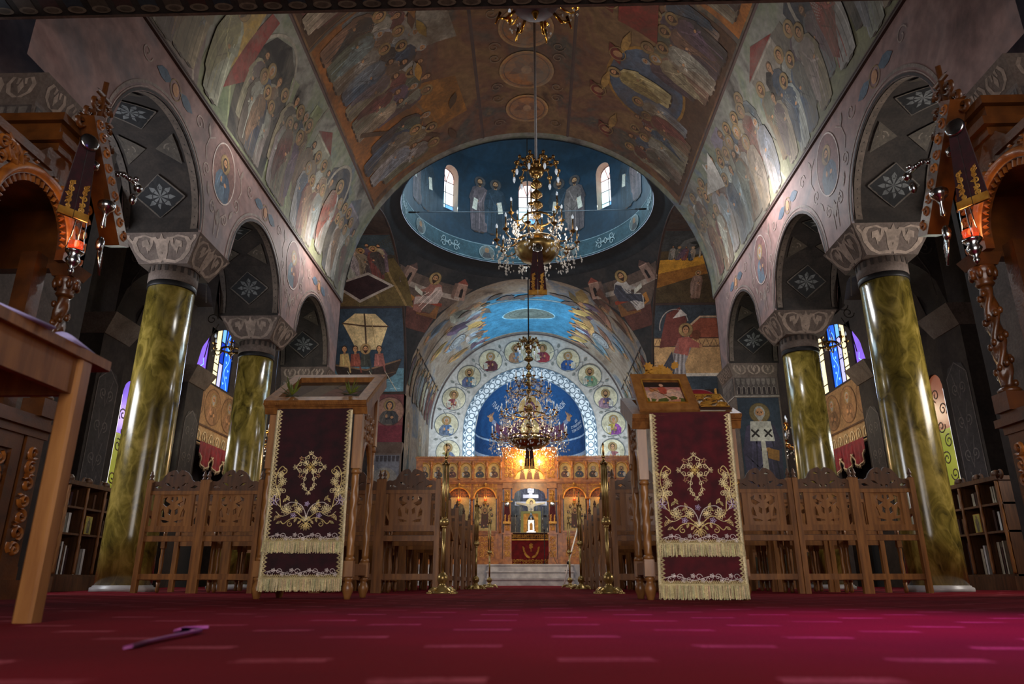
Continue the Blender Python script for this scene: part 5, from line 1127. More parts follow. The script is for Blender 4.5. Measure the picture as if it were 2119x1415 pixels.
# ------------------------------------------------------------------ tall brass stands along the aisle
def make_stand():
    c = empty('brass_stand')
    b = MB().lathe([(.085, .0), (.095, .012), (.095, .022), (.075, .035), (.07, .05), (.045, .065), (.03, .085), (.028, .1), (.045, .115), (.05, .14), (.045, .165), (.03, .18), (.022, .19)], 20).build('base', 'brass', c)
    for k in range(4):
        a = pi/4+k*pi/2; mb = MB(); mb.tube([(.06*cos(a), .06*sin(a), .045), (.1*cos(a), .1*sin(a), .05), (.135*cos(a), .135*sin(a), .03), (.15*cos(a), .15*sin(a), .012)], [.018, .02, .02, .016], 7); 
        for q in (-.16, 0, .16): mb.ball((.152*cos(a+q), .152*sin(a+q), .012), .013, None, None, 6, 4)
        mb.build('claw_foot', 'brass', b)
    MB().lathe([(.016, .185), (.016, .6)], 12).build('pole', 'brass', c)
    mb = MB(); mb.ball((0, 0, .64), .046, .046, .042, 12, 8); mb.lathe([(.02, .59), (.026, .6), (.02, .61)], 12); mb.lathe([(.02, .67), (.026, .68), (.02, .69)], 12); mb.build('knop', 'brass', c)
    for k in range(3):
        a = k*2*pi/3+.4; MB().tube([(.024*cos(a), .024*sin(a), .68), (.024*cos(a), .024*sin(a), 1.18)], .0115, 8).build('rod', 'brass', c)
    MB().lathe([(.036, 1.175), (.038, 1.19), (.022, 1.2), (.012, 1.215), (.012, 1.24), (.02, 1.25), (.01, 1.265), (.012, 1.3), (.008, 1.32), (.012, 1.35), (.008, 1.375), (.0, 1.39)], 10).build('finial', 'dark_brass', c)
    return c
st = make_stand(); f1 = True
for sx, nm in ((-1, 'left'), (1, 'right')):
    for k, y in enumerate((6.85, 10.8, 14.1)):
        o = st if f1 else copy_tree(st); f1 = False
        o.location = ((-.735 if sx < 0 else .78)+(0 if k == 0 else -.0), y, .0); o.rotation_euler = (0, 0, .3*k)
        tag(o, 'tall polished brass stand on clawed base %s side of the aisle, %s' % (nm, ['nearest the camera', 'halfway to the altar', 'nearest the altar steps'][k]), 'stand', 'brass aisle stands')
# ------------------------------------------------------------------ embroidered velvet hangings
def hanging(name, x0, x1, y, ztop, label, vm='velvet_dark', slope=None, seed=1, lift=0):
    """front drop of a lectern cover: velvet, braid, embroidery, fringes"""
    c = empty(name, ((x0+x1)/2, y, 0)); w = x1-x0; hw = w/2; rnd = random.Random(seed)
    wv = lambda u, v: .006*sin(u*14+seed)+.010*sin(u*5+v*3+seed)*(1-v/ztop)
    f = lambda u, v, h: (u*(1+.03*(1-v/ztop)), -h+wv(u, v)-.01, lift*max(0, 1-v/ztop)+v)
    def panel(z0, z1):
        mb = MB(); nu, nv = 18, 12
        P = [f(-hw+w*i/nu, z0+(z1-z0)*j/nv, 0) for j in range(nv+1) for i in range(nu+1)]
        mb.add(P, [(j*(nu+1)+i, j*(nu+1)+i+1, (j+1)*(nu+1)+i+1, (j+1)*(nu+1)+i) for j in range(nv) for i in range(nu)], None, True); n0 = len(mb.v)
        Q = [(p[0], p[1]+.008, p[2]) for p in P]; mb.add(Q, [(j*(nu+1)+i, (j+1)*(nu+1)+i, (j+1)*(nu+1)+i+1, j*(nu+1)+i+1) for j in range(nv) for i in range(nu)], None, True); return mb
    v = panel(.03, ztop)
    if slope: # part lying on the sloping desk
        yb, zb = slope; mb = v; mb.box(-hw, hw, .0, yb-y, ztop-.004, ztop) if False else mb.add([(-hw, -.01, ztop), (hw, -.01, ztop), (hw, yb-y, zb), (-hw, yb-y, zb), (-hw, -.01, ztop-.008), (hw, -.01, ztop-.008), (hw, yb-y, zb-.008), (-hw, yb-y, zb-.008)], [(0, 1, 2, 3), (4, 7, 6, 5), (0, 4, 5, 1), (1, 5, 6, 2), (3, 2, 6, 7), (0, 3, 7, 4)])
    v.build('velvet', vm, c)
    G1, G2, G3, G4 = rgb(226, 212, 166), rgb(212, 190, 128), rgb(222, 210, 206), rgb(194, 178, 208)
    # side braids
    for s_ in (-1, 1):
        mb = MB(); n = 44
        for i in range(n):
            z = .05+(ztop-.06)*i/n; z2 = .05+(ztop-.06)*(i+1)/n; zm = (z+z2)/2
            mb.ridge([(s_*(hw-.006), z), (s_*(hw-.006), z2)], .02, .006, f, rgb(206, 190, 150))
            mb.ridge([(s_*(hw-.012), z), (s_*(hw-.034), zm), (s_*(hw-.012), z2)], .012, .005, f, rgb(190, 172, 126))
        mb.build('side_braid', 'thread', c)
    def emb(nm, lines, parent=c):
        mb = MB()
        for l, wd, col in lines: mb.ridge(l, wd*.68, .004, lambda u, v, h: f(u, v, h+.002), mul(col, 1.15))
        return mb.build(nm, 'thread', parent)
    # cross
    cz = .80 if ztop > 1.15 else .745; L = []; k = .13
    def sp(cx, cy, r, a, d, t=1.2, col=G1, wd=.0065): L.append((spiral(cx, cy, r, t, a, d, .15, 14), wd, col))
    for q in range(4):
        a = q*pi/2; ca, sa = cos(a), sin(a); T = lambda x, y: (x*ca-y*sa, cz+x*sa+y*ca); ln = .085 if q != 3 else .16
        for s_ in (-1, 1):
            L.append(([T(.012, s_*.012), T(ln*.45, s_*.03), T(ln*.75, s_*.035), T(ln*.95, s_*.014), T(ln, 0)], .007, G1))
            for t in ((.42, .022), (.8, .02)) if q != 3 else ((.22, .022), (.5, .03), (.75, .034), (.9, .022)):
                p = T(ln*t[0], s_*t[1]); sp(p[0], p[1], .016, a+s_*pi/2, s_)
            p = T(.05, s_*.05); L.append(([T(.018, s_*.018), T(.05, s_*.05)], .006, G1)); L.append((leaf(p[0], p[1], .022, a+s_*pi/4, .6), .006, G2))
            for e in ((.062, .042), (.05, .062), (.07, .06)): p = T(e[0], s_*e[1]); L.append(([(p[0]-.003, p[1]), (p[0]+.003, p[1])], .007, rgb(210, 150, 130)))
        p = T(ln, 0)
        for d in (-.7, 0, .7): L.append((leaf(p[0], p[1], .024, a+d, .4), .005, G1))
    for q in range(8): L.append((leaf(0, cz, .03, q*pi/4, .45), .005, rgb(226, 200, 120)))
    emb('embroidered_cross', L)
    # garland
    L = []; g0 = .42 if ztop > 1.15 else .385; wq = hw-.035
    def flower(x, y, r, col, n=7, a0=0):
        for q in range(n): L.append((leaf(x, y, r, a0+2*pi*q/n, .5), .0055, col))
    for s_ in (-1, 1):
        X = lambda x: s_*x
        stem = spl([(X(.0), g0+.035), (X(.03), g0+.06), (X(.07), g0+.09), (X(.12), g0+.085), (X(.16), g0+.115), (X(wq*.82), g0+.19), (X(wq*.97), g0+.27), (X(wq*.96), g0+.34), (X(wq*.83), g0+.385), (X(wq*.72), g0+.365)])
        L.append((stem, .0085, G2)); L.append((spiral(X(wq*.76), g0+.352, .022, 1.2, pi/2+(s_ > 0)*.9, s_, .25), .008, G2))
        L.append((spl([(X(.0), g0+.04), (X(.01), g0+.09), (X(.04), g0+.135), (X(.1), g0+.15), (X(.14), g0+.125)]), .007, G3)); L.append((spl([(X(.005), g0+.02), (X(.05), g0+.05), (X(.1), g0+.04), (X(.135), g0+.012), (X(.155), g0+.03)]), .009, G2)); L.append((spiral(X(.095), g0+.01, .02, 1.2, pi/2, -s_, .2), .007, G2))
        L.append((spl([(X(.165), g0+.12), (X(.2), g0+.16), (X(.19), g0+.22), (X(.16), g0+.235)]), .007, G1)); L.append((spiral(X(.155), g0+.222, .016, 1.2, pi/2, s_, .2), .006, G1)); L.append((spl([(X(.1), g0+.08), (X(.15), g0+.06), (X(.19), g0+.09)]), .006, G1))
        flower(X(.05), g0+.105, .03, G1, 9); flower(X(.125), g0+.105, .036, G1, 10); flower(X(wq*.9), g0+.225, .038, G1, 10, .3); flower(X(wq*.78), g0+.285, .03, G1, 9); flower(X(wq*.97), g0+.16, .036, G4, 5, .3); flower(X(.08), g0+.065, .02, G4, 5); flower(X(wq*.85), g0+.33, .024, G1, 8)
        for (x, z, l, a) in ((.03, .1, .03, .5), (.06, .13, .04, 1.2), (.09, .12, .035, 2.4), (.11, .16, .04, 1.0), (.15, .15, .035, 2.2), (.17, .075, .05, -1.0), (.15, .065, .04, -.3), (.19, .17, .045, 1.8), (.205, .2, .04, .6), (.2, .25, .045, 2.6), (.215, .27, .04, .4), (.19, .31, .04, 2.4), (.21, .33, .035, .7), (.15, .03, .035, -.5), (.06, .05, .03, -1.2), (.03, .035, .03, -.9)): L.append((leaf(X(x), g0+z, l, a if s_ > 0 else pi-a, .4), .0055, jit(G2, .2))); L.append(([(X(x), g0+z), (X(x)+l*.9*cos(a)*s_, g0+z+l*.9*sin(a))], .004, G1))
        for d in (.15, .55, .95): L.append((leaf(0, g0+.02, .05, -pi/2+s_*d, .3), .006, G2)); L.append((leaf(0, g0+.03, .035, pi/2-s_*d, .3), .006, G1))
    flower(0, g0+.14, .018, G4, 5)
    emb('embroidered_garland', L)
    # vine borders
    for zb in (.35, .13):
        L = []; n = 4; p = (w-.07)/n
        L.append((wave(-hw+.035, hw-.035, zb, .012, p*2, 12), .006, G3))
        for i in range(n*2):
            x = -hw+.035+p/2*(i+.5); d = 1 if i % 2 else -1; L.append((spiral(x, zb+d*.006, .02, 1.0, 0, d, .2, 12), .005, G3))
            for q in range(5): L.append((leaf(x+p*.2, zb-d*.012, .014, q*1.257, .6), .005, G3))
        emb('embroidered_border', L)
    # fringes
    for zt, zl in ((.318, .25), (.092, .018)):
        mb = MB(); n = int(w/.0045)
        mb.ridge([(-hw+w*i/20, zt) for i in range(21)], .022, .012, f, rgb(196, 178, 130))
        for i in range(40): x = -hw+w*(i+.5)/40; mb.ridge([(x-w/80, zt+.01), (x, zt+.024), (x+w/80, zt+.01)], .008, .005, f, rgb(186, 168, 120))
        for lay in range(2):
            for i in range(n):
                x = -hw+w*(i+rnd.random())/n; l = zl+rnd.uniform(-.006, .008); d = rnd.uniform(-.005, .005); mb.ridge([(x, zt), (x+d*.5, (zt+l)/2), (x+d, l)], .0048, .0035, (lambda u, v, h, lay=lay: f(u, v, h+.004+.004*lay)), jit(rgb(202, 186, 142), .25))
        o = mb.build('gold_fringe', 'thread', c); o['kind'] = 'stuff'
    tag(c, label, 'cloth', 'embroidered lectern hangings'); return c
# ------------------------------------------------------------------ icon stands
def icon_stand(x0, x1, y0, y1, zf, zb, label, rx=0):
    c = empty('icon_stand', ((x0+x1)/2, (y0+y1)/2, 0)); hw = (x1-x0)/2; hd = (y1-y0)/2
    for sx in (-1, 1):
        for sy in (-1, 1):
            px, py = sx*(hw-.04), sy*(hd-.04); mb = MB(); top = zf-.06 if sy < 0 else zb-.06
            mb.lathe([(.018, .0), (.022, .02), (.034, .055), (.036, .075), (.026, .1), (.02, .11), (.028, .12), (.03, .13), (.022, .14)], 12, None, None, True, (px, py)); mb.box(px-.03, px+.03, py-.03, py+.03, .14, .235)
            mb.lathe([(.03, .235), (.03, .25), (.025, .26)], 12, None, None, True, (px, py)); twist(.027, .26, top*.66, 4, 3, 12, 36, (px, py), mb); mb.lathe([(.025, top*.66), (.032, top*.67), (.026, top*.69)], 12, None, None, True, (px, py)); mb.box(px-.028, px+.028, py-.028, py+.028, top*.69, top)
            mb.build('twisted_leg', 'oak_light', c)
    for sy in (-1, 1): MB().box(-hw+.06, hw-.06, sy*(hd-.04)-.02, sy*(hd-.04)+.02, .15, .22).build('lower_rail', 'oak', c)
    for sx in (-1, 1):
        MB().box(sx*(hw-.04)-.02, sx*(hw-.04)+.02, -hd+.07, hd-.07, .15, .22).build('lower_rail', 'oak', c)
        # carved side panel with a pointed arch
        z0 = zf*.62; n = 12; a_ = [(-hd+.06, z0), (-hd+.09, z0)]+[((-hd+.09)*cos(pi*i/n), z0+.22*sin(pi*i/n)+.02) for i in range(0, n+1)]+[(hd-.09, z0), (hd-.06, z0), (hd-.06, zb-.07), (-hd+.06, zf-.07)]
        pn = MB().prism(a_, sx*(hw-.05), sx*(hw-.03), None, (), YZ(0)).build('side_panel', 'oak', c)
        mb = MB(); ff = lambda u, v, h, sx=sx: (sx*(hw-.03+h), u, v)
        for q in range(5):
            for r_ in range(3): mb.ridge(spiral(-hd+.1+.075*q, z0+.29+.07*r_+.03*q*(1 if zb > zf else 0)*.0, .03, 1.3, q+r_, 1 if q % 2 else -1, .2), .012, .01, ff)
        mb.ridge([((-hd+.11)*cos(pi*i/14), z0+.22*sin(pi*i/14)+.03) for i in range(15)], .02, .014, ff); mb.build('side_carving', 'oak_light', pn)
    # sloping top frame
    P = lambda u, t, h: (u, -hd-.02+(2*hd+.04)*t-h*.5, zf+(zb-zf)*t+h*.86)
    def slab(u0, u1, t0, t1, h0, h1, nm, m, par=c):
        vs = [P(u, t, h) for h in (h0, h1) for t in (t0, t1) for u in (u0, u1)]
        return MB().add(vs, [(0, 2, 3, 1), (4, 5, 7, 6), (0, 1, 5, 4), (2, 6, 7, 3), (0, 4, 6, 2), (1, 3, 7, 5)]).build(nm, m, par)
    slab(-hw-.02, hw+.02, -.02, 1.02, -.07, -.015, 'desk_box', 'oak')
    for a in ((-hw-.02, hw+.02, -.03, .1), (-hw-.02, hw+.02, .9, 1.03), (-hw-.02, -hw+.05, .1, .9), (hw-.05, hw+.02, .1, .9)): slab(*a, -.015, .03, 'frame_rail', 'oak')
    mb = MB()
    for i in range(60): u = -hw-.02+(2*hw+.04)*i/60; mb.ridge([(u, 0), (u+.008, 1)], .008, .006, lambda a, b, h: P(a, -.045-.0*h, .0+.022*b+h*.2))
    for i in range(48): t = 1.0*i/48; mb.ridge([(t, 0), (t+.012, 1)], .014, .006, lambda a, b, h: (hw+.022+h, *P(0, a, .005+.022*b)[1:]))
    mb.build('rope_moulding', 'oak_light', c)
    tag(c, label, 'lectern', 'carved icon stands'); return c, P, hw, hd
LX0, LX1, LY0, LY1 = -1.67, -1.02, 4.62, 5.12
isl, P, hw, hd = icon_stand(LX0, LX1, LY0, LY1, 1.24, 1.56, 'carved oak icon stand with framed painted panel on top, left of the aisle')
F = Fresco(lambda u, v, h: P(u, v, -.012+h), 9, .004, .0003)
F.poly([(-hw+.05, .1), (hw-.05, .1), (hw-.05, .9), (-hw+.05, .9)], rgb(96, 66, 40)); F.poly([(-.2, .15), (-.08, .85), (.05, .85), (-.05, .15)], rgb(130, 104, 74)); F.poly([(-.05, .2), (.2, .3), (.22, .55), (.02, .6)], rgb(140, 84, 60)); F.ell(.08, .66, .04, .07, rgb(150, 110, 60), 14); F.poly([(-.27, .12), (.27, .12), (.27, .3), (-.27, .22)], rgb(80, 64, 34)); F.poly([(.1, .45), (.26, .5), (.24, .85), (.14, .8)], rgb(86, 72, 60))
F.c = [mul(c, .5) for c in F.c]; F.build('icon_painting', 'icon_paint', isl)
hanging('velvet_hanging', -1.59, -1.09, LY0-.03, 1.2, 'dark red velvet hanging with gold cross and fringes on the left icon stand', 'velvet_dark', None, 1, .04)
for k, (u, t) in enumerate(((-.19, .14), (.2, .18))):
    o = empty('flower_sprig', Vector(P(u, t, .03))+Vector(((LX0+LX1)/2, (LY0+LY1)/2, 0))); mb = MB(); r2 = random.Random(k)
    for q in range(16):
        a, e, l = r2.uniform(-.4, pi+.4), r2.uniform(.1, 1.2), r2.uniform(.07, .15); d = Vector((cos(a)*cos(e), -.4*abs(sin(a)), sin(e))); s_ = Vector((-sin(a), 0, .2))*.012
        mb.add([(0, 0, 0), tuple(d*l*.5+s_), tuple(d*l), tuple(d*l*.5-s_), tuple(d*l*.5+Vector((0, -.006, 0)))], [(0, 1, 4), (1, 2, 4), (2, 3, 4), (3, 0, 4)])
    mb.build('leaves', 'leaf_green', o); mb = MB(); mb.tube([(-.04, -.004, -.005), (0, 0, 0), (.05, -.004, -.006)], .004, 6); mb.build('stem', 'leaf_dark', o)
    tag(o, 'yellow green leafy sprig tucked at the %s corner of the left icon panel' % ('left', 'right')[k], 'sprig', 'sprigs on the icon')
RX0, RX1, RY0, RY1 = .74, 1.37, 4.38, 4.86
isr, P, hw, hd = icon_stand(RX0, RX1, RY0, RY1, 1.075, 1.3, 'carved oak icon stand with velvet cover right of the aisle')
hanging('velvet_hanging', .825, 1.315, RY0-.05, 1.1, 'crimson velvet hanging with silver gold cross and fringes on the right icon stand', 'velvet', None, 4)
# framed icon leaning on the right stand
ic = empty('framed_icon', (.965, RY0+.04, 1.115)); al = radians(48)
Q = lambda u, v, h: (u+.07*0, v*cos(al)-h*sin(al), v*sin(al)+h*cos(al))
def qslab(u0, u1, v0, v1, h0, h1, nm, m, par): 
    return MB().add([Q(u, v, h) for h in (h0, h1) for v in (v0, v1) for u in (u0, u1)], [(0, 2, 3, 1), (4, 5, 7, 6), (0, 1, 5, 4), (2, 6, 7, 3), (0, 4, 6, 2), (1, 3, 7, 5)]).build(nm, m, par)
W2, H2 = .19, .42
qslab(-W2, W2, 0, H2, 0, .012, 'backing', 'oak', ic)
for a in ((-W2, W2, 0, .075), (-W2, W2, H2-.075, H2), (-W2, -W2+.065, .075, H2-.075), (W2-.065, W2, .075, H2-.075)): qslab(*a, .012, .032, 'frame_rail', 'oak_light', ic)
for a in ((-W2+.06, W2-.06, .07, .08), (-W2+.06, W2-.06, H2-.08, H2-.07), (-W2+.058, -W2+.068, .075, H2-.075), (W2-.068, W2-.058, .075, H2-.075)): qslab(*a, .032, .038, 'inner_lip', 'gilt', ic)
F = Fresco(lambda u, v, h: Q(u, v, .012+h), 9, .002, .0003); a, b, c_, d = -.122, .122, .078, .342
F.poly([(a, c_), (b, c_), (b, d), (a, d)], rgb(196, 160, 140)); F.poly([(a, d-.06), (b, d-.06), (b, d), (a, d)], rgb(40, 30, 26)); F.poly([(a, c_), (b, c_), (b, c_+.07), (.06, c_+.1), (-.05, c_+.06), (a, c_+.08)], rgb(88, 92, 40)); F.poly([(a, d-.06), (a, d-.1), (b, d-.1), (b, d-.06)], rgb(180, 120, 110))
F.poly([(-.09, .13), (-.1, .19), (-.06, .22), (.02, .2), (.06, .23), (.085, .22), (.09, .25), (.06, .26), (.03, .24), (-.02, .25), (-.07, .24), (-.105, .2), (-.1, .1)], rgb(214, 170, 140)); F.line([(.05, .2), (.09, .16), (.07, .12)], .014, rgb(214, 170, 140)); F.line([(-.06, .19), (-.05, .13), (-.07, .1)], .014, rgb(204, 160, 130)); F.line([(.0, .19), (.03, .13), (.01, .1)], .014, rgb(204, 160, 130))
F.poly([(-.02, .2), (-.03, .27), (.01, .29), (.03, .25), (.02, .2)], rgb(176, 80, 60)); F.poly([(-.03, .27), (-.09, .26), (-.08, .22), (-.03, .24)], rgb(190, 120, 70)); F.ell(0, .305, .022, .024, rgb(60, 36, 24), 14); F.ell(0, .3, .014, .017, rgb(220, 170, 140), 12); F.line([(-.09, .28), (.05, .14)], .006, rgb(120, 80, 50)); F.poly([(.0, .09), (.09, .1), (.1, .14), (.05, .13), (.03, .12)], rgb(196, 130, 100))
F.build('icon_painting', 'icon_paint', ic); ic.rotation_euler = (0, 0, .04)
tag(ic, 'framed icon of a horseman propped on the right icon stand', 'icon')
# book with metal cover
bk = empty('gospel_book', (1.255, RY0+.06, 1.105)); al = radians(34); W2, H2 = .105, .25
qslab(-W2, W2, 0, H2, 0, .012, 'back_cover', 'velvet_bright', bk); qslab(-W2+.006, W2-.004, .006, H2-.006, .012, .04, 'page_block', 'book_pages', bk); qslab(-W2, W2, 0, H2, .04, .052, 'front_cover', 'book_cover', bk); cv = qslab(-W2+.012, W2-.012, .012, H2-.012, .052, .056, 'metal_plate', 'dark_brass', bk)
mb = MB(); fq = lambda u, v, h: Q(u, v, .056+h)
for (u, v, r) in ((0, H2/2, .038), (-.055, .06, .026), (.055, .06, .026), (-.055, H2-.06, .026), (.055, H2-.06, .026)):
    mb.ridge([(u+r*cos(q*pi/8), v+r*1.1*sin(q*pi/8)) for q in range(17)], .008, .006, fq); mb.ridge(spiral(u, v, r*.7, 1.5, 0, 1, .1), .006, .005, fq)
for q in range(24): mb.ridge(spiral(random.uniform(-.085, .085), random.uniform(.02, H2-.02), .012, 1.2, q, 1), .005, .004, fq)
mb.ridge([(-W2+.014, .014), (W2-.014, .014), (W2-.014, H2-.014), (-W2+.014, H2-.014), (-W2+.014, .014)], .008, .006, fq); mb.build('relief', 'gilt', cv); bk.rotation_euler = (0, 0, .03)
tag(bk, 'gospel book with embossed gilt metal cover lying on the right icon stand', 'book')
cu = empty('velvet_cushion', (1.215, RY0+.32, 1.29)); mb = MB(); mb.ball((0, 0, 0), .125, .05, .055, 14, 8); mb.build('cushion', 'velvet_bright', cu); mb = MB()
for i in range(16): t = -.05+.1*i/15; mb.ball((.118+.004*(i % 2), -.02+.03*abs(t)*10*.2, t), .008, None, None, 6, 4)
mb.build('braid', 'gilt', cu); tag(cu, 'small crimson velvet cushion with gold braid behind the gospel book', 'cushion')
fl = empty('flower_bouquet', (.99, RY1-.03, 1.40)); r2 = random.Random(5)
mb = MB()
def blossom(mb, c, r, n, a0):
    for k in range(n):
        a = a0+2*pi*k/n; d = Vector((cos(a), -.35, sin(a))); s_ = Vector((-sin(a), 0, cos(a)))*r*.3; C0 = Vector(c)
        mb.add([tuple(C0), tuple(C0+d*r*.6+s_), tuple(C0+d*r), tuple(C0+d*r*.6-s_), tuple(C0+d*r*.55+Vector((0, .012, 0)))], [(0, 1, 2, 3), (0, 4, 1), (1, 4, 2), (2, 4, 3), (3, 4, 0)])
    mb.ball(c, r*.22, None, None, 6, 4)
for q in range(34): a, e_, r_ = r2.uniform(0, 6.28), r2.uniform(.1, 1.4), r2.uniform(.03, .11); blossom(mb, (r_*cos(a)*1.1, r_*sin(a)*.4, .06+r_*sin(e_)*.95), r2.uniform(.022, .036), 7, a)
mb.build('yellow_blossoms', 'petal_yellow', fl); mb = MB()
for q in range(14): s_ = -1 if q % 2 else 1; blossom(mb, (s_*r2.uniform(.09, .18), r2.uniform(-.04, .03), r2.uniform(-.01, .05)), .034, 6, q)
mb.build('pink_blossoms', 'petal_pink', fl); mb = MB()
for q in range(18):
    a, l = r2.uniform(-.3, pi+.3), r2.uniform(.06, .12); d = Vector((cos(a), -.3, abs(sin(a))*.5-.1)); s_ = Vector((-sin(a), 0, .6))*.014
    mb.add([(0, -.03, 0), tuple(d*l*.5+s_), tuple(d*l), tuple(d*l*.5-s_), tuple(d*l*.5+Vector((0, -.01, 0)))], [(0, 1, 4), (1, 2, 4), (2, 3, 4), (3, 0, 4)])
mb.build('leaves', 'leaf_dark', fl); mb = MB(); mb.tube([(0, 0, .06), (0, 0, -.1)], .03, 8); mb.build('stems', 'leaf_dark', fl)
tag(fl, 'bouquet of yellow and pink flowers behind the framed icon', 'flowers')
# ------------------------------------------------------------------ table in the left foreground with papers
tb = empty('wooden_table', (-1.6, 1.4, 0))
def T_(x, y, z): return (x+1.6, y-1.4, z)
MB().box(-.62, .378, -1.0, .715, .735, .765, None, None, .01).build('tabletop', 'oak', tb)
for x in (-.56, .345):
    for y in (-.9, .6): MB().box(x-.027, x+.027, y-.027, y+.027, .0, .735, None, None, .007).build('leg', 'oak_light', tb)
for x in (-.56, .345): MB().box(x-.012, x+.012, -.873, .573, .63, .735).build('apron', 'oak', tb)
for y in (-.9, .6): MB().box(-.533, .318, y-.012, y+.012, .63, .735).build('apron', 'oak', tb)
tag(tb, 'plain oak table with square legs in the left foreground', 'table')
for k, (x, y, r, mm) in enumerate(((-1.31, 1.97, .2, 'paper_lilac'), (-1.30, 1.72, -.15, 'paper_lilac'))):
    o = empty('open_booklet', (x, y, .765), r)
    for s_ in (-1, 1):
        mb = MB(); n = 6; pr = [(s_*.012*q*1.2, .003+.02*sin(pi*q/n)*(1 if k == 0 else .6)+.004) for q in range(n+1)]
        vs = []; 
        for (a, z) in pr: vs += [(a, -.09, z), (a, .09, z), (a, -.09, 0), (a, .09, 0)]
        fs = []
        for q in range(n): b0 = q*4; fs += [(b0, b0+4, b0+5, b0+1), (b0+2, b0+3, b0+7, b0+6), (b0, b0+2, b0+6, b0+4), (b0+1, b0+5, b0+7, b0+3)]
        fs.append((n*4, n*4+2, n*4+3, n*4+1)); mb.add(vs, fs, None, True); mb.build('page_block', mm, o)
    tag(o, ['open booklet with curling pages at the far corner of the oak table', 'flatter open booklet lying nearer on the oak table edge'][k], 'booklet', 'booklets on the table')
# ------------------------------------------------------------------ altar screen
IY = 22.0; Z0 = .585
icn = empty('altar_screen', (0, IY, Z0))
Zr = lambda z: z-Z0
def ipart(nm, m, par, *boxes):
    mb = MB()
    for (x0, x1, y0, y1, z0, z1) in boxes: mb.box(x0, x1, y0, y1, Zr(z0), Zr(z1))
    return mb.build(nm, m, par)
def carve(par, cx, cz, w, h, y, cell, m='carved_gold_wood', seed=1, wd=.022, ht=.02, nm='carving', clip=None):
    mb = MB(); f = lambda u, v, q: (cx+u, y-q, Zr(cz)+v)
    for l in clipbox(scrollfield(w, h, cell, seed), w, h):
        if clip: l = [p for p in l if clip(*p)]
        if len(l) > 1: mb.ridge(l, wd, ht, f)
    return mb.build(nm, m, par)
ipart('plinth', 'carved_gold_wood', icn, (-3.5, -.53, -.03, .12, Z0, .7)); ipart('plinth', 'carved_gold_wood', icn, (.53, 3.5, -.03, .12, Z0, .7))
ipart('cornice', 'carved_gold_wood', icn, (-3.52, 3.52, -.10, .12, 2.99, 3.03), (-3.52, 3.52, -.06, .12, 2.95, 2.99), (-3.5, 3.5, -.04, .12, 3.03, 3.07))
for sx in (-1, 1):
    tc = ipart('top_cornice', 'carved_gold_wood', icn, (*sorted((sx*.86, sx*3.52)), -.1, .12, 3.72, 3.77), (*sorted((sx*.86, sx*3.5)), -.06, .12, 3.66, 3.72)); mb = MB()
    for i in range(54): mb.ball((sx*(.9+2.58*i/53), -.06, Zr(3.785)), .018, None, None, 6, 4)
    mb.build('bead_row', 'gilt', tc)
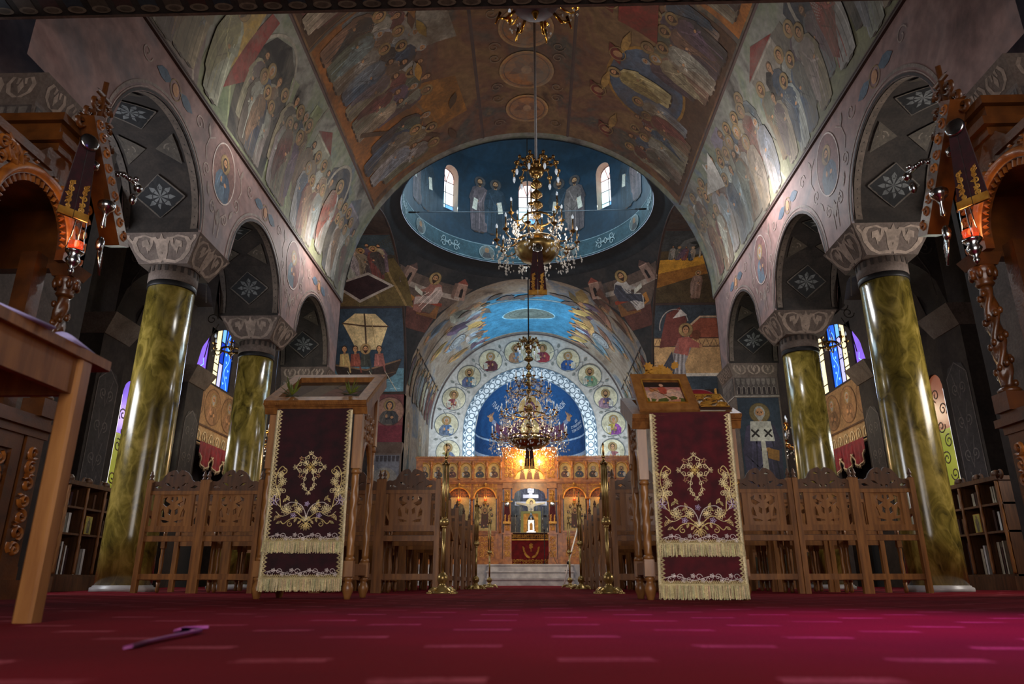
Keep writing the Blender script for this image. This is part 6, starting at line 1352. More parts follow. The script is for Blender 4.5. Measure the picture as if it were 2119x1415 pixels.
for sx in (-1, 1):
    # pillars by the royal doors
    x0, x1 = sorted((sx*.53, sx*.82)); xm = (x0+x1)/2
    p = ipart('door_pillar', 'carved_gold_wood', icn, (x0, x1, -.14, .12, Z0, .75), (x0+.02, x1-.02, -.12, .12, .75, 1.45), (x0-.01, x1+.01, -.14, .12, 1.45, 1.5), (x0+.04, x1-.04, -.1, .12, 1.5, 2.8), (x0, x1, -.14, .12, 2.8, 2.97))
    carve(p, xm, 1.1, .2, .6, -.12, .1, 'gilt', 3); carve(p, xm, 2.15, .16, 1.2, -.1, .08, 'gilt', 4)
    ipart('side_pilaster', 'carved_gold_wood', icn, (*sorted((sx*.82, sx*1.0)), .0, .12, Z0, 2.97))
    ipart('end_pilaster', 'carved_gold_wood', icn, (*sorted((sx*3.3, sx*3.5)), -.04, .12, Z0, 3.66))
    for k in range(3): ipart('bay_post', 'carved_gold_wood', icn, (*sorted((sx*(1.72+.8*k), sx*(1.8+.8*k))), .0, .1, Z0, 2.97))
    mb = MB(); twist(.035, Zr(1.5), Zr(2.6), 6, 2, 10, 40, (sx*.9, -.08), mb); mb.build('twisted_colonnette', 'carved_gold_wood', icn)
    for k in range(3):
        a = .98+.8*k; b = a+.76; x0, x1 = sorted((sx*a, sx*b)); xm = (x0+x1)/2; w = x1-x0
        # lower carved panel
        pn = ipart('lower_panel', 'carved_gold_wood', icn, (x0, x1, 0, .1, .7, 1.5)); ipart('panel_frame', 'carved_gold_wood', pn, (x0, x1, -.03, 0, .7, .76), (x0, x1, -.03, 0, 1.44, 1.5), (x0, x0+.06, -.03, 0, .76, 1.44), (x1-.06, x1, -.03, 0, .76, 1.44)); carve(pn, xm, 1.1, w-.16, .62, 0, .15, 'gilt', 10+k)
        # icon
        F = Fresco(lambda u, v, h, xm=xm: (xm+u, .03-h, Zr(v)), 9, .002, .0003); F.poly([(-.33, 1.55), (.33, 1.55), (.33, 2.55), (-.33, 2.55)], rgb(178, 152, 96))
        if k == 0:
            F.poly([(-.12, 1.65), (.12, 1.65), (.1, 2.1), (0, 2.2), (-.1, 2.1)], rgb(80, 40, 40))
            for q in range(11): an = q*2*pi/11; F.line([(0, 1.95), (.2*cos(an), 2.02+.3*sin(an))], .015, rgb(70, 56, 30)); F.ell(.21*cos(an), 2.02+.33*sin(an), .045, .06, rgb(66, 60, 46), 10); F.ell(.21*cos(an), 2.04+.33*sin(an), .02, .026, SKIN, 8)
            head(F, 0, 2.15, .05, True)
        else: standing(F, 0, 1.55, 1.0, [rgb(70, 50, 46), rgb(60, 66, 80)][k % 2], [rgb(110, 60, 50), rgb(90, 84, 60)][k % 2], True, HAIR, True, sx, 3, True, rgb(190, 150, 70))
        F.build('screen_icon', 'icon_paint', icn)
        ipart('icon_sill', 'carved_gold_wood', icn, (x0, x1, -.05, .1, 1.5, 1.56))
        # arched head with openwork
        n = 14; hw = .32; zb = 2.5; arch = [(-w/2, zb), (-hw, zb)]+[(-hw*cos(pi*i/n), zb+hw*sin(pi*i/n)) for i in range(1, n)]+[(hw, zb), (w/2, zb), (w/2, 2.95), (-w/2, 2.95)]
        hd_ = MB().prism([(xm+u, Zr(v)) for u, v in arch], -.02, .06, None, (), XZ(0.04)).build('arch_head', 'carved_gold_wood', icn)
        mb = MB(); ff = lambda u, v, h, xm=xm: (xm+u, -.02-h, Zr(v)); mb.ridge([(-(hw+.03)*cos(pi*i/20), zb+(hw+.03)*sin(pi*i/20)) for i in range(21)], .05, .03, ff)
        for l in clipbox(scrollfield(w, .46, .085, 20+k), w-.03, .44):
            l = [(u, v+2.73) for u, v in l]; l = [q for q in l if sqrt(q[0]**2+(q[1]-zb)**2) > hw+.05]
            if len(l) > 1: mb.ridge(l, .018, .016, ff)
        mb.build('carving', 'gilt', hd_)
        mb = MB(); twist(.03, Zr(1.56), Zr(2.45), 5, 2, 8, 30, (sx*(b+.02), -.03), mb); mb.lathe([(.035, Zr(2.45)), (.055, Zr(2.52)), (.05, Zr(2.55))], 8, None, None, True, (sx*(b+.02), -.03)); mb.build('twisted_colonnette', 'carved_gold_wood', icn)
        mb = MB(); f3 = lambda u, v, h, xm=xm: (xm+u, .07-h, Zr(v))
        for l in clipbox(scrollfield(.6, .34, .08, 33+k), .6, .34):
            l = [(u, v+2.67) for u, v in l]; l = [q for q in l if sqrt(q[0]**2+(q[1]-zb)**2) < hw]
            if len(l) > 1: mb.ridge(l, .016, .014, f3)
        bkp = ipart('lunette_back', 'walnut', icn, (x0, x1, .07, .1, 2.5, 2.95)); mb.build('carving', 'carved_gold_wood', bkp)
    # upper row: six arched icons
    for k in range(6):
        xm = sx*(1.1+.43*k); n = 12; hw = .165; zb = 3.42
        arch = [(-.215, 3.07), (-hw, 3.12), (-hw, zb)]+[(-hw*cos(pi*i/n), zb+hw*sin(pi*i/n)) for i in range(1, n)]+[(hw, zb), (hw, 3.12), (.215, 3.07)]
        out = [(-.215, 3.07), (.215, 3.07), (.215, 3.66), (-.215, 3.66)]; hole = [(-hw, 3.13), (hw, 3.13), (hw, zb)]+[(hw*cos(pi*i/n), zb+hw*sin(pi*i/n)) for i in range(1, n)]+[(-hw, zb)]
        fr = MB().prism([(xm+u, Zr(v)) for u, v in out], -.02, .05, None, [[(xm+u, Zr(v)) for u, v in hole]], XZ(.03)).build('arched_frame', 'carved_gold_wood', icn)
        mb = MB(); ff = lambda u, v, h, xm=xm: (xm+u, -.02-h, Zr(v)); mb.ridge([(hw*1.08*cos(pi-pi*i/16), zb+hw*1.08*sin(pi*i/16)) for i in range(17)], .03, .02, ff)
        for s_ in (-1, 1): mb.ridge(spiral(s_*.155, 3.61, .04, 1.3, 0, s_, .2), .014, .012, ff)
        mb.build('carving', 'gilt', fr)
        F = Fresco(lambda u, v, h, xm=xm: (xm+u, .02-h, Zr(v)), 9, .002, .0003); F.poly([(-.19, 3.1), (.19, 3.1), (.19, 3.62), (-.19, 3.62)], rgb(200, 164, 96)); bust(F, 0, 3.33, .2, jit([rgb(70, 44, 40), rgb(54, 56, 70), rgb(80, 60, 44)][k % 3]), jit([rgb(60, 50, 46), rgb(96, 60, 54), rgb(60, 64, 66)][(k+1) % 3]), None, None, [HAIR, HAIR, GREYH][k % 3], True, k % 2 == 0, sx); F.build('row_icon', 'icon_paint', icn)
        mb = MB(); mb.lathe([(.03, Zr(3.08)), (.03, Zr(3.12)), (.02, Zr(3.14)), (.02, Zr(3.42)), (.035, Zr(3.45)), (.035, Zr(3.48)), (.022, Zr(3.5)), (.045, Zr(3.55)), (.05, Zr(3.58)), (.03, Zr(3.63)), (.0, Zr(3.64))], 10, None, None, True, (xm-sx*.215, -.045)); mb.build('colonnette', 'carved_gold_wood', icn)
# raised centre over the doors
cp = ipart('centre_panel', 'carved_gold_wood', icn, (-.85, .85, 0, .08, 3.07, 4.0), (-.88, .88, -.06, .1, 4.0, 4.07), (-.85, -.8, -.03, 0, 3.07, 4.0), (.8, .85, -.03, 0, 3.07, 4.0))
carve(cp, 0, 3.56, 1.56, .86, 0, .13, 'gilt', 40, .024, .022, 'carving', lambda u, v: sqrt(u*u+(v+.47)**2) > .5)
mb = MB(); mb.ridge([(.47*cos(pi-pi*i/20), Zr(3.09)+.36*sin(pi*i/20)) for i in range(21)], .05, .04, lambda u, v, h: (u, -h, v)); mb.build('lunette_moulding', 'gilt', cp)
F = Fresco(lambda u, v, h: (u, -.004-h, Zr(v)), 9, .003, .0003); F.poly([(-.44, 3.09)]+[(.44*cos(pi-pi*i/16), 3.09+.33*sin(pi*i/16)) for i in range(17)], rgb(216, 180, 110)); 
for x, h in ((-.22, .27), (0, .3), (.22, .27)): F.poly([(x-.09, 3.09), (x+.09, 3.09), (x+.06, 3.09+h*.7), (x-.06, 3.09+h*.7)], rgb(110, 70, 50)); head(F, x, 3.09+h*.86, .028, True)
F.build('lunette_icon', 'icon_paint', cp)
# scalloped head of the doorway
mb = MB(); n = 20; out = [(-.53, 2.95), (-.53, 2.5), (-.48, 2.5), (-.46, 2.62)]+[(.46*cos(pi-pi*i/n), 2.62+.2*sin(pi*i/n)-(.015 if i % 2 else 0)) for i in range(1, n)]+[(.46, 2.62), (.48, 2.5), (.53, 2.5), (.53, 2.95)]
dh = MB().prism([(u, Zr(v)) for u, v in out], -.02, .03, None, (), XZ(0)).build('door_head', 'carved_gold_wood', icn)
tag(icn, 'carved golden wood altar screen with rows of arched icons at the far end', 'altar screen')
for s_ in (-1, 1):
    o = empty('candle_bulb', (s_*.28+.02, IY-.12, 3.42)); MB().tube([(0, .1, 0), (0, .03, -.02), (0, 0, .02), (0, 0, .08)], .008, 6).build('bracket', 'brass', o); MB().lathe([(.02, .06), (.03, .07), (.012, .08), (.014, .16)], 8).build('candle', 'candle_tube', o); MB().ball((0, 0, .2), .026, .026, .045, 8, 6).build('flame_bulb', 'lit_bulb', o)
    plight('screen_bulb_light', (s_*.28+.02, IY-.3, 3.66), 16, (1, .72, .36), .05)
    tag(o, 'glowing candle bulb on bracket %s of the banner over the altar doors' % ('left' if s_ < 0 else 'right'), 'lamp', 'candle bulbs over the doors')
# hanging oil lamps and small stoles by the doors
def oil_lamp(loc, hang, label, mcol='gilt', glass_='ruby_glass', k=1.0, light=0, off=0):
    o = empty('oil_lamp', loc); mb = MB()
    MB().lathe([(0, -.16*k), (.012*k, -.15*k), (.02*k, -.13*k), (.01*k, -.115*k), (.03*k, -.09*k), (.045*k, -.06*k), (.03*k, -.035*k), (.05*k, -.01*k), (.055*k, .0)], 12).build('lamp_body', mcol, o)
    g = MB().lathe([(.03*k, .0), (.042*k, .03*k), (.045*k, .06*k)], 12, None, None, True, (0, 0), False).build('glass_cup', glass_, o); MB().ball((0, 0, .05*k), .01*k, .01*k, .02*k, 6, 5).build('flame', 'flame', g)
    for q in range(3):
        a = q*2*pi/3; mb = MB(); mb.tube([(.055*k*cos(a), .055*k*sin(a), 0), (.04*k*cos(a), .04*k*sin(a), .1*k), (0, off, hang)], .004*k, 5); mb.build('chain', mcol, o)
    if hang > .3:
        MB().lathe([(.0, hang-.08*k), (.03*k, hang-.07*k), (.035*k, hang-.03*k), (.01*k, hang)], 10).build('canopy_cap', mcol, o)
    if light: plight('oil_lamp_light', (loc[0], loc[1], loc[2]+.12*k), light, (1, .42, .14), .03)
    tag(o, label, 'oil lamp', 'hanging oil lamps'); return o
for k, x in enumerate((-2.14, -1.34, 1.34, 2.14)): oil_lamp((x, IY-.165, 2.42), .55, 'small gilt oil lamp hanging before the altar screen, %s from the left' % ORD[k], 'gilt', 'ruby_glass', 1.0, 1.3, .066)
def stole(name, x, y, zt, zb, w0, w1, label, rz=0, tilt=0, m='velvet_dark'):
    """hanging vestment strip in two halves with a medallion and gold hem"""
    o = empty(name, (x, y, zt), rz); H = zt-zb; n = 8
    for s_ in (-1, 1):
        mb = MB(); vs = []
        for j in range(n+1):
            t = j/n; w = (w0+(w1-w0)*t)/2; yy = tilt*t*H
            vs += [(s_*.003, yy-.012, -H*t), (s_*w, yy-.006, -H*t), (s_*.003, yy+.008, -H*t), (s_*w, yy+.008, -H*t)]
        fs = []
        for j in range(n):
            b = j*4; fs += [(b, b+1, b+5, b+4), (b+2, b+6, b+7, b+3), (b+1, b+3, b+7, b+5), (b, b+4, b+6, b+2)]
        fs += [(0, 2, 3, 1), (n*4, n*4+1, n*4+3, n*4+2)]; mb.add(vs, fs); mb.build('strip', m, o)
        mb = MB(); f = lambda u, v, h: (u, tilt*(-v)-.014-h, v)
        for q in range(5): z = -H*(.6+.07*q); mb.ridge(spiral(s_*w1*.24, z, w1*.1, 1.2, q, s_*(1 if q % 2 else -1), .2), w1*.05, .003, f); mb.ridge(leaf(s_*w1*.24, z, w1*.16, 1+q, .4), w1*.04, .003, f)
        mb.ridge([(s_*w1*.24, -H*.92), (s_*w1*.2, -H*.75), (s_*w1*.24, -H*.58)], w1*.05, .003, f); mb.build('embroidery', 'gilt', o)
        MB().box(min(s_*.003, s_*w1/2), max(s_*.003, s_*w1/2), tilt*H-.018, tilt*H+.004, -H, -H+w1*.28).build('gold_hem', 'gilt', o)
    MB().lathe([(0, -.006), (w0*.62, -.004), (w0*.62, .006), (w0*.5, .012), (0, .014)], 16, None, Matrix.Translation((0, -.02, -w0*.2)) @ Matrix.Rotation(pi/2, 4, 'X')).build('medallion', 'silver', o)
    tag(o, label, 'stole', 'hanging embroidered stoles'); return o
for s_ in (-1, 1):
    stole('hanging_stole', s_*.68, IY-.2, 2.34, 1.75, .12, .24, 'dark red embroidered stole hanging on the pillar %s of the altar doors' % ('left' if s_ < 0 else 'right'), 0, 0, 'velvet')
    o = empty('lamp_cross', (s_*.68, IY-.2, 2.36)); mb = MB(); mb.tube([(-.14, 0, .04), (.14, 0, .04)], .012, 6); mb.tube([(0, 0, 0), (0, 0, .34)], .012, 6); mb.tube([(-.05, 0, .26), (.05, 0, .26)], .01, 6)
    for q in (-.14, .14): mb.ball((q, 0, .04), .025, None, None, 8, 5)
    mb.tube([(0, 0, .06), (0, .06, .05)], .01, 6); mb.build('cross', 'gilt', o); tag(o, 'small gilt cross bracket on the pillar %s of the altar doors' % ('left' if s_ < 0 else 'right'), 'cross', 'gilt cross brackets')
# ------------------------------------------------------------------ altar with its objects
at_ = empty('altar_table', (.02, 24.0, Z0)); MB().box(-.78, .78, 0, 1.2, 0, 1.02).build('table_body', 'marble_white', at_)
cl = empty('altar_cloth', (.02, 24.0, Z0)); mb = MB(); n = 40
for i in range(n+1): u = -.82+1.64*i/n; mb.v += [(u, -.03-.012*sin(u*26), .03), (u, -.03, 1.03), (u, 1.2, 1.03)]
for i in range(n):
    for q in (0, 1): mb.f.append([i*3+q, i*3+3+q, i*3+4+q, i*3+1+q]); mb.c.append(None); mb.sm.append(True)
mb.build('velvet', 'velvet_bright', cl)
fa = lambda u, v, h: (u, -.05-h, v)
def lines(nm, L, m, par, wd, f, ht=.008):
    mb = MB()
    for l in L: mb.ridge(l, wd, ht, f)
    return mb.build(nm, m, par)
MB().box(-.82, .82, -.06, -.03, .8, .845).build('gold_band', 'gilt', cl)
mat('ivory_cloth', rgb(206, 184, 150), .8, 0, .15, 12)
tp = MB().box(-.83, .83, -.055, -.03, .85, 1.04).build('gold_valance', 'velvet_dark', cl); lines('embroidery', [[(a+0, b+.93) for a, b in l] for l in clipbox(scrollfield(1.6, .14, .07, 50), 1.6, .14)], 'gilt', tp, .014, lambda u, v, h: (u, -.056-h, v)); MB().box(-.83, .83, -.06, 1.2, 1.035, 1.05).build('top_cloth', 'ivory_cloth', cl)
lines('hem_embroidery', [[(a, b+.12) for a, b in l] for l in clipbox(scrollfield(1.6, .2, .1, 51), 1.6, .2)], 'gilt', cl, .018, fa)
L = [[(-.06, .62), (.06, .62)], [(0, .45), (0, .72)]]+[spiral(s_*.03, .58+.08*q, .03, 1.2, 0, s_, .2) for s_ in (-1, 1) for q in (0, 1)]
for s_ in (-1, 1):
    L.append([(s_*.02, .26), (s_*.12, .29), (s_*.21, .37), (s_*.25, .48), (s_*.22, .58)])
    for q in range(8): t = q/7; L.append(spiral(s_*(.06+.19*t), .28+.26*t*t, .035, 1.3, q, s_, .2)); L.append(leaf(s_*(.08+.17*t), .27+.28*t*t, .06, pi/2-s_*(1.2-t), .5))
lines('cross_embroidery', L, 'gilt', cl, .018, fa); tag(cl, 'crimson velvet altar cloth with gold embroidered cross seen through the doors', 'cloth')
tag(at_, 'altar table under a crimson cloth behind the open doors', 'altar')
ZA = Z0+1.05
tb_ = empty('tabernacle', (.03, 24.35, ZA)); MB().box(-.15, .15, -.12, .12, 0, .05).build('base', 'silver', tb_); b = MB().box(-.1, .1, -.09, .09, .05, .42); b.build('body', 'silver', tb_)
for s_ in (-1, 1): MB().lathe([(.02, .05), (.012, .08), (.012, .36), (.022, .4)], 8, None, None, True, (s_*.115, -.1)).build('colonnette', 'silver', tb_)
MB().lathe([(.11, .42), (.12, .44), (.09, .52), (.05, .58), (.03, .62), (.02, .66), (0, .68)], 12).build('dome', 'silver', tb_); mb = MB(); mb.tube([(0, 0, .66), (0, 0, .82)], .012, 6); mb.tube([(-.045, 0, .77), (.045, 0, .77)], .012, 6); mb.build('cross', 'silver', tb_); MB().prism([(-.05, .1), (.05, .1), (.05, .28), (0, .34), (-.05, .28)], .09, .1, None, (), XZ(0)).build('door', 'gilt', tb_); tag(tb_, 'silver domed tabernacle with cross standing on the altar', 'tabernacle')
gi = empty('green_frame', (.02, 24.85, ZA)); mat('pale_green', rgb(170, 166, 96), .5, 0, .2, 8)
for a in ((-.34, .34, 0, .04, 0, .08), (-.34, .34, 0, .04, .68, .76), (-.34, -.25, 0, .04, .08, .68), (.25, .34, 0, .04, .08, .68)): MB().box(*a).build('frame_rail', 'pale_green', gi)
MB().box(-.26, .26, .02, .05, .06, .7).build('panel', 'gilt', gi); tag(gi, 'pale green framed panel standing behind the tabernacle', 'frame')
cs = empty('crucifix', (.02, 25.4, ZA-.3)); mat('cross_white', rgb(206, 206, 214), .5, 0, .12, 6)
MB().box(-.06, .06, 0, .04, -.7, 1.86).build('upright', 'cross_white', cs); MB().box(-.56, .56, .0, .035, 1.31, 1.44).build('crossbar', 'cross_white', cs); MB().box(-.27, .27, -.01, .03, 1.56, 1.68).build('upper_bar', 'cross_white', cs); sg_ = MB().box(-.11, .11, -.02, .03, 1.74, 1.9).build('title_board', 'cross_white', cs)
word('ΙΝΒΙ', lambda u, v, h: (u, -.02-.004, v), 0, 1.79, .1, 'lettering', 'iron', sg_)
F = Fresco(lambda u, v, h: (u, -.012-h, v), 9, .002, .002)
F.ell(0, 1.38, .17, .17, rgb(224, 196, 120), 20); F.poly([(-.5, 1.36), (-.1, 1.28), (-.09, 1.05), (-.07, .8), (-.06, .35), (.06, .35), (.07, .8), (.1, 1.05), (.1, 1.28), (.5, 1.36), (.5, 1.42), (.08, 1.36), (-.08, 1.36), (-.5, 1.42)], rgb(196, 176, 140)); F.poly([(-.09, 1.0), (.1, 1.0), (.12, .72), (-.1, .72)], rgb(226, 222, 214)); F.ell(.02, 1.4, .06, .085, rgb(80, 50, 30), 14); F.ell(.025, 1.38, .045, .065, rgb(200, 168, 126), 12); F.build('painted_body', 'icon_paint', cs)
MB().box(-.2, .2, -.06, .12, -.75, -.68).build('foot', 'cross_white', cs); tag(cs, 'tall white painted crucifix with halo behind the altar', 'crucifix')
for k, (x, h) in enumerate(((-.52, .62), (-.36, .85), (.4, .85), (.55, .62))):
    o = empty('candlestick', (x+.02, 24.45, ZA)); MB().lathe([(.05, 0), (.055, .01), (.02, .03), (.012, .06), (.022, .1), (.012, .13), (.012, h*.5), (.022, h*.53), (.012, h*.56), (.012, h*.6), (.03, h*.62), (.03, h*.63)], 10).build('stem', 'silver', o); MB().lathe([(.011, h*.63), (.011, h*.98), (.004, h)], 8).build('candle', 'candle_tube', o); tag(o, 'silver candlestick on the altar, %s from the left' % ORD[k], 'candlestick', 'altar candlesticks')
# leaning pole, thin stand and cable by the steps
o = empty('white_pole', (.99, 20.25, 0)); MB().tube([(-.08, 0, .012), (.06, .12, .6), (.36, .42, 1.55)], [.02, .02, .02], 8).build('tube', 'white_metal', o); MB().ball((.06, .12, .6), .05, None, None, 8, 6).build('clamp', 'iron', o); tag(o, 'white metal pole leaning by the right end of the altar steps', 'pole')
o = empty('microphone_stand', (.42, 21.6, Z0)); MB().lathe([(.09, 0), (.09, .015), (.015, .03), (.011, .04), (.011, .95)], 12).build('pole', 'iron', o); MB().ball((0, 0, .97), .022, .022, .035, 8, 6).build('head', 'iron', o); MB().tube([(0, -.05, .02), (.18, -.2, .4), (.3, -.3, .1), (.45, -.45, -.17), (.7, -.55, -.18)], .008, 5).build('cable', 'cable_black', o); tag(o, 'thin dark microphone stand on the platform before the altar', 'microphone stand')
# ------------------------------------------------------------------ chandeliers
def chandelier(name, loc, ztop, tiers, stem, label, brass='dark_brass', bulbs=True, crown=None, chain_m='iron', chain_r=.01, crystals=200, bowl=None, seed=1, drop=.16):
    o = empty(name, loc); rnd = random.Random(seed)
    MB().lathe(stem, 16).build('stem', brass, o)
    zt = max(p[1] for p in stem); MB().tube([(0, 0, zt-.02), (0, 0, (zt+ztop)/2), (0, 0, ztop)], chain_r, 6).build('hanging_chain', chain_m, o)
    cr = MB(); allp = []
    for (z, R, n, ch) in tiers:
        ring = MB(); ring.lathe([(R*.55, z-.05), (R*.58, z-.03), (R*.55, z-.01), (R*.52, z-.03), (R*.55, z-.05)], 28, None, None, True, (0, 0), False); ring.build('tier_ring', brass, o)
        for i in range(n):
            a = 2*pi*(i+.5*rnd.random()*.0)/n+z; ca, sa = cos(a), sin(a); mb = MB()
            mb.tube([(R*.5*ca, R*.5*sa, z-.03), (R*.68*ca, R*.68*sa, z-.1), (R*.86*ca, R*.86*sa, z-.11), (R*.98*ca, R*.98*sa, z-.05), (R*ca, R*sa, z)], .011, 6)
            mb.lathe([(.012, z-.01), (.035, z+.0), (.045, z+.018), (.05, z+.02), (.02, z+.01), (.014, z+.03)], 10, None, None, True, (R*ca, R*sa)); arm = mb.build('arm', brass, o)
            mb = MB(); mb.lathe([(.012, z+.02), (.012, z+.02+ch)], 8, None, None, True, (R*ca, R*sa)); mb.build('candle', 'candle_tube' if not bulbs else brass, arm)
            mb = MB(); mb.lathe([(.008, z+.02+ch), (.018, z+.04+ch), (.016, z+.065+ch), (.004, z+.095+ch), (0, z+.1+ch)], 8, None, None, True, (R*ca, R*sa)); mb.build('bulb', 'bulb_glass', arm)
            allp += [(R*ca, R*sa, z-.02), (R*.8*ca, R*.8*sa, z-.12)]
    for i in range(crystals):
        x, y, z = rnd.choice(allp); q = rnd.uniform(.02, drop); x += rnd.uniform(-.08, .08); y += rnd.uniform(-.08, .08); r = rnd.uniform(.009, .017); zz = z-q
        cr.add([(x, y, zz+r*1.3), (x+r, y, zz), (x, y+r, zz), (x-r, y, zz), (x, y-r, zz), (x, y, zz-r*2.4)], [(0, 1, 2), (0, 2, 3), (0, 3, 4), (0, 4, 1), (5, 2, 1), (5, 3, 2), (5, 4, 3), (5, 1, 4)])
    if crystals: c_ = cr.build('crystal_drops', 'crystal', o); c_['kind'] = 'stuff'
    if bowl: MB().lathe(bowl[0], 24, None, None, True, (0, 0), False).build('bowl', bowl[1], o)
    if crown:
        z, R, n = crown
        MB().lathe([(.03, z-.12), (.1, z-.08), (.13, z), (.1, z+.03), (.05, z+.02)], 14).build('crown_cup', brass, o)
        for i in range(n):
            a = 2*pi*i/n+.2; ca, sa = cos(a), sin(a); mb = MB(); mb.tube([(.08*ca, .08*sa, z), (R*.5*ca, R*.5*sa, z+.14), (R*.85*ca, R*.85*sa, z+.16), (R*ca, R*sa, z+.05), (R*ca, R*sa, z-.06)], [.012, .012, .012, .012, .014], 6)
            for q in range(4): mb.ball((R*(.35+.17*q)*ca, R*(.35+.17*q)*sa, z+.15+.03*(q % 2)), .03, None, None, 6, 4)
            mb.lathe([(.03, z+.02), (.045, z+.05), (.05, z+.06)], 8, None, None, True, (R*ca, R*sa)); arm = mb.build('crown_arm', brass, o)
            MB().lathe([(0, z-.18), (.016, z-.15), (.024, z-.11), (.016, z-.07)], 8, None, None, True, (R*ca, R*sa)).build('bulb', 'bulb_glass', arm)
    return tag(o, label, 'chandelier', 'brass chandeliers')
def baluster(z0, z1, r, n, seed=0):
    p = [(.01, z0)]; rnd = random.Random(seed)
    for i in range(n):
        a = z0+(z1-z0)*i/n; h = (z1-z0)/n; k = r*rnd.uniform(.7, 1.25); p += [(.022, a+h*.08), (k, a+h*.3), (k*1.05, a+h*.5), (k*.7, a+h*.7), (.024, a+h*.92)]
    return p+[(.012, z1)]
chandelier('crystal_chandelier', (.2, 10.0, 0), 9.72, [(5.12, .63, 10, .2), (5.55, .42, 6, .2)], baluster(4.95, 6.6, .085, 9, 2), 'brass and crystal chandelier hanging in the middle of the nave', 'dark_brass', True, (6.38, .36, 9), 'cord_white', .024, 520, ([(.1, 4.78), (.24, 4.83), (.34, 4.95), (.36, 5.02), (.33, 5.02), (.2, 4.88)], 'brass'), 2, .3)
stole('hanging_stole', .2, 9.68, 4.88, 4.1, .13, .27, 'dark red stole with gold embroidery hanging below the nave chandelier')
chandelier('crystal_chandelier', (.02, YC, 0), 13.6, [(5.1, .36, 8, .14), (4.78, .56, 12, .14), (4.2, .72, 16, .14), (3.62, .95, 22, .14)], baluster(3.35, 6.0, .09, 12, 3), 'huge four tiered crystal chandelier under the dome', 'dark_brass', False, (6.02, .28, 8), 'iron', .022, 1500, ([(.05, 3.25), (.3, 3.3), (.5, 3.42), (.54, 3.52), (.5, 3.5), (.2, 3.34)], 'dark_brass'), 3, .36)
stole('hanging_stole', .02, YC-.03, 3.35, 2.78, .16, .26, 'small brown stole hanging below the huge crystal chandelier', 0, 0, 'velvet_dark')
chandelier('gilt_chandelier', (.18, 6.75, 0), 9.72, [(6.85, .6, 8, .12)], baluster(6.6, 8.2, .09, 7, 4), 'gilt chandelier with red bowl at the top edge of the view', 'gold_bright', True, None, 'iron', .02, 60, ([(0, 6.5), (.1, 6.52), (.26, 6.6), (.33, 6.74), (.32, 6.8), (.24, 6.76)], 'velvet_dark'), 4, .12)
gc = bpy.data.objects['gilt_chandelier']
for q in range(8):
    a = q*pi/4+.5; MB().tube([(.24*cos(a), .24*sin(a), 6.62), (.36*cos(a), .36*sin(a), 6.52), (.46*cos(a), .46*sin(a), 6.56), (.44*cos(a), .44*sin(a), 6.64), (.5*cos(a), .5*sin(a), 6.48)], [.02, .022, .02, .018, .01], 6).build('scroll_leaf', 'gold_bright', gc)
MB().lathe([(0, 6.4), (.02, 6.42), (.03, 6.46), (.05, 6.5), (.03, 6.52)], 8).build('pendant', 'gold_bright', gc)
for sx, nm in ((-1, 'left'), (1, 'right')):
    chandelier('aisle_chandelier', (sx*5.25, 11.9, 0), 5.66, [(4.05, .32, 6, .1)], [(.01, 3.9), (.05, 3.95), (.02, 4.0), (.05, 4.05), (.012, 4.1), (.01, 4.7), (.05, 4.78), (.04, 4.84), (.01, 4.88)], 'small dark chandelier hanging in the %s aisle' % nm, 'dark_brass', True, None, 'iron', .008, 14, None, 6+sx, .1)
    ch = [o_ for o_ in COL.objects if o_.name.startswith('aisle_chandelier')][-1]
    for q in range(3): a = q*2*pi/3+.5; MB().tube([(.18*cos(a), .18*sin(a), 4.03), (.02*cos(a), .02*sin(a), 4.75)], .006, 5).build('hanger', 'brass', ch)
chandelier('crystal_chandelier', (5.3, 15.0, 0), 5.66, [(3.25, .2, 6, .08), (2.85, .36, 10, .08)], baluster(2.6, 3.9, .05, 8, 8), 'gilt crystal chandelier half hidden behind the painted right pier', 'gold_bright', False, None, 'iron', .01, 160, None, 8, .2)
chandelier('crystal_chandelier', (-5.55, 15.0, 0), 5.66, [(3.2, .2, 6, .08), (2.9, .36, 10, .08)], baluster(2.6, 3.9, .05, 8, 8), 'gilt crystal chandelier half hidden behind the left icon stand', 'gold_bright', False, None, 'iron', .01, 160, None, 9, .2)

plight('crossing_fill_light', (.02, YC+.6, 3.5), 130, (1, .72, .4), .4)  # warm fill added under the dome; the chandelier bulbs are unlit
for sx in (-1, 1): plight('aisle_chandelier_light', (sx*5.2, 15.4, 3.6), 42, (1, .8, .55), .25)  # warm fill added to brighten the aisle wall paintings
o = empty('tie_rod', (0, YC+.28, 10.2)); MB().tube([(-3.42, 0, .02), (0, 0, -.04), (3.42, 0, .0)], .012, 6).build('cable', 'rod_grey', o)
for s_ in (-1, 1): MB().lathe([(.012, 0), (.03, .03), (.03, .2), (.012, .24), (.025, .28), (.012, .34)], 8, None, Matrix.Translation((s_*3.42, 0, .01)) @ Matrix.Rotation(-s_*pi/2, 4, 'Y')).build('turnbuckle', 'iron', o)
tag(o, 'thin steel tie cable with turnbuckles stretched across the dome ring', 'cable')
plight('nave_fill_light', (.2, 10.0, 5.3), 26, (1, .9, .76), .4)  # fill light added in mid nave, not given off by the bulbs
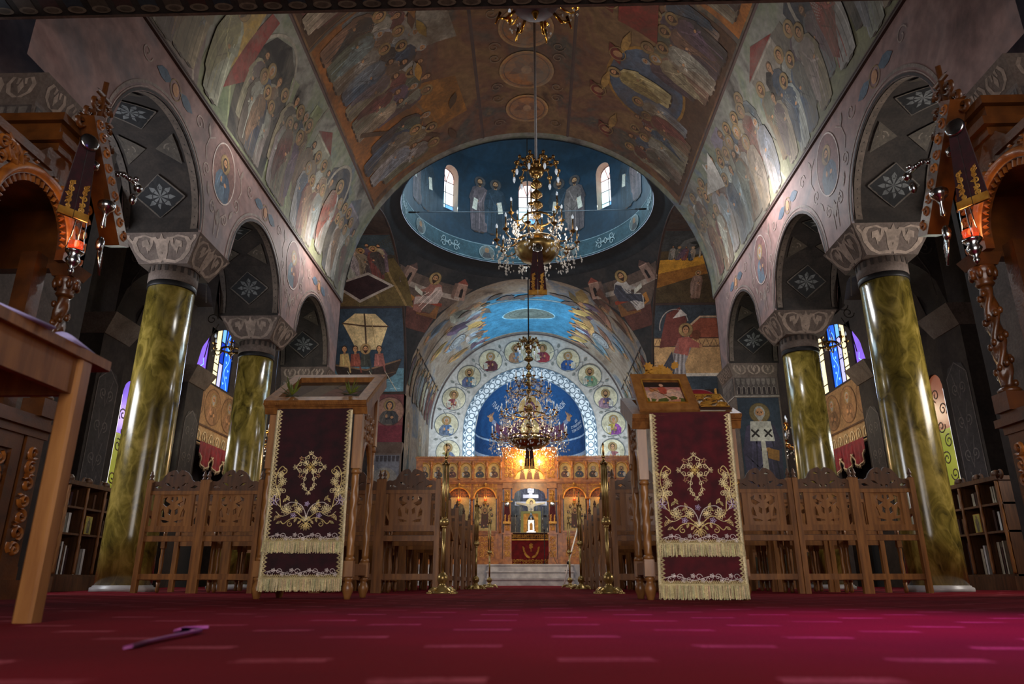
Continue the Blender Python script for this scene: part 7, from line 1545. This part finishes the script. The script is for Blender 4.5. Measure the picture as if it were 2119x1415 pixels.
# ------------------------------------------------------------------ stained windows of the side walls
for sx, nm in ((-1, 'left'), (1, 'right')):
    wn += 1
    f = lambda u, v, h, sx=sx: (sx*(WX+.035+h), u, v)
    W_ = struct(MB().box(*sorted((sx*(WX+.08), sx*(WX+.12))), 14.0, 18.5, 4.2, 5.95).build('window_%d' % wn, 'dark_wall'))
    tp = lambda u: 4.3+1.5*sqrt(max(0, 1-((u-16.25)/2.05)**2))
    def pane(u0, u1, z0, z1, m, h=0):
        n = 8; pts = [(u0, z0), (u1, z0)]+[(u1+(u0-u1)*i/n, max(z0, min(z1, tp(u1+(u0-u1)*i/n)))) for i in range(n+1)]
        return MB().add([f(a, b, h) for a, b in pts], [list(range(len(pts)))]).build('pane', m, W_)
    pane(14.26, 14.72, 4.32, 9, 'glass_violet')
    pane(15.02, 15.3, 4.3, 9, 'glass_cream'); pane(15.3, 15.52, 4.3, 4.85, 'glass_lilac'); pane(15.3, 15.52, 4.85, 5.35, 'glass_deep' if sx < 0 else 'glass_lilac'); pane(15.3, 15.52, 5.35, 9, 'glass_sky'); b = pane(15.52, 15.95, 4.3, 9, 'glass_blue')
    pane(16.25, 16.55, 4.3, 9, 'glass_cream'); pane(16.55, 16.9, 4.3, 5.1, 'glass_sky'); pane(16.55, 16.9, 5.1, 9, 'glass_green'); pane(17.15, 17.6, 4.3, 9, 'glass_blue')
    mb = MB(); fw = lambda u, v, h: f(u, v, -.004-h); mb.ridge([(15.74+.1*sin(z*9), z) for z in [4.32+.05*i for i in range(28)] if z < tp(15.74)], .018, .003, fw)
    for q in range(7):
        z = 4.42+.17*q; u = 15.74-.1*sin(z*9)*1.0
        for a in (.3, .9, 1.5): mb.ridge([(u, z), (u+.06*cos(a+.6), z+.06*sin(a+.6))], .014, .003, fw)
    mb.ridge([(14.4, 4.35), (14.55, 4.42), (14.45, 4.5), (14.6, 4.6), (14.55, 4.72)], .02, .003, fw); mb.build('painted_vine', 'glass_wave', b)
    mb = MB()
    for u in (15.02, 15.3, 15.52, 16.55): mb.tube([f(u, 4.3, -.01), f(u, tp(u), -.01)], .012, 5)
    for u0, u1, zs in ((15.02, 15.3, (4.6, 4.78)), (15.3, 15.52, (4.85, 5.35)), (16.25, 16.9, (4.5, 5.1, 5.25))):
        for z in zs: mb.tube([f(u0, z, -.01), f(u1, z, -.01)], .012, 5)
    mb.build('lead_bars', 'lead', W_)
    for u0, u1 in ((14.72, 15.02), (15.95, 16.25), (16.9, 17.15)):
        MB().box(*sorted((sx*(WX+.0), sx*(WX+.08))), u0, u1, 4.3, max(tp(u0), tp(u1))).build('mullion', 'dark_wall', W_)
    wn += 1
    W_ = struct(MB().box(*sorted((sx*(WX+.08), sx*(WX+.12))), 11.7, 12.4, 1.5, 3.6).build('window_%d' % wn, 'dark_wall'))
    g = lambda u, v, h, sx=sx: (sx*(WX+.05-h), u, v); tp2 = lambda u: 3.25+.25*sqrt(max(0, 1-((u-12.05)/.27)**2))
    for z0, z1, m in ((1.6, 2.55, 'glass_lime'), (2.55, 3.5, 'glass_salmon' if sx > 0 else 'glass_violet')):
        pts = [(11.78, z0), (12.32, z0)]+[(12.32-.54*i/8, min(z1, tp2(12.32-.54*i/8))) for i in range(9)]; MB().add([g(a, b, 0) for a, b in pts], [list(range(len(pts)))]).build('pane', m, W_)
    mb = MB()
    for q in range(6): mb.ridge(spiral(12.05+(.07 if q % 2 else -.07), 1.8+.27*q, .12, 1.4, q, 1 if q % 2 else -1, .2), .025, .006, lambda u, v, h: g(u, v, h+.003))
    mb.build('painted_scroll', 'walnut', W_); MB().box(*sorted((sx*(WX+.02), sx*(WX+.045))), 11.79, 11.82, 1.6, 3.2).build('bright_edge', 'glass_white', W_)
    # door valance of red velvet with fringe, on a rod
    o = empty('door_curtain', (sx*(WX-.12), 15.45, 2.9)); MB().tube([(0, -1.0, 0), (0, 1.0, 0)], .018, 8).build('rod', 'iron', o)
    for s_ in (-1, 1): MB().lathe([(.018, 0), (.03, .03), (.012, .05), (.028, .09), (0, .2)], 8, None, Matrix.Translation((0, s_*1.0, 0)) @ Matrix.Rotation(-s_*pi/2, 4, 'X')).build('rod_tip', 'iron', o)
    for k in range(3):
        mb = MB(); fr = MB(); c0 = -.85+.57*k; n = 14; m_ = 6; low = [];
        vs = []
        for i in range(n+1):
            t = i/n; yy = c0+.62*t; dp = .26+.28*(1-(2*t-1)**2)
            for j in range(m_+1): s_ = j/m_; vs.append((-sx*(.02+.03*sin(t*20)*s_), yy, .02-dp*s_))
            low.append((-sx*(.03+.03*sin(t*20)), yy, .02-dp))
        mb.add(vs, [(i*(m_+1)+j, (i+1)*(m_+1)+j, (i+1)*(m_+1)+j+1, i*(m_+1)+j+1) for i in range(n) for j in range(m_)], None, True); sw = mb.build('swag', 'velvet_bright', o)
        fr.tube(low, .018, 6)
        for (x, y, z) in [tuple(Vector(low[i])*(1-t)+Vector(low[i+1])*t) for i in range(n) for t in (0, .5)]: fr.tube([(x, y, z), (x, y, z-.06)], .006, 4)
        fr.build('fringe', 'ivory_cloth', sw)
    tag(o, 'red velvet swagged curtain over the %s side door' % nm, 'curtain', 'side door curtains')
# ------------------------------------------------------------------ carved shrine canopies at the sides
def shrine(sx, label):
    CX, CY = 3.58, 4.05; o = empty('carved_shrine', (sx*CX, CY, 0))
    X = lambda p: -sx*p
    def bx(nm, m, par, *bs):
        mb = MB()
        for p0, p1, q0, q1, z0, z1 in bs: mb.box(*sorted((X(p0), X(p1))), q0, q1, z0, z1)
        return mb.build(nm, m, par)
    FP = lambda p: (lambda u, v, h: (X(p+h), u, v))
    bx('plinth', 'kiosk_wood', o, (-.46, .46, -.57, .57, 0, .12), (-.44, .44, -.55, .55, .12, .2))
    cb = bx('cabinet', 'kiosk_wood', o, (-.42, .40, -.52, .52, .2, 1.0))
    bx('ledge', 'kiosk_wood', o, (-.45, .45, -.56, .56, 1.0, 1.05), (-.48, .48, -.59, .59, 1.05, 1.1), (-.45, .45, -.56, .56, 1.1, 1.14))
    bx('frame_rail', 'kiosk_wood', cb, (.40, .43, -.36, .36, .2, .32), (.40, .43, -.36, .36, .9, 1.0), (.40, .43, -.36, -.28, .32, .9), (.40, .43, .28, .36, .32, .9))
    mb = MB(); 
    for l in clipbox(scrollfield(.54, .56, .11, 60), .54, .56): mb.ridge([(u, v+.61) for u, v in l], .02, .018, FP(.4))
    mb.build('lattice_carving', 'carved_gold_wood', cb)
    for s_ in (-1, 1):
        pl = bx('corner_strip', 'kiosk_wood', cb, (.40, .44, s_*.46-.08, s_*.46+.08, .2, 1.0)); mb = MB()
        for l in clipbox(scrollfield(.12, .7, .1, 61), .12, .7): mb.ridge([(u+s_*.46, v+.6) for u, v in l], .024, .022, FP(.44))
        mb.build('strip_carving', 'carved_gold_wood', pl)
    for p in (-.38, .40):
        for q in (-.49, .49):
            bx('pedestal', 'kiosk_wood', o, (p-.075, p+.075, q-.075, q+.075, 1.14, 1.26))
            mb = MB(); mb.lathe([(.065, 1.26), (.07, 1.28), (.05, 1.3)], 12, None, None, True, (X(p), q)); twist(.052, 1.3, 2.0, 3.5, 3, 14, 40, (X(p), q), mb, .5)
            for k in range(26): a = k*.9; mb.ball((X(p)+.05*cos(a), q+.05*sin(a), 1.33+.64*k/26), .02, None, .026, 6, 4)
            mb.build('carved_column', 'kiosk_wood', o)
            mb = MB(); mb.lathe([(.045, 2.0), (.06, 2.02), (.05, 2.04), (.075, 2.09), (.085, 2.13), (.08, 2.14)], 12, None, None, True, (X(p), q)); mb.frus((X(p)-.07, X(p)+.07, q-.07, q+.07), (X(p)-.1, X(p)+.1, q-.1, q+.1), 2.14, 2.22)
            for k in range(8): a = k*pi/4; mb.ball((X(p)+.07*cos(a), q+.07*sin(a), 2.09), .022, None, .04, 6, 4)
            mb.build('column_capital', 'kiosk_wood', o)
    bx('inner_post', 'kiosk_wood', o, (.12, .24, .36, .48, 1.14, 2.3)); bx('inner_post', 'kiosk_wood', o, (.12, .24, -.48, -.36, 1.14, 2.3))
    # arched front
    n = 18; R0 = .34; zc_ = 2.3
    pol = [(-.56, 2.22), (-R0, 2.22), (-R0, zc_)]+[(-R0*cos(pi*i/n), zc_+R0*sin(pi*i/n)) for i in range(1, n)]+[(R0, zc_), (R0, 2.22), (.56, 2.22), (.56, 2.9), (.0, 2.9), (-.1, 2.8), (-.56, 2.74)]
    mb = MB(); mb.prism(pol, 0, .06, None, (), Matrix(((0, 0, X(1), X(.38)), (1, 0, 0, 0), (0, 1, 0, 0), (0, 0, 0, 1)))); af = mb.build('arch_front', 'kiosk_wood', o)
    mb = MB(); mb.ridge([(-(R0+.04)*cos(pi*i/24), zc_+(R0+.04)*sin(pi*i/24)) for i in range(25)], .07, .04, FP(.44))
    for i in range(22): a = pi*(i+.5)/22; mb.ridge([(-(R0-.0)*cos(a), zc_+(R0)*sin(a)), (-(R0-.045)*cos(a), zc_+(R0-.045)*sin(a))], .03, .02, FP(.42))
    for l in clipbox(scrollfield(1.06, .5, .1, 62), 1.06, .5):
        l = [(u, v+2.48) for u, v in l]; l = [q for q in l if sqrt(q[0]**2+(q[1]-zc_)**2) > R0+.08]
        if len(l) > 1: mb.ridge(l, .022, .02, FP(.44))
    for s_ in (-1, 1):   # carved birds in the spandrels
        mb.ridge(leaf(s_*.36, 2.72, .18, pi/2+s_*2.2, .5), .03, .03, FP(.44)); mb.ridge(leaf(s_*.38, 2.75, .2, -pi/2-s_*.6, .35), .025, .03, FP(.44))
    mb.build('front_carving', 'carved_gold_wood', af)
    bx('side_beam', 'kiosk_wood', o, (-.44, .44, .47, .56, 2.22, 2.9)); bx('side_beam', 'kiosk_wood', o, (-.44, .44, -.56, -.47, 2.22, 2.74)); bx('canopy_ceiling', 'kiosk_wood', o, (-.44, .38, -.5, .5, 2.68, 2.74))
    bx('cornice', 'kiosk_wood', o, (-.5, .46, .04, .6, 2.9, 2.96), (-.54, .5, .0, .62, 2.96, 3.02)); tb2 = bx('upper_box', 'kiosk_wood', o, (-.44, .44, .04, .5, 3.02, 3.12), (-.48, .48, .0, .54, 3.12, 3.18)); bx('near_cornice', 'kiosk_wood', o, (-.48, .46, -.6, .04, 2.74, 2.8))
    # gable boards
    g = MB(); dirm = Matrix(((0, 0, X(1), X(.44)), (1, 0, 0, 0), (0, 1, 0, 0), (0, 0, 0, 1)))
    g.prism([(.22, 3.3), (.12, 3.24), (.68, 2.5), (.8, 2.54)], .02, .16, None, (), dirm); g.prism([(.12, 3.24), (.22, 3.3), (-.46, 2.54), (-.56, 2.5)], .0, .001, None, (), dirm) if False else None
    gb = g.build('gable_board', 'kiosk_wood', o); mb = MB()
    for k in range(9): t = k/8; mb.ridge(spiral(.2+.5*t, 3.22-.64*t, .04, 1.3, k, 1 if k % 2 else -1, .2), .018, .014, FP(.6))
    mb.build('gable_carving', 'carved_gold_wood', gb)
        # crest with cross
    cr = MB()
    for s_ in (-1, 1):
        for k in range(3): cr.ridge(spiral(.3+s_*(.06+.06*k), 3.2+.12*(2-k), .06, 1.3, k, s_, .2), .024, .03, FP(.5)); 
    cr.ridge([(.3, 3.1), (.3, 3.66)], .04, .03, FP(.5)); cr.ridge([(.22, 3.54), (.38, 3.54)], .04, .03, FP(.5)); crm = cr.build('crest_cross', 'kiosk_wood', o)
    # icon inside
    bx('icon_backing', 'kiosk_wood', o, (-.3, -.24, -.42, .42, 1.14, 2.2)); F = Fresco(lambda u, v, h: (X(-.24+h), sx*-u*-1 if False else u, v), 9, .004, .0004)
    F.poly([(-.36, 1.2), (.36, 1.2), (.36, 2.14), (-.36, 2.14)], rgb(150, 120, 50)); standing(F, -.12, 1.2, .95, rgb(52, 60, 76), rgb(70, 50, 60), True, HAIR, False); standing(F, .22, 1.2, .5, rgb(90, 74, 44), rgb(104, 84, 50), False, HAIR, True); F.build('shrine_icon', 'icon_paint', o)
    # arms with silver ornaments
    mb = MB(); mb.tube([(X(.5), .52, 3.02), (X(.58), .6, 3.06), (X(.66), .68, 3.0)], .02, 6); mb.ball((X(.66), .68, 2.98), .035, None, None, 8, 5); mb.ball((X(.62), .7, 2.9), .03, .03, .05, 8, 5); 
    for k in range(6): mb.ball((X(.5+.03*k), .5+.03*k, 3.03+.015*(k % 2)), .022, None, None, 6, 4)
    mb.build('silver_garland', 'silver', o)
    mb = MB(); mb.lathe([(.0, 2.5), (.02, 2.52), (.012, 2.6), (.03, 2.64), (.055, 2.66), (.06, 2.7), (.04, 2.72), (0, 2.73)], 12, None, None, True, (X(.62), .42)); mb.ball((X(.6), .46, 2.4), .03, .03, .06, 8, 6)
    for k in range(5): mb.tube([(X(.6), .46, 2.42-.02*k), (X(.6), .52, 2.3-.03*k)], .009, 5)
    mb.build('silver_lamp_plate', 'silver', o)
    return tag(o, label, 'shrine', 'carved wooden shrines')
shrine(-1, 'tall carved wooden shrine canopy at the left edge beside the oak table'); shrine(1, 'tall carved wooden shrine canopy at the right edge of the view')
for sx, nm in ((-1, 'left'), (1, 'right')):
    oil_lamp((sx*3.0, 4.3, 2.24), .72, 'silver oil lamp with glowing red glass on the %s carved shrine' % nm, 'silver', 'ruby_glass', 1.1, .8)
    stole('hanging_stole', sx*2.97, 4.16, 3.02, 2.42, .1, .19, 'dark stole with gold sprays hanging on the %s carved shrine' % nm, -sx*pi/2*.62, 0, 'velvet_dark')
# ------------------------------------------------------------------ wall racks with books in the aisles
for sx, nm in ((-1, 'left'), (1, 'right')):
    o = empty('book_rack', (sx*5.75, 9.3, 0)); X = lambda p: -sx*p
    def bx(nm_, m, par, *bs):
        mb = MB()
        for p0, p1, q0, q1, z0, z1 in bs: mb.box(*sorted((X(p0), X(p1))), q0, q1, z0, z1)
        return mb.build(nm_, m, par)
    bx('plinth', 'walnut', o, (-.16, .18, -.62, .62, 0, .17)); bx('back_board', 'walnut', o, (-.16, -.12, -.6, .6, .17, 1.3))
    for z in (.17, .66, .98): bx('shelf', 'walnut', o, (-.14, .14, -.6, .6, z, z+.025))
    for k in range(4):
        q = -.58+.387*k; bx('upright', 'walnut', o, (-.14, .12, q-.02, q+.02, .17, 1.28)); mb = MB(); twist(.022, .2, 1.25, 6, 2, 8, 40, (X(.14), q), mb); mb.build('twisted_post', 'oak', o)
        mb = MB(); 
        for s_ in (-1, 1): mb.ridge(spiral(q+s_*.05, 1.33, .055, 1.3, -pi/2, s_, .2), .03, .03, lambda u, v, h: (X(.1+h), u, v))
        mb.ball((X(.12), q, 1.33), .05, .06, .05, 8, 5); mb.build('scroll_cap', 'walnut', o)
    bx('top_rail', 'walnut', o, (-.16, .16, -.62, .62, 1.26, 1.31))
    tag(o, 'dark wooden book rack with twisted posts in the %s aisle behind the column' % nm, 'book rack', 'aisle book racks')
    rb = random.Random(21+sx)
    for z, hh, shn in ((.195, .4, 'bottom'), (.685, .26, 'middle'), (1.005, .22, 'top')):
        q = -.55; cnt = 0
        for k in range(3):
            q = -.58+.387*k+.03; q1 = q+.33
            while q < q1-.045:
                t = rb.uniform(.03, .055); h = hh*rb.uniform(.72, .98); cm = rb.choice([('book_cover', 'brown'), ('velvet_dark', 'maroon'), ('walnut', 'tan'), ('paper_white', 'white'), ('book_pages', 'cream')])
                if rb.random() < .6 and cnt < 12:
                    b = empty('book', (sx*5.75+X(-.02), 9.3+q+t/2, z))
                    MB().box(-.08, .08, -t/2, -t/2+.003, 0, h).build('cover', cm[0], b); MB().box(-.08, .08, t/2-.003, t/2, 0, h).build('cover', cm[0], b); MB().box(*sorted((X(.076), X(.08))), -t/2, t/2, 0, h).build('spine', cm[0], b); MB().box(-.074, .074, -t/2+.004, t/2-.004, .003, h-.006).build('page_block', 'book_pages', b)
                    tag(b, '%s book on %s shelf of %s aisle rack, %s from near end' % (cm[1], shn, nm, ORD[cnt]), 'book', 'books on the %s rack' % nm); cnt += 1
                q += t+.006
# small icon cards leaning on the racks
for sx, nm in ((-1, 'left'), (1, 'right')):
    o = empty('icon_card', (sx*5.585, 9.2, .685)); 
    MB().box(*sorted((0, sx*.006)), -.07, .07, 0, .22).build('board', 'gilt', o); F = Fresco(lambda u, v, h, sx=sx: (-sx*(h+.001), u, v), 9, .001, .0002); F.poly([(-.065, .005), (.065, .005), (.065, .215), (-.065, .215)], rgb(160, 150, 70)); standing(F, 0, .01, .19, rgb(90, 80, 60), rgb(110, 100, 70), True, HAIR); F.build('picture', 'icon_paint', o); tag(o, 'small yellowish icon card leaning on the %s aisle book rack' % nm, 'icon card', 'icon cards on racks')
# violet strip put in as a magenta highlight on a carpet fold
o = MB(); pts = [(-.552, 1.22, .012), (-.568, 1.3, .013), (-.58, 1.4, .014), (-.587, 1.5, .015), (-.592, 1.56, .015), (-.62, 1.6, .014), (-.655, 1.6, .014), (-.67, 1.65, .014), (-.64, 1.7, .013)]
vs = []
for i, p in enumerate(pts): vs += [(p[0]-.008, p[1], p[2]), (p[0]+.008, p[1], p[2]+.004), (p[0]+.008, p[1], p[2]-.002), (p[0]-.008, p[1], p[2]-.005)]
fs = []
for i in range(len(pts)-1):
    for k in range(4): fs.append((i*4+k, i*4+(k+1) % 4, i*4+4+(k+1) % 4, i*4+4+k))
fs += [(0, 1, 2, 3), tuple(len(vs)-4+k for k in (3, 2, 1, 0))]; o.add(vs, fs, None, True)
tag(o.build('highlight', 'highlight_purple'), 'short violet strip put on the red carpet as a magenta highlight', 'highlight')

# ------------------------------------------------------------------ west door and white aisle windows added behind the fill lights; violet window
D_ = struct(MB().box(-2.3, 3.1, -3.5, -3.42, .0, .42).box(-2.3, -2.12, -3.5, -3.42, .42, 4.2).box(2.92, 3.1, -3.5, -3.42, .42, 4.2).box(-2.3, 3.1, -3.5, -3.42, 4.05, 4.2).box(.33, .47, -3.5, -3.42, .42, 4.05).box(-2.12, 2.92, -3.5, -3.42, 2.5, 2.62).build('added_door_1', 'walnut'))
for x0, x1 in ((-2.12, .33), (.47, 2.92)):
    for z0, z1 in ((.42, 2.5), (2.62, 4.05)): MB().box(x0, x1, -3.47, -3.45, z0, z1).build('pane', 'glass_white', D_)
for sx, y0, y1, z0, z1, m in ((-1, 5.7, 6.9, 1.9, 3.7, 'glass_white'), (1, 5.7, 6.9, 1.9, 3.7, 'glass_white'), (1, -1.75, -.65, 3.1, 4.3, 'glass_violet')):
    wn += 1
    W_ = struct(MB().box(*sorted((sx*6.93, sx*7.0)), y0-.1, y1+.1, z0-.1, z0).box(*sorted((sx*6.93, sx*7.0)), y0-.1, y1+.1, z1, z1+.1).box(*sorted((sx*6.93, sx*7.0)), y0-.1, y0, z0, z1).box(*sorted((sx*6.93, sx*7.0)), y1, y1+.1, z0, z1).build('window_%d' % wn, 'walnut'))
    for k in range(2): MB().box(*sorted((sx*6.965, sx*6.98)), y0+(y1-y0)*k/2+.01, y0+(y1-y0)*(k+1)/2-.01, z0, z1).build('pane', m, W_)
